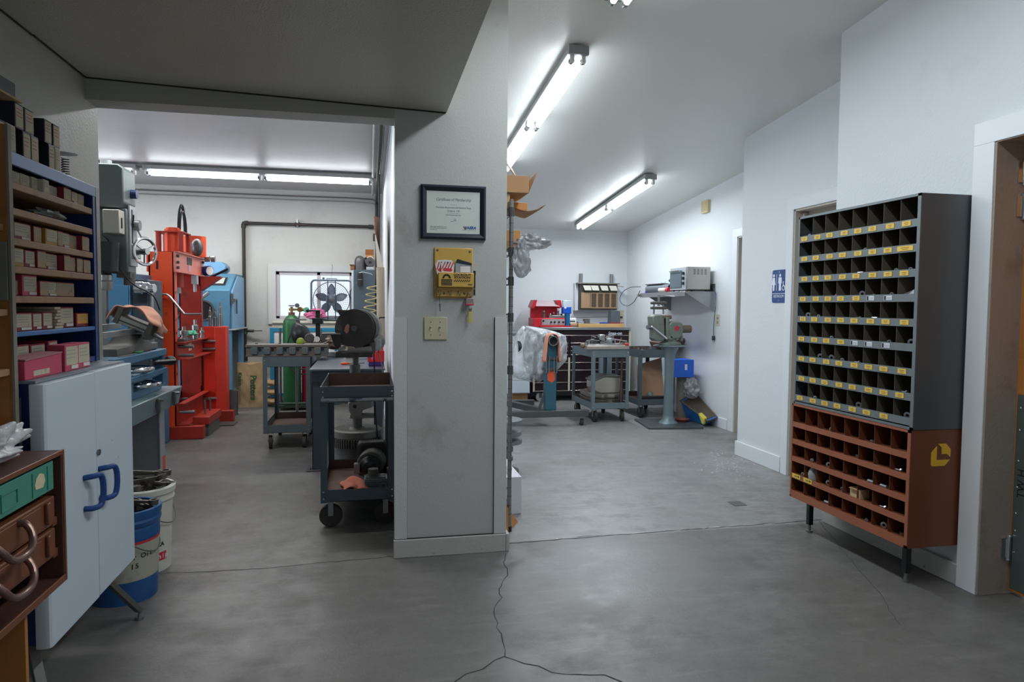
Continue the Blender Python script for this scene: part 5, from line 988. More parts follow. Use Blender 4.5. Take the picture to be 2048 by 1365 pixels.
for x in (-1.10, -.61): t.part('upright', B().tube([(x, 8.98, .04), (x, 8.98, 1.0)], .014, 8), DSTEEL); t.part('wheel', B().cyl((x-.015, 9.0, .045), (x+.015, 9.0, .045), .045, n=18), RUBBER)
t = T('hose_coil', 'loops of black welding hose hung in front of the red cylinder', 'hose', (-.80, 8.62, .35))
t.part('hose', B().torus((-.80, 8.62, .62), .17, .009, (.2, 1, 0), 30, 6).torus((-.77, 8.61, .66), .15, .009, (-.1, 1, 0), 30, 6), RUBBER)
t.part('hose', B().tube([(-.97, 8.63, .6), (-.98, 8.60, .8), (-.90, 8.60, 1.02), (-.78, 8.60, 1.03), (-.68, 8.6, .85)], .009, 6), RUBBER)
t = T('welding_stand', 'thin steel T-stand beside the green cylinder with a welding helmet hooked on it', 'stand', (-.78, 7.95, 0))
t.part('pole', B().cyl((-.80, 7.95, 0), (-.80, 7.95, 1.12), .015, n=12), DSTEEL); t.part('bar', B().box(-.92, -.69, 7.93, 7.97, 1.12, 1.135), STEEL); t.part('base', B().cyl((-.80, 7.95, 0), (-.80, 7.95, .015), .16, n=24), IRON)
def helm(u, v): a = (u-.5)*PI*1.15; k = math.sin(PI*(.18+.62*v)); return Vector((-.76+.105*math.sin(a)*k+.03*v, 7.86-.12*math.cos(a)*k, .84+.24*v-.1*(u-.5)))
solo('welding_helmet', 'black welding helmet hooked on the T-stand', 'helmet', B().grid(helm, 16, 12), BLACK, (-.76, 7.86, .84), solid=.004)
solo('safety_cap', 'small yellow-green rounded cap on the rusty engine casting below the welding helmet', 'cap', B().lathe((-.62, 6.52, .9385), [(.036, 0), (.039, .012), (.036, .03), (.024, .048), (.008, .055)], 26), M('cap_yellowgreen', (128, 150, 40), .5), (-.62, 6.52, .9385))
solo('plastic_bag', 'crumpled pink plastic bag on the shelf below the window', 'bag', crumple((-.68, 9.05+.12, 1.16), .13, .07, .075, 5, amp=.35), M('bag_pink', (206, 110, 150), .25, var=.2, scale=14), (-.68, 9.17, 1.081), smooth=0)

# --- grey cabinet in the back corner and what stands on it
LOCK = M('locker_grey', (78, 92, 102), .42, .3, var=.1, scale=3, c2=(112, 122, 130), thr=.62, w2=3, soft=.2)
t = T('steel_cabinet', 'tall slate grey steel cabinet in the corner right of the box fan', 'cabinet', (-.05, 9.1, 0))
t.part('body', B().box(-.195, .07, 8.90, 9.38, 0, 1.745), LOCK, .004); t.part('lit_side_plate', B().box(-.222, -.197, 8.92, 9.36, .03, 1.73), M('locker_side_lit', (196, 204, 214), .35, .1), .002); t.part('handle', B().tube([(-.223, 9.0, 1.50), (-.245, 9.0, 1.47), (-.245, 9.0, 1.40), (-.223, 9.0, 1.37)], .006, 6), BLACK)  # window light on the cabinet's left side, painted as a pale plate
t = T('hanging_flashlight', 'black flashlight hanging on a white cord on the grey steel cabinet', 'flashlight', (-.1, 8.88, 1.52))
t.part('barrel', B().cyl((-.115, 8.87, 1.54), (-.115, 8.87, 1.70), .030, n=16), BLACK); t.part('band', B().cyl((-.115, 8.87, 1.615), (-.115, 8.87, 1.623), .0315, n=16), STEEL); t.part('cord', B().tube([(-.13, 8.87, 1.70), (-.09, 8.875, 1.715), (0, 8.88, 1.70), (.04, 8.885, 1.68)], .003, 5), WHITEP)
MOT = M('motor_grey', (96, 94, 96), .4, .5, var=.2, scale=12)
solo('domed_canister', 'large grey domed canister, leftmost of the shapes on the grey cabinet', 'canister', B().lathe((-.12, 9.0, 1.7455), [(.066, 0), (.068, .10), (.062, .135), (.045, .165), (.02, .18)], 26), MOT, (-.12, 9.0, 1.7455))
t = T('electric_motor', 'dark electric motor on a pale block, on the grey cabinet beside the pipe', 'motor', (.015, 9.0, 1.746))
t.part('block', B().box(-.04, .06, 8.93, 9.07, 1.7455, 1.785), LGREY, .003); t.part('shell', B().cyl((.01, 8.93, 1.845), (.01, 9.10, 1.845), .058, n=24), MOT); t.part('bore', B().cyl((.01, 8.925, 1.84), (.01, 8.93, 1.84), .018, n=14), BLACK)
solo('black_housing', 'black housing between the domed canister and the motor', 'housing', B().sph((-.045, 9.20, 1.835), .055, (.8, .8, 1.6)).cyl((-.045, 9.20, 1.7455), (-.045, 9.20, 1.80), .04, n=14), BLACK, (-.045, 9.2, 1.7455))
t = T('cardboard_box', 'orange-brown cardboard box at the back of the grey cabinet top', 'box', (.01, 9.28, 1.746))
t.part('carton', B().box(-.045, .055, 9.255, 9.36, 1.7455, 2.01), M('box_orange', (190, 128, 62), .7, var=.12), .002); t.part('lid', B().box(-.05, .057, 9.25, 9.362, 1.965, 2.03), M('box_orange2', (150, 92, 44), .7, var=.12), .002); t.part('ring_print', B().pipe((.01, 9.252, 1.90), (.01, 9.2549, 1.90), .045, .035, 22), WHITEP)
solo('wooden_block', 'small brown block on the left edge of the grey cabinet', 'block', B().box(-.235, -.155-.03, 8.95, 9.08, 1.7455, 1.80).box(-.245, -.19, 8.94, 9.09, 1.80, 1.812), M('block_brown', (124, 84, 58), .7, var=.2), (-.21, 9.0, 1.7455), bev=.003)
# cardboard sheet, tube and coiled hose on the partition
solo('cardboard_sheet', 'tall brown cardboard sheet leaning against the partition wall near the pipe drop', 'cardboard', B().hexa([(.060, 5.9, 1.62), (.070, 5.9, 1.62), (.110, 6.7, 1.30), (.100, 6.7, 1.30), (.04, 5.7, 2.02), (.05, 5.7, 2.02), (.10, 6.7, 2.13), (.09, 6.7, 2.13)]), M('card_brown', (140, 94, 62), .7, var=.12), (.08, 6.2, 1.4), bev=.002)
t = T('cardboard_tube', 'long beige cardboard tube hanging upright on the partition wall above the grinder motor', 'tube', (.09, 5.6, 1.0))
t.part('tube', B().pipe((.092, 5.6, .98), (.086, 5.6, 1.60), .033, .028, 20), M('tube_beige', (176, 160, 140), .6, var=.06)); t.part('fold', B().hexa([(.06, 5.57, 1.60), (.11, 5.57, 1.60), (.11, 5.60, 1.60), (.06, 5.60, 1.60), (.045, 5.6, 1.86), (.05, 5.6, 1.86), (.05, 5.62, 1.86), (.045, 5.62, 1.86)]), M('tube_beige2', (196, 190, 178), .6))
t.part('cord', B().tube([(.12, 5.5, 1.20), (.08, 5.5, 1.20), (.065, 5.5, 1.16), (.062, 5.5, 1.0), (.07, 5.5, .92)], .006, 6), BLACK)
pts = []
for k in range(150):
    s = k/149; a = s*2*PI*6.5; r = .055+.01*s; pts.append((.035-.05*s+r*math.cos(a), 7.0+r*.6*math.sin(a), 1.50-.42*s))
t = T('air_hose', 'yellow coiled air hose hanging against the grey cabinet', 'hose', (.04, 6.6, 1.08))
t.part('coil', B().tube(pts, .0055, 6), M('hose_yellow', (214, 198, 130), .4)); t.part('coupler', B().cyl((.095, 7.0, 1.50), (.095, 7.0, 1.62), .012, n=10), STEEL)
t.part('drop_pipe', B().cyl((.10, 7.0, 1.6), (.10, 7.0, 2.60), .008, n=8), PIPEM)

# --- workbench
t = T('workbench', 'heavy steel-topped workbench between the far cart and the disc grinder', 'workbench', (-.15, 6.1, 0))
t.part('top', B().box(-.455, .12, 5.45, 6.85, .785, .80), M('bench_top', (116, 124, 134), .3, .6, var=.2, scale=8, c2=(74, 62, 60), thr=.6, w2=5, soft=.2), .002); t.part('apron', B().box(-.44, .11, 5.47, 5.485, .70, .785).box(-.44, -.425, 5.485, 6.8, .70, .785), CARTB, .002)
BL = M('bench_leg', (84, 94, 104), .45, .4, var=.15)
for x, y in ((-.44, 5.48), (-.44, 6.72), (.04, 5.48), (.04, 6.72)):
    lg = t.part('leg', B().box(x, x+.065, y, y+.008, .01, .785).box(x, x+.008, y, y+.065, .01, .785), BL, .002); t.part('foot_plate', B().box(x-.045 if x < 0 else x-.01, x+.08, y-.03, y+.09, 0, .01), DSTEEL, .002, of=lg)
    if x < 0: t.part('anchor_bolt', B().cyl((x-.025, y, .01), (x-.025, y, .045), .008, n=8).cyl((x-.025, y, .01), (x-.025, y, .022), .015, n=6), CHROME, of=lg)
for i, (x, y, sx, sy, h, m, lb) in enumerate(((-.40, 6.72, .16, .10, .045, LGREY, 'flat grey casting at the back left of the bench'), (-.22, 6.6, .10, .14, .12, M('crate_cream', (170, 150, 122), .6, var=.3, scale=30), 'small cream carton on the bench behind the grinder'), (-.10, 6.45, .08, .10, .16, M('stack_white', (190, 198, 206), .5, var=.3, scale=60), 'stack of white papers and tins on the bench'))):
    solo('bench_item', lb, 'box', B().box(x, x+sx, y, y+sy, .8005, .80+h), m, (x, y, .8005), bev=.004)
t = T('screwdriver', 'orange-handled screwdriver lying on the steel bench top', 'screwdriver', (-.15, 5.85, .801))
t.part('handle', B().lathe((-.235, 5.80, .812), [(.006, 0), (.011, .01), (.010, .06), (.007, .075)], 12, (1, .2, 0)), M('handle_orange', (224, 92, 48), .4)); t.part('shank', B().cyl((-.165, 5.815, .812), (-.04, 5.84, .812), .003, n=8), BLACK)
t = T('parts_tub', 'purple and red plastic tub on the bench beside the partition', 'tub', (.05, 5.75, .801))
t.part('tub', B().box(-.01, .115, 5.66, 5.80, .8005, .865), M('tub_purple', (88, 62, 150), .4, var=.1), .01); t.part('scoop', B().prism([(-.015, .835), (.118, .835), (.118, .925), (.05, .925), (.040, .86), (.018, .855), (.005, .90), (-.015, .895)], 'y', 5.650, 5.66), M('tub_red', (212, 40, 46), .35), .003); t.part('lid', B().lathe((.055, 5.86, .80), [(.06, 0), (.062, .12), (.06, .14), (.064, .145), (.064, .16)], 24), M('tub_red', (0, 0, 0)))
t = T('arbor_press', 'small black arbor press with two round knobs behind the engine head', 'arbor press', (-.52, 7.3, 0))
t.part('stand', B().box(-.60, -.44, 7.25, 7.40, 0, .90), IRON, .004); t.part('column', B().box(-.545, -.50, 7.30, 7.36, .90, 1.24), BLACK, .004); t.part('head', B().box(-.575, -.47, 7.27, 7.38, 1.10, 1.16), BLACK, .006); t.part('lever', B().cyl((-.62, 7.28, 1.235), (-.50, 7.28, 1.235), .008, n=8), BLACK); t.part('knob', B().sph((-.62, 7.28, 1.235), .018), BLACK)
for x in (-.60, -.45): t.part('wheel', B().lathe((x, 7.26, .955), [(.045, 0), (.05, .01), (.05, .03), (.04, .04)], 20, (0, -1, 0)), DSTEEL)
t.part('dial', B().lathe((-.525, 7.22, .945), [(.03, 0), (.03, -.006)], 8, (0, 1, 0)), WHITEP); t.part('table', B().box(-.66, -.39, 7.22, 7.42, .90, .915), IRON)
solo('crumpled_foil', 'crumpled brown and grey wrapping between the arbor press and the grinder table', 'wrapping', crumple((-.33, 6.70+.0, .93), .09, .08, .075, 31, amp=.35), M('foil_brown', (120, 106, 92), .5, .3, var=.35, scale=18), (-.33, 6.7, .846), smooth=0)

# --- disc grinder on its pedestal
t = T('disc_grinder', 'large black disc grinder on a pedestal with ribbed round base, behind the near cart', 'grinder', (-.1, 5.1, 0))
GBL = M('grinder_black', (58, 55, 54), .55, .2, var=.3, scale=10, c2=(116, 112, 108), thr=.58, w2=7, soft=.2); CST = M('cast_pale', (140, 138, 132), .6, .4, var=.2, scale=12)
t.part('disc_guard', B().cyl((-.105, 5.0, 1.13), (-.100, 5.03, 1.13), .140, n=44).cyl((-.085, 5.04, 1.13), (-.06, 5.13, 1.13), .137, n=44), GBL, .002); t.part('guard_tip', B().prism([(-.21, 1.225), (-.225, 1.262), (-.165, 1.262), (-.12, 1.26)], 'y', 5.0, 5.03), GBL)
t.part('arbor', B().cyl((-.108, 4.985, 1.13), (-.105, 5.0, 1.13), .020, n=16), DSTEEL); t.part('wheel_window', B().prism([(-.178, 1.115), (-.166, 1.150), (-.150, 1.165), (-.140, 1.15), (-.145, 1.11), (-.160, 1.09)], 'y', 4.996, 5.001), M('wheel_pink', (168, 112, 104), .8))
t.part('guard_rim', B().cyl((-.075, 5.05, 1.13), (-.03, 5.20, 1.13), .125, n=36), CST); t.part('work_table', B().box(-.33, -.20, 4.97, 5.10, 1.085, 1.097), IRON, .002); t.part('table_bracket', B().prism([(-.27, 1.085), (-.20, 1.085), (-.20, 1.0), (-.235, .99), (-.255, 1.03)], 'y', 5.0, 5.05), GBL, .003)
t.part('saddle', B().prism([(-.225, .965), (-.21, 1.0), (-.185, 1.005), (-.18, .975), (-.155, .975), (-.15, 1.0), (.01, 1.0), (.02, .965)], 'y', 5.0, 5.14), CST, .004); t.part('base_plate', B().box(-.235, .02, 4.97, 5.2, .925, .965), GBL, .003)
t.part('motor', B().cyl((.0, 5.08, 1.03), (.075, 5.16, 1.03), .05, n=22), CST); t.part('end_bell', B().box(.035, .085, 5.06, 5.14, .965, 1.05), LGREY, .01); t.part('dust_elbow', B().cyl((.01, 5.06, .94), (.01, 5.06, 1.03), .03, n=14), M('cast_dark', (80, 78, 74), .6, .3))
t.part('column', B().cyl((-.100, 5.1, .84), (-.100, 5.1, .925), .022, n=16).cyl((-.105, 5.1, .79), (-.105, 5.1, .865), .038, n=18), IRON); t.part('flange', B().lathe((-.10, 5.1, .765), [(.065, 0), (.082, .008), (.082, .018), (.06, .026)], 26), IRON)
t.part('column', B().cyl((-.09, 5.1, .24), (-.09, 5.1, .77), .035, n=18).cyl((-.09, 5.1, .60), (-.09, 5.1, .63), .07, n=18), IRON)
t.part('gear_casting', B().prism([(-.15, .54), (-.155, .59), (-.13, .615), (-.03, .625), (.02, .60), (.02, .56), (-.05, .54), (-.06, .49), (-.12, .49)], 'y', 5.0, 5.14), CST, .008); t.part('bore', B().cyl((-.105, 4.995, .57), (-.105, 5.0, .57), .014, n=14), BLACK)
t.part('clamp_ring', B().lathe((-.09, 5.1, .47), [(.055, 0), (.062, .01), (.05, .03)], 20).box(-.14, .03, 5.05, 5.14, .475, .50), CST)
t.part('flywheel', B().lathe((-.09, 5.12, .33), [(.17, 0), (.178, .01), (.178, .055), (.165, .065), (.14, .058), (.06, .055), (.05, .075)], 48), M('flywheel_dark', (122, 120, 114), .55, .3, var=.2))
b = B()
for k in range(60): a = k*2*PI/60; b.obox((-.09+.176*math.cos(a), 5.12+.176*math.sin(a), .27), (-.09+.180*math.cos(a), 5.12+.180*math.sin(a), .335), .010, .016, (math.cos(a), math.sin(a), 0))
t.part('cooling_fin', b, M('fin_dark', (104, 102, 98), .55, .4, var=.2), kind=None); t.part('base_drum', B().lathe((-.09, 5.12, 0), [(.205, 0), (.205, .05), (.19, .10), (.175, .13), (.175, .27)], 44), IRON)
t.part('power_cord', B().tube([(.06, 5.1, .95), (.09, 5.1, .85), (.10, 5.05, .6), (.085, 5.0, .35), (.10, 5.0, .08), (.11, 5.2, .02)], .005, 6), M('cord_grey', (150, 148, 142), .5)); t.part('power_cord', B().tube([(.03, 5.05, .95), (.035, 5.03, .8), (.04, 5.02, .5), (.06, 5.0, .3)], .005, 6), BLACK)

# --- shop carts
def cart(label, x, y, w, d, h, m, mt, rz=0, wheel=.055, big=False, tray_h=.09, handle=False):
    t = T('utility_cart', label, 'cart', (x, y, 0), None, local=True, rz=rz); zb_ = wheel*2+.028
    def tray(z, hh): return B().box(0, w, 0, d, z, z+.003).box(0, w, 0, .003, z, z+hh).box(0, w, d-.003, d, z, z+hh).box(0, .003, .003, d-.003, z, z+hh).box(w-.003, w, .003, d-.003, z, z+hh)
    for z, hh in ((h-tray_h, tray_h), (zb_, tray_h*.78)): t.part('tray', tray(z, hh), m); t.part('tray_back', B().box(.004, w-.004, d-.006, d-.0035, z+.006, z+hh-.004), mt); t.part('tray_liner', B().box(.004, w-.004, .004, d-.004, z+.0032, z+.006), mt)
    L_ = .038
    for i, (lx, ly) in enumerate(((0, 0), (w, 0), (0, d), (w, d))):
        sx, sy = (1 if lx == 0 else -1), (1 if ly == 0 else -1); x0, y0 = lx-sx*.003, ly-sy*.003
        b = B().box(*sorted((x0, x0+sx*L_)), *sorted((y0, y0+sy*.003)), zb_-.005, h).box(*sorted((x0, x0+sx*.003)), *sorted((y0+sy*.003, y0+sy*L_)), zb_-.005, h)
        lg = t.part('leg', b, m)
        if sy > 0:
            for z in (zb_+.02, zb_+.06, h-.03, h-.06): t.part('bolt', B().lathe((x0+sx*.016, y0, z), [(.006, 0), (.005, -.003)], 8, (0, 1, 0)), CHROME, of=lg)
        cx, cyy = lx+sx*.05, ly+sy*.06; ax = Vector((0, 1, 0)) if (big and ly == 0) else Vector((1, .15*sx, 0)).normalized(); sd = ax*.016
        cs = t.part('caster', B().box(cx-.03, cx+.03, cyy-.03, cyy+.03, zb_-.008, zb_).obox(Vector((cx, cyy, zb_-.008))+ax*.022, Vector((cx, cyy, wheel))+ax*.022, .03, .004, ax).obox(Vector((cx, cyy, zb_-.008))-ax*.022, Vector((cx, cyy, wheel))-ax*.022, .03, .004, ax), STEEL)
        c_ = Vector((cx, cyy, wheel)); t.part('wheel', B().cyl(c_-sd, c_+sd, wheel, n=26).cyl(c_-sd*1.2, c_+sd*1.2, wheel*.35, n=16), DRUB, .003, of=cs)
    if handle: t.part('push_handle', B().tube([(0.01, -.002, h-.075), (0.01, -.03, h-.075), (w-.01, -.03, h-.075), (w-.01, -.002, h-.075)], .012, 10), M('worn_bar', (140, 146, 148), .35, .6, var=.3, scale=25, c2=(60, 80, 92), thr=.55, w2=18))
    return t
t = cart('dark blue utility cart with large rubber casters, nearest cart beside the certificate pillar', -.275, 4.02, .415, .80, .83, CARTB, RUST, wheel=.066, big=True, handle=True)
cart('grey utility cart with an engine head across it, beside the kraft sacks', -.925, 6.35, .40, .78, .83, CART, RUST, wheel=.06)
# engine head across the far cart
t = T('engine_casting', 'long rusty six-chamber engine casting laid across the grey cart', 'engine part', (-.72, 6.5, .83))
HB = M('head_bluegrey', (92, 104, 110), .55, .3, var=.3, scale=10, c2=(118, 92, 70), thr=.5, w2=12, soft=.15)
t.part('casting', B().box(-1.07, -.375, 6.38, 6.60, .8315, .915), HB, .004); t.part('deck', B().box(-1.075, -.37, 6.37, 6.61, .915, .938), M('deck_rust', (112, 104, 98), .5, .4, var=.25, scale=16), .003); t.part('rail', B().box(-1.072, -.373, 6.372, 6.38, .832, .848), M('deck_rust', (0, 0, 0)), .002)
for i in range(6):
    x = -1.0+i*.108; p_ = t.part('port_boss', B().box(x-.028, x+.028, 6.362, 6.38, .850, .915), HB, .006); t.part('port', B().cyl((x+.045, 6.374, .895), (x+.045, 6.379, .895), .013, n=14), BLACK, of=p_)
for i in range(4): t.part('stud', B().cyl((-1.0+i*.2, 6.5, .938), (-1.0+i*.2, 6.5, .948), .012, n=8), IRON)
# things on the lower tray of the near cart
zl = .16+.0065
def rg2(u, v): return Vector((-.17+.16*u+.015*math.sin(6*v), 4.17+.24*v, zl+.012+.028*abs(math.sin(5*u+3*v))*math.sin(PI*u)+.025*math.sin(PI*v)*math.sin(PI*u)))
solo('rag', 'salmon pink shop rag on the lower tray of the near cart', 'rag', B().grid(rg2, 20, 16), RAGM, (-.13, 4.14, zl), solid=.005)
t = T('starter_motor', 'black round pump assembly at the back of the near cart lower tray', 'pump', (-.02, 4.35, zl))
t.part('housing', B().cyl((-.0, 4.44, zl+.10), (.02, 4.60, zl+.10), .088, n=26), IRON, .008); t.part('nose', B().lathe((.0, 4.43, zl+.10), [(.07, .02), (.065, -.02), (.04, -.05), (.02, -.055)], 22, (0, 1, 0)), BLACK); t.part('clamp', B().box(-.10, -.06, 4.4, 4.46, zl+.06, zl+.12), STEEL, .005); t.part('cover', B().box(-.08, .11, 4.58, 4.70, zl, zl+.22), M('cover_dark', (48, 46, 44), .5, .4, var=.2), .02)
t = T('finned_cylinder', 'small finned aluminium cylinder in front of the black pump, near cart lower tray', 'cylinder', (.04, 4.26, zl))
b = B()
for k in range(6): b.box(-.035, .105, 4.20, 4.32, zl+.006+k*.012, zl+.011+k*.012)
t.part('fins', b, ALU, .001); t.part('barrel', B().box(-.025, .095, 4.21, 4.31, zl, zl+.078), M('alu_dark', (110, 112, 112), .4, .7)); t.part('spigot', B().cyl((.02, 4.26, zl+.078), (.02, 4.26, zl+.122), .032, n=20), IRON); t.part('lug', B().pipe((.08, 4.19, zl+.03), (.08, 4.24, zl+.03), .022, .012, 16), ALU)

# ================================================================ right room
# --- wire shelving unit tucked behind the pillar, with what sticks out of it
t = T('wire_shelving', 'chrome wire shelving unit tucked behind the certificate pillar', 'shelving', (.58, 4.35, 0))
for x, y in ((.785, 3.80), (.785, 4.92), (.34, 3.80), (.34, 4.92)):
    ps_ = t.part('post', B().cyl((x, y, .03), (x, y, 1.90), .0125, n=14), STEEL); b = B()
    for k in range(34): b.cyl((x, y, .10+k*.052), (x, y, .103+k*.052), .0134, n=12)
    t.part('groove_rings', b, DSTEEL, of=ps_); t.part('foot', B().cyl((x, y, 0), (x, y, .03), .016, n=12), BLACK, of=ps_)
for z in (1.845, 1.62, 1.455, 1.25, .95):
    b = B()
    for x in (.34, .785): b.cyl((x, 3.80, z), (x, 4.92, z), .004, n=6).cyl((x, 3.80, z-.035), (x, 4.92, z-.035), .003, n=6)
    for y in (3.80, 4.92): b.cyl((.34, y, z), (.785, y, z), .004, n=6).cyl((.34, y, z-.035), (.785, y, z-.035), .003, n=6)
    for k in range(16): b.cyl((.34, 3.85+k*.068, z+.004), (.785, 3.85+k*.068, z+.004), .0022, n=5)
    for x, y in ((.785, 3.80), (.785, 4.92), (.34, 3.80), (.34, 4.92)): b.cyl((x, y, z-.04), (x, y, z+.01), .017, n=12)
    t.part('shelf', b, DSTEEL)
t = T('cardboard_box', 'open cardboard box with a torn flap, highest on the wire shelving', 'box', (.70, 3.9, 1.851))
t.part('carton', B().box(.42, .885, 3.80, 4.15, 1.9385, 2.035), CARD, .002); t.part('flap', B().hexa([(.885, 3.80, 1.942), (.885, 4.15, 1.942), (.887, 4.15, 1.945), (.887, 3.80, 1.945), (.935, 3.80, 2.065), (.935, 4.15, 2.05), (.937, 4.15, 2.053), (.937, 3.80, 2.068)]), CARD); t.part('base_carton', B().box(.40, .78, 3.82, 4.2, 1.852, 1.937), KRAFT, .002)
solo('pale_disc', 'pinkish round plate leaning above the highest cardboard box', 'disc', B().lathe((.80, 3.95, 2.105), [(.06, 0), (.065, .006), (.02, .012)], 24, (.75, -.3, .55)), M('disc_pink', (200, 170, 158), .6), (.80, 3.95, 2.04))
t = T('cardboard_box', 'small orange cardboard box on crumpled sheet, upper wire shelf', 'box', (.82, 4.1, 1.851-.0)); 
t.part('carton', B().box(.80, .935, 4.05, 4.16, 1.878, 1.922), M('box_orange3', (196, 142, 84), .7, var=.1), .002); t.part('torn_sheet', B().grid(lambda u, v: Vector((.79+.23*u, 3.95+.32*v, 1.866+.007*math.sin(9*u+4*v)+(.03*(u-.8)*5 if u > .8 else 0))), 18, 8), CARD, solid=.003)
t = T('cardboard_box', 'flat tan carton pair on the second wire shelf', 'box', (.7, 3.95, 1.6285))
t.part('carton', B().box(.42, .865, 3.86, 4.12, 1.6285, 1.675), CARD, .002); t.part('carton', B().box(.42, .855, 3.87, 4.13, 1.6755, 1.735), M('box_orange3', (0, 0, 0)), .002)
FILM = M('film_grey', (160, 164, 166), .18, 0, var=.35, scale=22, bump=1., bscale=26, c2=(222, 226, 230), thr=.55, w2=18, soft=.08, alpha=.62)
solo('plastic_bag', 'grey plastic bag ballooning sideways off the second wire shelf', 'bag', crumple((.92, 3.90, 1.665), .105, .07, .05, 41, amp=.25, u=72, v=48), FILM, (.92, 3.9, 1.62), smooth=60)
solo('plastic_bag', 'long grey plastic bag of parts hanging down the shelving post', 'bag', crumple((.835, 3.755, 1.545), .05, .04, .11, 42, amp=.22, u=72, v=48), FILM, (.83, 3.76, 1.44), smooth=60)
solo('red_carton', 'red and white carton behind the shelving post', 'carton', B().box(.60, .76, 3.90, 4.2, 1.261, 1.408), M('red_white', (206, 40, 48), .5, var=.1, c2=(230, 226, 224), thr=.5, w2=9, soft=.02), (.7, 4.05, 1.261), bev=.002)
# parts pole with brake rotors
t = T('rotor_pole', 'steel pole stacked with brake rotors, partly hidden behind the shelving post', 'pole', (.835, 4.32+.9, 0))
PX_, PY_ = 1.005, 5.2
t.part('pole', B().cyl((PX_, PY_, .021), (PX_, PY_, .50), .018, n=12), DSTEEL); t.part('base', B().cyl((PX_, PY_, 0), (PX_, PY_, .02), .14, n=24), IRON)
ROT = M('rotor_grey', (134, 138, 142), .35, .6, var=.15)
for i, (z, r) in enumerate(((.385, .165), (.295, .16), (.232, .165))):
    solo('brake_rotor', f'{("top", "second", "third")[i]} large brake rotor on the steel pole', 'brake rotor', B().lathe((PX_, PY_, z), [(.07, 0), (r, 0), (r, .03), (.075, .034), (.07, .05), (.022, .05), (.022, 0)], 36), ROT, (PX_, PY_, z), 'rotors on the pole')
for i, z in enumerate((.165, .095, .03)):
    solo('brake_rotor', f'{("upper", "middle", "lower")[i]} small dark hub on the steel pole', 'hub', B().lathe((PX_, PY_, z), [(.05, 0), (.095, 0), (.095, .03), (.05, .045), (.022, .045), (.022, 0)], 30), DSTEEL, (PX_, PY_, z), 'rotors on the pole')
t = T('white_carton', 'white carton with grey print on the floor beside the shelving foot', 'carton', (.86, 4.12, 0))
t.part('carton', B().box(.70, .927, 4.11, 4.40, 0, .235), M('carton_white', (206, 208, 214), .6, var=.04), .003); t.part('printed_label', B().box(.80, .86, 4.107, 4.11, .16, .172).box(.82, .86, 4.107, 4.11, .06, .10), TXL)
t.part('shipping_label', B().box(.83, .86, 4.105, 4.107, .045, .085), M('label_bluewhite', (150, 176, 206), .6))
t = T('plastic_jug', 'white plastic jug standing on the white carton beside the shelving', 'jug', (.82, 4.25, .2355))
t.part('body', B().lathe((.83, 4.25, .2358), [(.06, 0), (.065, .02), (.062, .05), (.04, .075), (.018, .085)], 24), WHITEP, .0); t.part('cap', B().cyl((.83, 4.25, .321), (.83, 4.25, .345), .018, n=16), WHITEP); t.part('handle', B().torus((.87, 4.25, .285), .025, .005, (0, 1, 0), 14, 6), WHITEP)
solo('cardboard_scrap', 'orange-brown cardboard scrap leaning on the foot of the shelving beside the pillar', 'cardboard', B().hexa([(.725, 3.70, 0), (.868, 3.96, .0), (.872, 3.955, .0), (.729, 3.695, 0), (.728, 3.71, .205), (.80, 3.93, .10), (.804, 3.925, .10), (.732, 3.705, .205)]), M('scrap_brown', (186, 122, 62), .7, var=.2), (.76, 3.8, 0))

# --- counter and tool chest along the back wall
CWH = M('counter_white', (212, 222, 230), .4, var=.03)
t = T('base_cabinet', 'white base cabinet with a grey counter, left of the dark tool chest', 'cabinet', (1.6, 9.2, 0))
t.part('body', B().box(1.0, 2.12, 8.95, 9.52, .12, .915), CWH, .003)
for x0, x1 in ((1.01, 1.56), (1.565, 2.11)): d_ = t.part('door', B().box(x0, x1, 8.935, 8.95, .30, .905), CWH, .003); t.part('drawer', B().box(x0, x1, 8.935, 8.95, .13, .295), CWH, .003)
t.part('counter', B().box(.95, 2.15, 8.91, 9.54, .918, .95), M('counter_grey', (150, 156, 160), .3, .4), .004); t.part('plinth', B().box(1.02, 2.1, 8.98, 9.5, 0, .118), M('plinth_wood', (150, 112, 72), .6, var=.2))
t = T('spring_can', 'ribbed steel can of coil on the white cabinet beside the red machine', 'can', (1.78, 9.05, .951))
prof_ = [(.085, 0)]
for k in range(8): prof_ += [(.085, .006+k*.024), (.078, .012+k*.024), (.078, .018+k*.024)]
t.part('ribs', B().lathe((1.82, 9.1, .951), prof_+[(.085, .20), (.078, .20)], 26), STEEL); t.part('top_ring', B().pipe((1.82, 9.1, 1.152), (1.82, 9.1, 1.165), .086, .07, 26), M('tan_ring', (200, 170, 140), .6))
for i, (x, h, m) in enumerate(((1.60, .12, WHITEP), (1.68, .09, M('can_purple', (120, 90, 140), .5)))): solo('spray_can', f'{("white", "purple")[i]} topped can at the shelving end of the white counter', 'can', B().lathe((x, 9.05, .951), [(.03, 0), (.032, .01), (.032, h), (.02, h+.015), (.012, h+.03)], 18), m, (x, 9.05, .951))
MARN = M('chest_maroon', (50, 36, 42), .3, .3, var=.08); PULL = M('chest_pull', (186, 176, 166), .25, .8)
t = T('tool_chest', 'wide dark maroon roller tool chest with pale drawer pulls under the window air conditioner', 'tool chest', (2.87, 9.2, 0))
t.part('body', B().box(2.16, 3.535, 8.98, 9.50, .12, .975), MARN, .004); t.part('worktop', B().box(2.15, 3.55, 8.93, 9.52, .978, 1.015), M('stainless', (168, 170, 172), .3, .8, var=.1), .004)
t.part('corner_trim', B().box(3.535, 3.56, 8.95, 9.5, .12, .977), M('trim_cream', (206, 200, 176), .4), .002)
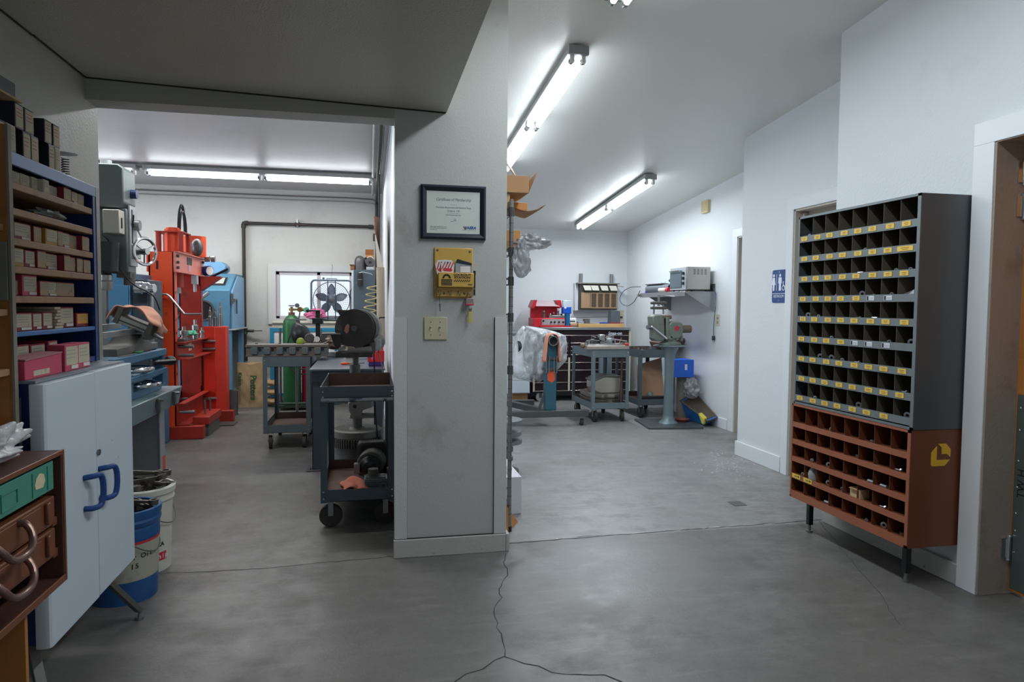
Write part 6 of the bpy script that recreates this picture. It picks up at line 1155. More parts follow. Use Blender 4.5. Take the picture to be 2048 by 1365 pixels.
t.part('divider_trim', B().box(2.66, 2.685, 8.955, 8.98, .14, .60), M('trim_cream', (0, 0, 0))); t.part('divider_trim', B().box(2.17, 2.19, 8.955, 8.98, .14, .60), M('trim_cream', (0, 0, 0)))
ys = [.975, .893, .788, .735, .680, .628, .520, .415, .250, .135]
for i in range(len(ys)-1):
    for x0, x1 in (((2.19, 3.53),) if i < 1 else ((2.19, 2.66), (2.69, 3.53))):
        dw = t.part('drawer', B().box(x0, x1, 8.962, 8.979, ys[i+1]+.004, ys[i]-.004), MARN, .002); t.part('pull', B().box(x0+.004, x1-.004, 8.952, 8.962, ys[i+1]+.004, ys[i+1]+.016), PULL, .002, of=dw)
t.text('lettering', 'Snap-on', .062, face((3.33, 8.9605, .932), (1, 0, 0), (0, -1, 0)), SWH, bold=.02, ext=.001, shear=.15)
for x in (2.28, 3.42):
    cs = t.part('caster', B().box(x-.05, x+.05, 8.99, 9.09, .09, .12).box(x-.03, x-.024, 9.0, 9.07, .05, .10).box(x+.024, x+.03, 9.0, 9.07, .05, .10), STEEL, .003) if x > 3 else t.part('caster', B().box(x-.06, x+.06, 8.99, 9.09, .105, .12).box(x-.02, x+.02, 8.975, 8.98, .05, .12), DSTEEL, .003)
    t.part('wheel', B().cyl((x, 8.985, .062), (x, 9.02, .062), .062, n=28).cyl((x, 8.98, .062), (x, 8.985, .062), .045, n=24), M('wheel_pale', (186, 188, 190), .4, .4), .004, of=cs)
# on the chest
RM = M('machine_red', (206, 36, 52), .35, .1, var=.08)
t = T('valve_grinder', 'red bench valve grinding machine with a ridged white hood, on the maroon tool chest', 'valve grinder', (2.4, 9.15, 1.0155))
t.part('base', B().box(2.175, 2.62, 9.0, 9.30, 1.0165, 1.14), RM, .008); t.part('back_panel', B().box(2.20, 2.58, 9.26, 9.32, 1.14, 1.30), RM, .004)
t.part('control_panel', B().box(2.29, 2.61, 8.992, 9.0, 1.045, 1.125), M('panel_silver', (190, 186, 186), .35, .5)); t.part('pan', B().box(2.26, 2.70, 8.94, 9.0, 1.0165, 1.035), RM, .003)
for x in (2.31, 2.42, 2.47, 2.53, 2.59): t.part('knob', B().cyl((x, 8.992, 1.085 if x != 2.31 else 1.10), (x, 8.975, 1.085 if x != 2.31 else 1.10), .013, n=14), BLACK)
b = B().prism([(2.20, 1.27), (2.17, 1.29), (2.21, 1.385), (2.25, 1.385), (2.23, 1.30)], 'y', 9.1, 9.32); b.prism([(2.57, 1.27), (2.60, 1.29), (2.585, 1.385), (2.53, 1.385), (2.55, 1.30)], 'y', 9.1, 9.32)
t.part('hood_end', b.M(0), RM); b = B()
for k in range(20): b.hexa([(2.235+k*.0165, 9.08, 1.30), (2.246+k*.0165, 9.08, 1.30), (2.246+k*.0165, 9.10, 1.30), (2.235+k*.0165, 9.10, 1.30), (2.24+k*.0148, 9.26, 1.38), (2.25+k*.0148, 9.26, 1.38), (2.25+k*.0148, 9.28, 1.38), (2.24+k*.0148, 9.28, 1.38)])
t.part('ridged_hood', b, M('hood_white', (222, 206, 210), .4)); t.part('hood_panel', B().hexa([(2.235, 9.09, 1.298), (2.56, 9.09, 1.298), (2.56, 9.11, 1.298), (2.235, 9.11, 1.298), (2.24, 9.27, 1.378), (2.54, 9.27, 1.378), (2.54, 9.29, 1.378), (2.24, 9.29, 1.378)]), RM)
for i, (x, h, r) in enumerate(((2.34, .10, .024), (2.43, .06, .02), (2.48, .08, .018), (2.54, .12, .022), (2.59, .06, .02))): t.part('spindle_unit', B().lathe((x, 9.08, 1.14), [(r, 0), (r, h*.5), (r*.6, h*.55), (r*.9, h*.8), (r*.5, h)], 16), STEEL if i % 2 else DSTEEL)
t.part('head', B().box(2.40, 2.62, 9.03, 9.14, 1.14, 1.175), STEEL, .004)
t = T('fluid_bottle', 'clear square bottle with a bright blue label, on the tool chest', 'bottle', (2.66, 9.2, 1.0155))
t.part('bottle', B().box(2.592, 2.712, 9.01, 9.09, 1.215, 1.385), M('clear_bottle', (216, 226, 232), .1, alpha=.6), .012); t.part('label_wrap', B().box(2.590, 2.714, 9.008, 9.092, 1.20, 1.295), M('bottle_blue', (20, 84, 190), .35), .008); t.part('white_patch', B().box(2.61, 2.64, 9.005, 9.008, 1.27, 1.29), WHITEP); t.part('stand', B().cyl((2.665, 9.05, 1.0165), (2.665, 9.05, 1.20), .038, n=20), M('bottle_teal', (20, 98, 150), .35))
ITM = [('white_jug', 'white jug with faint print beside the blue-labelled bottle', 'jug', 2.78, .085, .15, WHITEP), ('shop_box', 'low pale box right of the white jug on the chest', 'box', 2.90, .085, .075, LGREY), ('shop_box', 'dark grey block on the chest below the conditioner left corner', 'box', 2.99, .075, .11, M('block_grey', (98, 92, 92), .6, var=.2)), ('shop_box', 'low dark case on the chest beneath the air conditioner', 'box', 3.08, .06, .045, BLACK)]
for nm, lb, ct, x, wd, h, m in ITM:
    if nm == 'white_jug':
        t = T(nm, lb, ct, (x, 9.2, 1.0155)); t.part('body', B().box(x-.06, x+.05, 9.15, 9.25, 1.0165, 1.14), m, .015); t.part('spout', B().cyl((x, 9.2, 1.14), (x+.02, 9.2, 1.18), .018, n=14), LGREY); t.part('print', B().box(x-.045, x+.03, 9.147, 9.15, 1.085, 1.10).box(x-.045, x+.03, 9.147, 9.15, 1.05, 1.06), NAVY)
    else: solo(nm, lb, ct, B().box(x-wd/2, x+wd/2, 9.15, 9.25, 1.0165, 1.0165+h), m, (x, 9.2, 1.0165), bev=.004)
solo('wooden_plank', 'light wooden board lying along the front of the tool chest top', 'board', B().box(2.80, 3.47, 8.96, 9.08, 1.0165, 1.062), M('plank_wood', (206, 164, 104), .55, var=.1), (3.1, 9.0, 1.0165), bev=.003)
solo('rolled_card', 'tapered brown paper roll between the red machine and the wooden board', 'paper roll', B().lathe((2.70, 9.02, 1.046), [(.022, 0), (.028, .09)], 14, (1, 0, 0)), CARD, (2.7, 9.02, 1.0165))
solo('blue_marker', 'blue rod lying on the wooden board', 'marker', B().cyl((3.13, 9.03, 1.074), (3.25, 9.03, 1.074), .011, n=12), M('marker_blue', (40, 80, 170), .4), (3.19, 9.03, 1.063))
solo('organizer', 'dark grey slotted organizer standing at the corner end of the tool chest', 'organizer', B().prism([(3.35, 1.0165), (3.50, 1.0165), (3.49, 1.24), (3.36, 1.25)], 'y', 9.2, 9.34), M('organizer_grey', (92, 100, 108), .5), (3.42, 9.27, 1.0165), bev=.004)
b = B().box(3.30, 3.52, 9.10, 9.15, 1.0165, 1.05)
t = T('pin_rack', 'red pin rack on the corner end of the tool chest', 'rack', (3.4, 9.12, 1.0165)); t.part('base', b, RM, .002)
b = B()
for k in range(14): b.cyl((3.305+k*.016, 9.125, 1.05), (3.305+k*.016, 9.125, 1.085), .004, n=6)
t.part('pins', b, M('pin_red', (170, 50, 60), .4), kind=None)

# --- window air conditioner
WTAN = M('ac_tan', (168, 138, 106), .5, var=.08); ACB = M('ac_dark', (62, 58, 56), .5)
t = T('air_conditioner', 'brown louvred air conditioner set in the back wall above the tool chest', 'air conditioner', (3.22, 9.45, 1.25))
t.part('housing', B().box(2.94, 3.505, 9.36, 9.55, 1.255, 1.625), ACB, .004); t.part('sleeve', B().box(2.895, 2.94, 9.44, 9.55, 1.24, 1.64).box(3.505, 3.53, 9.44, 9.55, 1.24, 1.64), TRIMW, .003)
t.part('face_panel', B().box(2.955, 3.09, 9.345, 9.36, 1.275, 1.50), WTAN, .004); t.part('face_rim', B().box(3.09, 3.495, 9.345, 9.36, 1.485, 1.50).box(3.09, 3.495, 9.345, 9.36, 1.275, 1.29), WTAN)
for i in range(4):
    x = 3.095+i*.10; lv = t.part('louvre', B().box(x, x+.012, 9.342, 9.36, 1.29, 1.485).box(x+.086, x+.098, 9.342, 9.36, 1.29, 1.485), WTAN); b = B()
    for k in range(12): b.box(x+.012, x+.086, 9.348, 9.36, 1.294+k*.016, 1.302+k*.016)
    t.part('slats', b, M('ac_slat', (120, 100, 80), .5), of=lv)
for i, x in enumerate((2.975, 3.09, 3.23, 3.365)): t.part('paper_flap', B().hexa([(x, 9.33, 1.60), (x+.11, 9.33, 1.60), (x+.11, 9.335, 1.60), (x, 9.335, 1.60), (x+.02, 9.30, 1.53), (x+.12, 9.30, 1.53), (x+.12, 9.305, 1.53), (x+.02, 9.305, 1.53)]), M('flap_cream', (214, 208, 196), .7))
t.part('top_cover', B().box(2.90, 3.53, 9.33, 9.55, 1.625, 1.64), M('ac_top', (140, 134, 122), .6, var=.2), .003); t.part('torn_sheet', B().hexa([(3.50, 9.33, 1.60), (3.60, 9.33, 1.585), (3.60, 9.40, 1.585), (3.50, 9.40, 1.60), (3.50, 9.33, 1.604), (3.60, 9.33, 1.589), (3.60, 9.40, 1.589), (3.50, 9.40, 1.604)]), KRAFT)
for x in (2.995, 3.46): t.part('hanger_tube', B().cyl((x, 9.50, 1.64), (x, 9.50, 1.775), .026, n=18), STEEL)
t.part('wire_loop', B().tube([(2.90, 9.54, 1.235), (2.92, 9.54, 1.16), (2.96, 9.54, 1.14), (3.46, 9.54, 1.15), (3.52, 9.54, 1.22)], .003, 5), STEEL)

# --- engine stand with bagged engine
ESB = M('stand_blue', (58, 104, 122), .45, .3, var=.2, scale=8, c2=(90, 96, 98), thr=.6, w2=8, soft=.2); ESG = M('stand_grey', (94, 98, 98), .45, .5, var=.2, scale=12)
t = T('engine_stand', 'steel engine stand with a blue upright bearing an orange paint patch', 'engine stand', (1.95, 7.3, 0))
t.part('cross_bar', B().box(1.35, 2.345, 7.08, 7.16, .10, .17), ESG, .004); t.part('rear_bar', B().box(1.40, 1.95, 7.98, 8.05, .10, .165), ESG, .004)
t.part('diagonal_bar', B().obox((1.93, 7.16, .135), (1.62, 8.0, .135), .07, .065), ESG, .004)
up_ = t.part('upright', B().box(1.86, 1.985, 7.12, 7.21, .17, .90), ESB, .006); t.part('paint_patch', B().prism([(1.885, .50), (1.93, .47), (1.965, .50), (1.968, .58), (1.94, .63), (1.90, .62), (1.88, .56)], 'y', 7.1175, 7.1195), M('patch_orange', (226, 88, 50), .5, var=.1), of=up_)
t.part('gusset', B().obox((1.80, 7.165, .17), (1.87, 7.165, .36), .01, .03), ESG); t.part('clamp', B().box(1.845, 2.0, 7.105, 7.225, .60, .625).box(1.845, 2.0, 7.105, 7.225, .72, .745), DSTEEL, .003)
for x in (1.865, 1.895, 1.95, 1.98): t.part('clamp_bolt', B().cyl((x, 7.10, .58), (x, 7.10, .76), .007, n=8), STEEL)
t.part('pivot_tube', B().pipe((1.925, 7.04, .93), (1.925, 7.35, .93), .055, .044, 26), STEEL); t.part('tube_bore', B().cyl((1.925, 7.10, .93), (1.925, 7.12, .93), .0445, n=22), BLACK); t.part('mount_plate', B().box(1.84, 2.02, 7.35, 7.38, .82, 1.0), DSTEEL, .004)
for x, y in ((2.27, 7.12), (1.40, 7.12), (1.47, 8.02)):
    cs = t.part('caster', B().box(x-.035, x+.035, y-.035, y+.035, .088, .10).box(x-.026, x-.021, y-.025, y+.02, .03, .088).box(x+.021, x+.026, y-.025, y+.02, .03, .088), STEEL, .002); t.part('wheel', B().cyl((x-.017, y, .035), (x+.017, y, .035), .035, n=20), DRUB, .003, of=cs)
ENG = M('engine_dark', (58, 62, 66), .5, .5, var=.35, scale=14)
t = T('engine_block', 'dark engine on the engine stand inside its clear plastic bag', 'engine', (1.85, 7.6, .6))
t.part('block', B().box(1.74, 2.10, 7.40, 7.78, .66, .96), ENG, .02); t.part('head_cover', B().box(1.72, 1.86, 7.42, 7.78, .94, .99), M('engine_alu', (110, 104, 106), .4, .6, var=.3), .02); t.part('pulley', B().cyl((1.62, 7.45, .84), (1.68, 7.45, .84), .07, n=20), ENG); t.part('sump', B().prism([(1.74, .64), (2.0, .64), (1.95, .52), (1.80, .52)], 'y', 7.42, 7.75), ENG)
def film_mat():
    m = bpy.data.materials.new('clear_film'); m.use_nodes = True; nt = m.node_tree; N = nt.nodes; L = nt.links; b = N['Principled BSDF']
    tc = N.new('ShaderNodeTexCoord'); n = N.new('ShaderNodeTexNoise'); n.inputs['Scale'].default_value = 5; n.inputs['Detail'].default_value = 2; n.inputs['Distortion'].default_value = 1.2; mp = N.new('ShaderNodeMapping'); mp.inputs['Scale'].default_value = (1.6, 1.6, .55); L.new(tc.outputs['Object'], mp.inputs[0]); L.new(mp.outputs[0], n.inputs['Vector'])
    r = N.new('ShaderNodeMapRange'); r.inputs[1].default_value = .42; r.inputs[2].default_value = .62; r.inputs[3].default_value = .34; r.inputs[4].default_value = .66; L.new(n.outputs[0], r.inputs[0])
    L.new(r.outputs[0], b.inputs['Alpha']); vo = N.new('ShaderNodeTexVoronoi'); vo.feature = 'DISTANCE_TO_EDGE'; vo.inputs['Scale'].default_value = 7; nm = N.new('ShaderNodeMix'); nm.data_type = 'VECTOR'; nm.inputs[0].default_value = .25; L.new(tc.outputs['Object'], nm.inputs[4]); L.new(n.outputs['Color'], nm.inputs[5]); L.new(nm.outputs[1], vo.inputs['Vector']); bp = N.new('ShaderNodeBump'); bp.inputs['Strength'].default_value = .5; bp.inputs['Distance'].default_value = .05; L.new(vo.outputs['Distance'], bp.inputs['Height']); L.new(bp.outputs[0], b.inputs['Normal']); b.inputs['Base Color'].default_value = (.93, .96, 1, 1); b.inputs['Roughness'].default_value = .15; return m
FILMC = film_mat()
LV = [(.45, 1.78, 1.90), (.50, 1.58, 1.98), (.58, 1.50, 2.09), (.70, 1.52, 2.20), (.80, 1.56, 2.21), (.88, 1.59, 2.215), (.96, 1.62, 2.20), (1.0, 1.645, 2.10), (1.03, 1.665, 1.96), (1.055, 1.69, 1.82), (1.065, 1.72, 1.76)]
def bagf(i, n, j, m):
    z_ = j/m*(len(LV)-1); k = min(int(z_), len(LV)-2); f = z_-k; z, xl, xr = [LV[k][q]*(1-f)+LV[k+1][q]*f for q in range(3)]
    a = 2*PI*i/n; hw = (xr-xl)/2; dp = min(.26, .12+hw*.5)*(1 if j < m*.75 else 1-.5*(j/m-.75)*4)
    fold = 1+.035*math.sin(9*a+2.2*z*7)*(1.25-z)+.03*abs(math.sin(5*a-9*z))+.02*math.sin(17*a+20*z)
    return Vector(((xl+xr)/2+hw*math.cos(a)*fold, 7.56+dp*math.sin(a)*fold, z+.012*math.sin(6*a)))
b = B(); n_, m_ = 96, 50; V = [[b.bm.verts.new(bagf(i, n_, j, m_)) for j in range(m_+1)] for i in range(n_)]
for i in range(n_):
    for j in range(m_): b._f([V[i][j], V[(i+1) % n_][j], V[(i+1) % n_][j+1], V[i][j+1]])
solo('plastic_cover', 'big clear plastic bag wrapped around the engine on the stand', 'plastic cover', b, FILMC, (1.84, 7.6, .45), smooth=40)
def rag3(u, v):
    a = (u-.5)*PI*1.1; R0 = .068; hang = max(0, abs(u-.5)-.22)
    x = R0*math.sin(max(-1.57, min(1.57, a*1.4)))*(1+hang*.9); z = R0*math.cos(max(-1.57, min(1.57, a*1.4)))-hang*.85
    return Vector((1.925+x+.006*math.sin(13*v+7*u), 7.045+.14*v, .935+z+.006*math.sin(9*v)))
solo('rag', 'salmon shop rag draped over the pivot tube of the engine stand', 'rag', B().grid(rag3, 30, 10), M('rag_peach', (226, 158, 132), .9, var=.12, scale=14), (1.925, 7.1, .78), solid=.006)

# --- two grey carts
cart('grey utility cart holding oil pans, beside the engine stand', 2.43, 7.24, .43, .76, .82, M('cart_slate', (120, 136, 142), .42, .35, var=.1, c2=(130, 124, 110), thr=.66, w2=10, soft=.08), RUST, wheel=.062, handle=False)
cart('greasy grey utility cart behind the vise pedestal', 3.07, 7.44, .44, .78, .80, CART, RUST, wheel=.062)
CYG = M('tube_bluegrey', (136, 154, 164), .4, .2)
solo('grey_drum', 'smooth grey-blue drum standing between the two utility carts', 'drum', B().lathe((2.975, 8.35, 0), [(.085, 0), (.085, .74), (.078, .75), (.07, .74)], 28), CYG, (2.975, 8.35, 0))
PANM = M('oil_pan', (178, 172, 162), .35, .6, var=.25, scale=12)
def pan(nm, lb, x0, x1, y0, y1, z, h, waves, tilt=0):
    t = T(nm, lb, 'oil pan', ((x0+x1)/2, (y0+y1)/2, z), 'oil pans on the cart'); n = 48; 
    def ringp(k, zz, wv=1):
        out = []
        for i in range(n):
            a = i*2*PI/n; ca, sa = math.cos(a), math.sin(a); q = (abs(ca)**4+abs(sa)**4)**(-.25); wob = 1+.06*wv*math.cos(a*waves)
            out.append(Vector(((x0+x1)/2+(x1-x0)/2*ca*q*k*wob, (y0+y1)/2+(y1-y0)/2*sa*q*k*wob, zz)))
        return out
    b = B(); b.skin([[b.bm.verts.new(p) for p in ringp(k, zz)] for k, zz in ((.82, z), (.92, z+.012), (.97, z+h*.5), (.97, z+h-.006), (1.04, z+h-.005), (1.04, z+h), (.94, z+h), (.88, z+.02))]); t.part('pan', b, PANM)
    return t
zt_ = .152+.0065
pan('oil_pan', 'lower long corrugated steel oil pan on the cart tray beside the engine stand', 2.47, 2.83, 7.34, 7.90, zt_, .085, 10); pan('oil_pan', 'upper long steel oil pan nested on the lower one', 2.46, 2.84, 7.32, 7.88, zt_+.0865, .06, 10)
t = T('oil_pan', 'deep polished oil pan tilted on top of the long pans', 'oil pan', (2.66, 7.6, zt_+.147), 'oil pans on the cart')
t.part('sump', B().prism([(2.50, zt_+.20), (2.53, zt_+.17), (2.58, zt_+.150), (2.80, zt_+.150), (2.82, zt_+.18), (2.82, zt_+.335), (2.62, zt_+.345), (2.50, zt_+.29)], 'y', 7.38, 7.66), M('pan_bright', (186, 180, 170), .3, .6, var=.2, scale=9), .012)
t.part('flange', B().obox((2.49, 7.52, zt_+.295), (2.62, 7.52, zt_+.353), .31, .008, (-.3, 0, 1)).obox((2.62, 7.52, zt_+.353), (2.835, 7.52, zt_+.343), .31, .008, (0, 0, 1)), STEEL)
solo('steel_bar', 'dark round steel bar standing upright on the cart with the oil pans', 'bar', B().lathe((2.80, 7.30, zt_), [(.018, 0), (.020, .22), (.012, .24), (.012, .55)], 14), M('bar_bronze', (92, 78, 70), .4, .6), (2.80, 7.30, zt_))
solo('rusty_pump', 'small rusty pump at the left end of the nested oil pans', 'pump', B().sph((2.50, 7.50, zt_+.185), .035).cyl((2.47, 7.45, zt_+.17), (2.53, 7.42, zt_+.20), .014, n=10), M('rust_brown', (132, 100, 86), .7, .3, var=.3), (2.5, 7.5, zt_+.147))
# wiring and carburettor bits on the first cart
t = T('engine_harness', 'aluminium rail with tangled hoses and a round actuator on top of the oil pan cart', 'engine part', (2.62, 7.5, .82))
zc = .8215
t.part('rail', B().box(2.36, 2.86, 7.22, 7.42, zc, zc+.045), M('rail_alu', (190, 180, 172), .4, .6, var=.2, scale=20), .008); t.part('rail_cover', B().box(2.38, 2.80, 7.24, 7.40, zc+.045, zc+.060), ALU, .005)
hr = random.Random(4)
for k in range(7):
    x0 = 2.36+hr.uniform(0, .25); pts = [(x0, 7.3, zc+.06)]
    for s in range(1, 7): pts.append((x0+s*.035*hr.uniform(.3, 1.3), 7.3+hr.uniform(-.05, .12), zc+.06+.085*math.sin(s*PI/7)*hr.uniform(.5, 1.1)))
    t.part('hose', B().tube(cr(pts, 4), .006 if k % 2 else .008, 8), M('hose_grey', (140, 134, 130), .5) if k % 3 else BLACK)
t.part('actuator', B().cyl((2.69, 7.30, zc+.085), (2.66, 7.36, zc+.085), .043, n=26), LGREY); t.part('actuator_hub', B().cyl((2.695, 7.29, zc+.085), (2.69, 7.30, zc+.085), .015, n=14), BLACK)
t.part('throttle_body', B().box(2.53, 2.60, 7.30, 7.38, zc+.06, zc+.165), ALU, .012); t.part('manifold', B().box(2.42, 2.52, 7.28, 7.40, zc+.06, zc+.10), IRON, .01); t.part('red_wire', B().tube([(2.76, 7.3, zc+.06), (2.78, 7.3, zc+.10), (2.79, 7.3, zc+.13)], .004, 6), M('wire_pink', (206, 120, 110), .4)); t.part('red_plug', B().box(2.81, 2.85, 7.22, 7.26, zc+.045, zc+.07), TAGR, .005); t.part('end_elbow', B().sph((2.34, 7.32, zc+.04), .03), M('elbow_tan', (130, 112, 98), .6))
# second cart load
hr = random.Random(9)
for k in range(11):
    x, y = 3.11+hr.uniform(0, .36), 7.50+hr.uniform(0, .6); solo('carburettor_part', 'small greasy metal part heaped on top of the cart behind the vise', 'metal part', B().lathe((x, y, .7185), [(.02, 0), (.03, .02), (.025, .05), (.012, .055), (.012, .075+hr.uniform(0, .03))], 12, (hr.uniform(-.1, .1), 0, 1)), (ALU, DSTEEL, STEEL)[k % 3], (x, y, .7185), 'metal parts on the cart behind the vise')
zt_ = .1525+.006
solo('cardboard_sheet', 'large torn brown cardboard sheet standing in the cart behind the vise', 'cardboard', B().hexa([(3.13, 7.62, zt_), (3.45, 7.58, zt_), (3.452, 7.585, zt_), (3.132, 7.625, zt_), (3.15, 7.72, .60), (3.46, 7.70, .69), (3.46, 7.705, .69), (3.15, 7.725, .60)]), M('card_peach', (206, 164, 132), .75, var=.1), (3.3, 7.65, zt_))
solo('oil_tray', 'shallow black tray on the lower shelf of the cart behind the vise', 'tray', B().box(3.10, 3.47, 7.46, 7.55, zt_, zt_+.09), BLACK, (3.28, 7.5, zt_), bev=.006)
solo('glass_jar', 'small clear jar of green bits on the lower shelf behind the black tray', 'jar', B().lathe((3.27, 7.585, zt_+.0), [(.03, 0), (.032, .11), (.025, .13)], 16), M('jar_green', (130, 160, 150), .2), (3.27, 7.585, zt_))
# --- vise on its pedestal
VIS = M('vise_green', (126, 136, 126), .5, .35, var=.18, scale=10, c2=(98, 84, 74), thr=.58, w2=12, soft=.15); PED = M('pedestal_grey', (122, 138, 144), .4, .3, var=.1, scale=6)
t = T('vise_pedestal', 'grey-blue steel vise pedestal bolted to a square floor plate', 'pedestal', (3.22, 7.0, 0))
t.part('floor_plate', B().box(2.93, 3.53, 6.70, 7.28, .0, .022, rz=-.12), M('plate_dark', (90, 98, 100), .45, .5, var=.15), .003)
t.part('column', B().lathe((3.24, 7.0, .022), [(.105, 0), (.09, .015), (.068, .04), (.058, .09), (.050, .45), (.052, .68), (.062, .76), (.095, .83), (.10, .845)], 28), PED); t.part('head_plate', B().lathe((3.24, 7.0, .868), [(.17, 0), (.185, .006), (.17, .014), (.10, .018)], 30), PED)
vx, vy, vz = 3.24, 7.0, .887
t = T('bench_vise', 'green-grey mechanic vise with a clamped press fixture, on the pedestal', 'vise', (vx, vy, vz))
t.part('swivel_base', B().lathe((vx, vy, vz), [(.12, 0), (.12, .02), (.09, .035), (.07, .045), (.07, .09)], 26), VIS)
t.part('fixed_body', B().prism([(3.20, .95), (3.31, .95), (3.35, .99), (3.37, 1.06), (3.35, 1.12), (3.31, 1.145), (3.22, 1.145), (3.19, 1.11)], 'y', 6.92, 7.08), VIS, .015); t.part('tail_tube', B().cyl((3.33, 7.0, 1.06), (3.48, 7.0, 1.06), .043, n=24), M('tail_brown', (118, 104, 92), .45, .5, var=.15)); t.part('badge', B().cyl((3.285, 6.918, 1.07), (3.285, 6.921, 1.07), .028, n=18), TAGR)
t.part('moving_jaw', B().prism([(3.00, 1.19), (3.015, 1.215), (3.11, 1.22), (3.135, 1.19), (3.15, .95), (3.13, .93), (3.05, .925), (3.025, .95), (3.025, 1.08), (3.005, 1.11)], 'y', 6.92, 7.08), VIS, .015); t.part('jaw_plate', B().box(3.158, 3.20, 6.925, 7.075, .95, 1.19).cyl((3.215, 6.92, .965), (3.215, 7.08, .965), .028, n=16), VIS, .008); t.part('anvil_lug', B().box(3.12, 3.23, 6.93, 7.07, 1.17, 1.213), M('lug_brown', (124, 104, 92), .5, .4, var=.2), .012)
t.part('guide_screw', B().cyl((3.13, 7.0, 1.09), (3.18, 7.0, 1.09), .05, n=20), M('screw_rust', (110, 84, 70), .6, .4)); t.part('screw_head', B().cyl((2.955, 6.96, 1.08), (3.03, 6.98, 1.08), .024, n=16), STEEL)
t.part('handle', B().cyl((2.985, 6.9, 1.085), (3.13, 6.85, .965), .010, n=10).sph((2.985, 6.9, 1.085), .015).sph((3.13, 6.85, .965), .015), CHROME)
t.part('lock_knob', B().cyl((3.36, 6.98, .93), (3.36, 6.98, .99), .022, n=12), VIS)
t = T('bearing_puller', 'two-bar press fixture with a T-handle clamped upright in the vise', 'press fixture', (3.09, 7.0, 1.222))
for x in (3.045, 3.155): t.part('threaded_rod', B().cyl((x, 7.0, 1.222), (x, 7.0, 1.365), .010, n=10), STEEL)
for z in (1.275, 1.33): t.part('cross_bar', B().box(3.01, 3.19, 6.975, 7.025, z, z+.03), IRON, .008)
t.part('center_screw', B().cyl((3.10, 7.0, 1.31), (3.10, 7.0, 1.43), .014, n=12), STEEL); t.part('tee_handle', B().cyl((3.09, 6.99, 1.428), (3.27, 6.97, 1.415), .007, n=8), CHROME)
# --- wall shelf with toaster oven
SST = M('shelf_steel', (158, 160, 162), .3, .85, var=.12, scale=6)
t = T('wall_shelf', 'stainless steel wall shelf on triangular brackets carrying the toaster oven', 'shelf', (3.55, 7.5, 1.27))
t.part('shelf', B().box(3.36, 3.72, 6.90, 8.15, 1.455, 1.475), SST, .002); t.part('front_lip', B().box(3.355, 3.362, 6.90, 8.15, 1.418, 1.475), SST, .002); t.part('upstand', B().box(3.712, 3.72, 6.90, 8.15, 1.475, 1.56), SST)
for y in (6.90, 8.02): t.part('bracket', B().prism([(3.37, 1.455), (3.72, 1.455), (3.72, 1.26), (3.70, 1.26)], 'y', y, y+.012), SST)
t.part('end_tab', B().box(3.33, 3.37, 8.15, 8.19, 1.43, 1.46), STEEL)
ox0, ox1, oy0, oy1, oz0, oz1 = 3.385, 3.675, 6.93, 7.33, 1.493, 1.745
OVS = M('oven_steel', (186, 184, 178), .35, .7, var=.06, scale=4)
t = T('toaster_oven', 'stainless toaster oven with glass door and three knobs on the wall shelf', 'toaster oven', (3.53, 7.13, 1.476))
t.part('body', B().box(ox0+.008, ox1, oy0, oy1, oz0, oz1), OVS, .008); t.part('front_panel', B().box(ox0-.004, ox0+.008, oy0, oy1, oz0, oz1-.004), LGREY, .003)
dd = t.part('door', B().box(ox0-.012, ox0-.004, oy0+.10, oy1-.01, oz0+.025, oz1-.035), M('oven_glass', (96, 110, 118), .15, .3), .003); t.part('door_handle', B().cyl((ox0-.028, oy0+.12, oz1-.04), (ox0-.028, oy1-.03, oz1-.04), .006, n=10), CHROME, of=dd)
for z in (.07, .125, .18): t.part('knob', B().cyl((ox0-.004, oy0+.05, oz0+z), (ox0-.024, oy0+.05, oz0+z), .017, n=16), BLACK)
for x in (.03, .28-.03):
    for y in (oy0+.03, oy1-.03): t.part('foot', B().cyl((ox0+x, y, 1.4755), (ox0+x, y, oz0), .01, n=8), BLACK)
b = B()
for c_i in range(4):
    for k in range(9): b.box(ox0+.085+c_i*.043, ox0+.110+c_i*.043, oy0-.001, oy0+.001, oz1-.085+k*.0072, oz1-.082+k*.0072)
t.part('vent_slots', b, BLACK)
t = T('power_cord', 'blue-grey power cord with plug hanging below the end of the wall shelf', 'cord', (3.70, 6.91, 1.0))
cp = [PX(1425, 578, 3.69), PX(1430, 588, 3.70), PX(1430, 610, 3.70), PX(1427, 635, 3.70), PX(1425, 660, 3.70), PX(1425, 672, 3.70)]
t.part('cord', B().tube([(p.x-.0, p.y-.02, p.z) for p in cp], .0045, 8), M('cord_blue', (70, 96, 124), .5)); q = cp[-1]; t.part('plug', B().box(q.x-.014, q.x+.012, q.y-.034, q.y-.006, q.z-.05, q.z), M('plug_dark', (50, 66, 84), .5), .004); t.part('prong', B().box(q.x-.008, q.x-.005, q.y-.024, q.y-.016, q.z-.068, q.z-.05).box(q.x+.004, q.x+.007, q.y-.024, q.y-.016, q.z-.068, q.z-.05), BOLTM)
t = T('heat_sealer', 'grey half-round tube appliance with a looping cord at the far end of the wall shelf', 'appliance', (3.45, 7.8, 1.476))
t.part('tube', B().pipe((3.44, 7.42, 1.525), (3.44, 8.08, 1.525), .048, .040, 24), M('tube_slate', (110, 118, 126), .4, .3)); t.part('top_bar', B().box(3.40, 3.49, 7.60, 8.10, 1.573, 1.585), DSTEEL, .003); t.part('end_cap', B().box(3.40, 3.48, 8.085, 8.10, 1.477, 1.50), M('cap_blue', (40, 80, 190), .4))
lp = [PX(x, y, 3.38) for x, y in ((1281, 574), (1262, 575), (1247, 583), (1240, 596), (1243, 607), (1254, 612), (1266, 606), (1274, 594), (1280, 582))]
t.part('cord', B().tube(cr(lp), .005, 8), M('cord_violet', (88, 82, 104), .5))
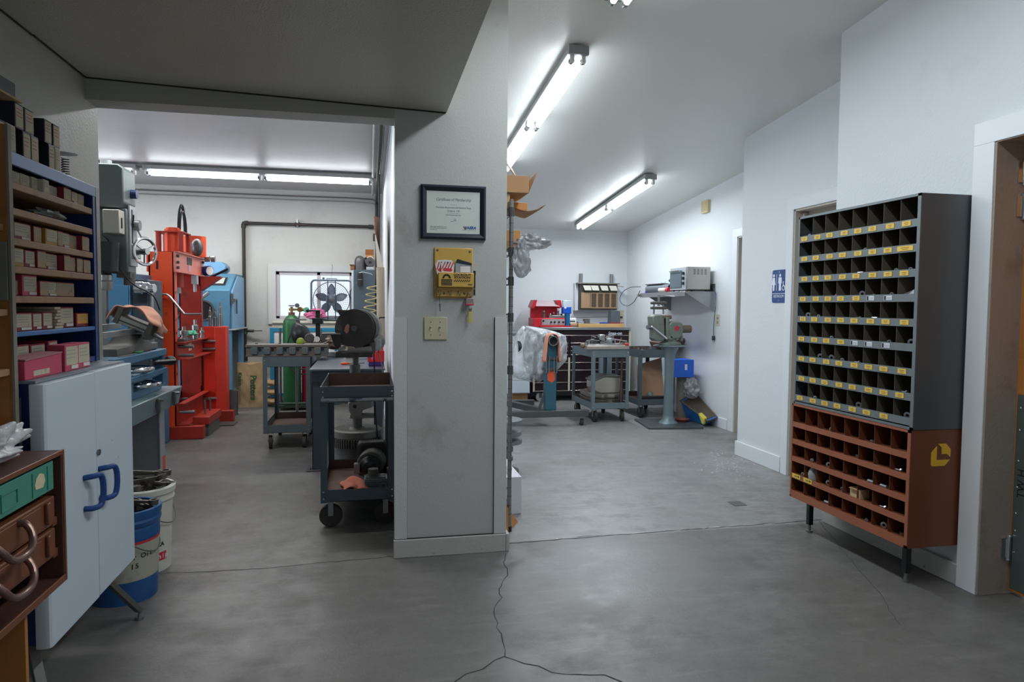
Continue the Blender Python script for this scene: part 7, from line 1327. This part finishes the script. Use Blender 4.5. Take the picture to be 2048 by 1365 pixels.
t = T('paper_roll', 'white tape roll with a coral end lying on the wall shelf edge', 'roll', (3.40, 7.25, 1.4755))
t.part('roll', B().cyl((3.385, 7.62, 1.502), (3.385, 7.42, 1.502), .025, n=18), M('roll_cream', (226, 214, 200), .6)); t.part('end', B().cyl((3.385, 7.42, 1.502), (3.385, 7.36, 1.502), .028, n=16), TAGR)
solo('rag_bundle', 'bundle of teal and red cloth between the roll and the toaster oven', 'cloth', crumple((3.50, 7.47, 1.515), .05, .06, .035, 51, amp=.3), M('cloth_mixed', (84, 100, 116), .8, var=.3, scale=20, c2=(190, 60, 56), thr=.55, w2=16, soft=.03), (3.5, 7.47, 1.4755))
t = T('small_appliance', 'pale mint bottle-shaped gun on the grey tube at the back of the wall shelf', 'gun', (3.60, 7.9, 1.4755))
t.part('body', B().box(3.56, 3.64, 7.80, 7.95, 1.4757, 1.60), M('mint', (190, 212, 210), .4), .02); t.part('nozzle', B().cyl((3.60, 7.95, 1.60), (3.60, 8.05, 1.62), .018, n=12), M('mint', (0, 0, 0))); t.part('knob', B().sph((3.60, 7.80, 1.625), .02), BLACK)
solo('small_carton', 'long white printed carton behind the roll on the wall shelf', 'carton', B().box(3.56, 3.68, 7.42, 7.70, 1.4757, 1.625), M('carton_print', (206, 200, 198), .6, var=.2, scale=30, c2=(150, 60, 60), thr=.64, w2=20, soft=.03), (3.62, 7.55, 1.4757), bev=.002)
# --- clutter in the corner by the far wall
t = T('wooden_trough', 'greasy brown wooden trough on top of the clutter right of the vise', 'trough', (3.55, 7.6, .72))
t.part('trough', B().hexa([(3.40, 7.50, .765), (3.66, 7.50, .80), (3.66, 7.85, .80), (3.40, 7.85, .765), (3.38, 7.48, .83), (3.67, 7.48, .89), (3.67, 7.87, .89), (3.38, 7.87, .83)]).xf(Matrix.Translation((0.03, 0.1, .042))), M('trough_brown', (112, 92, 80), .7, .1, var=.3, scale=12), .006)
t = T('filter_carton', 'bright blue and white carton on the bucket right of the vise pedestal', 'carton', (3.52, 7.25, .5))
t.part('carton', B().box(3.39, 3.635, 7.20, 7.43, .50, .70), M('carton_blue', (34, 104, 222), .4, var=.05), .003); t.part('white_end', B().box(3.345, 3.389, 7.195, 7.42, .505, .70), M('carton_endwhite', (190, 206, 222), .5), .003)
t.part('logo', B().box(3.52, 3.55, 7.194, 7.197, .585, .65), SWH)
solo('oil_can', 'grey steel can under the blue carton beside the vise pedestal', 'can', B().lathe((3.60, 7.37, 0), [(.085, 0), (.085, .475), (.08, .495), (.04, .498)], 26), M('can_beige', (132, 128, 116), .5, .3, var=.2), (3.60, 7.37, 0))
solo('plastic_bag', 'clear crumpled bag slumped between the can and the far wall', 'bag', crumple((3.575, 7.12, .36), .085, .10, .12, 61, amp=.25, u=64, v=40), FILM, (3.55, 7.22, .2), smooth=60)
TUBB = M('tub_blue', (22, 110, 190), .35, var=.08)
t = T('plastic_tub', 'bright blue plastic tub of scrap tilted against the far wall', 'tub', (3.6, 7.0, 0))
def tub_(k, dz): return [Vector((3.60+k*(-.10), 6.83-.0+.0, dz))]
P0, P1 = Vector((3.50, 7.42, .0)), Vector((3.66, 6.84, .0))
sh = [(Vector((3.595, 7.28, .0)), Vector((3.50, 7.26, .225))), (Vector((3.60, 6.86, .0)), Vector((3.57, 6.72, .075))), (Vector((3.67, 6.87, .03)), Vector((3.70, 6.76, .105))), (Vector((3.67, 7.28, .09)), Vector((3.70, 7.28, .30)))]
o_ = [q[0] for q in sh]+[q[1] for q in sh]; b = B().hexa(o_); t.part('tub', b, TUBB, .012)
top = [q[1] for q in sh]; cen = sum(top, Vector())/4
b = B(); ins = [cen+(p-cen)*.88+Vector((0, 0, .004)) for p in top]; b.hexa([*[p-Vector((0, 0, .006)) for p in ins], *ins]); t.part('scrap_fill', b, M('scrap_brown2', (92, 80, 70), .8, .2, var=.4, scale=26), label='brown scrap inside')
b = B().tube([tuple(p) for p in top], .010, 8, closed=True); t.part('rim', b, M('rim_grime', (96, 88, 80), .6, var=.2))
t.part('yellow_glove', B().hexa([(3.53, 6.745, .03), (3.565, 6.77, .03), (3.565, 6.80, .03), (3.53, 6.79, .03), (3.525, 6.74, .105), (3.585, 6.76, .108), (3.60, 6.92, .145), (3.54, 6.90, .135)]), M('glove_yellow', (222, 208, 84), .7), .012)
solo('red_dish', 'small rust-red dish on the vise floor plate', 'dish', B().lathe((3.42, 7.04, .0225), [(.06, 0), (.085, .03), (.08, .032), (.055, .006)], 26), M('dish_red', (128, 62, 54), .6), (3.42, 7.04, .0225))
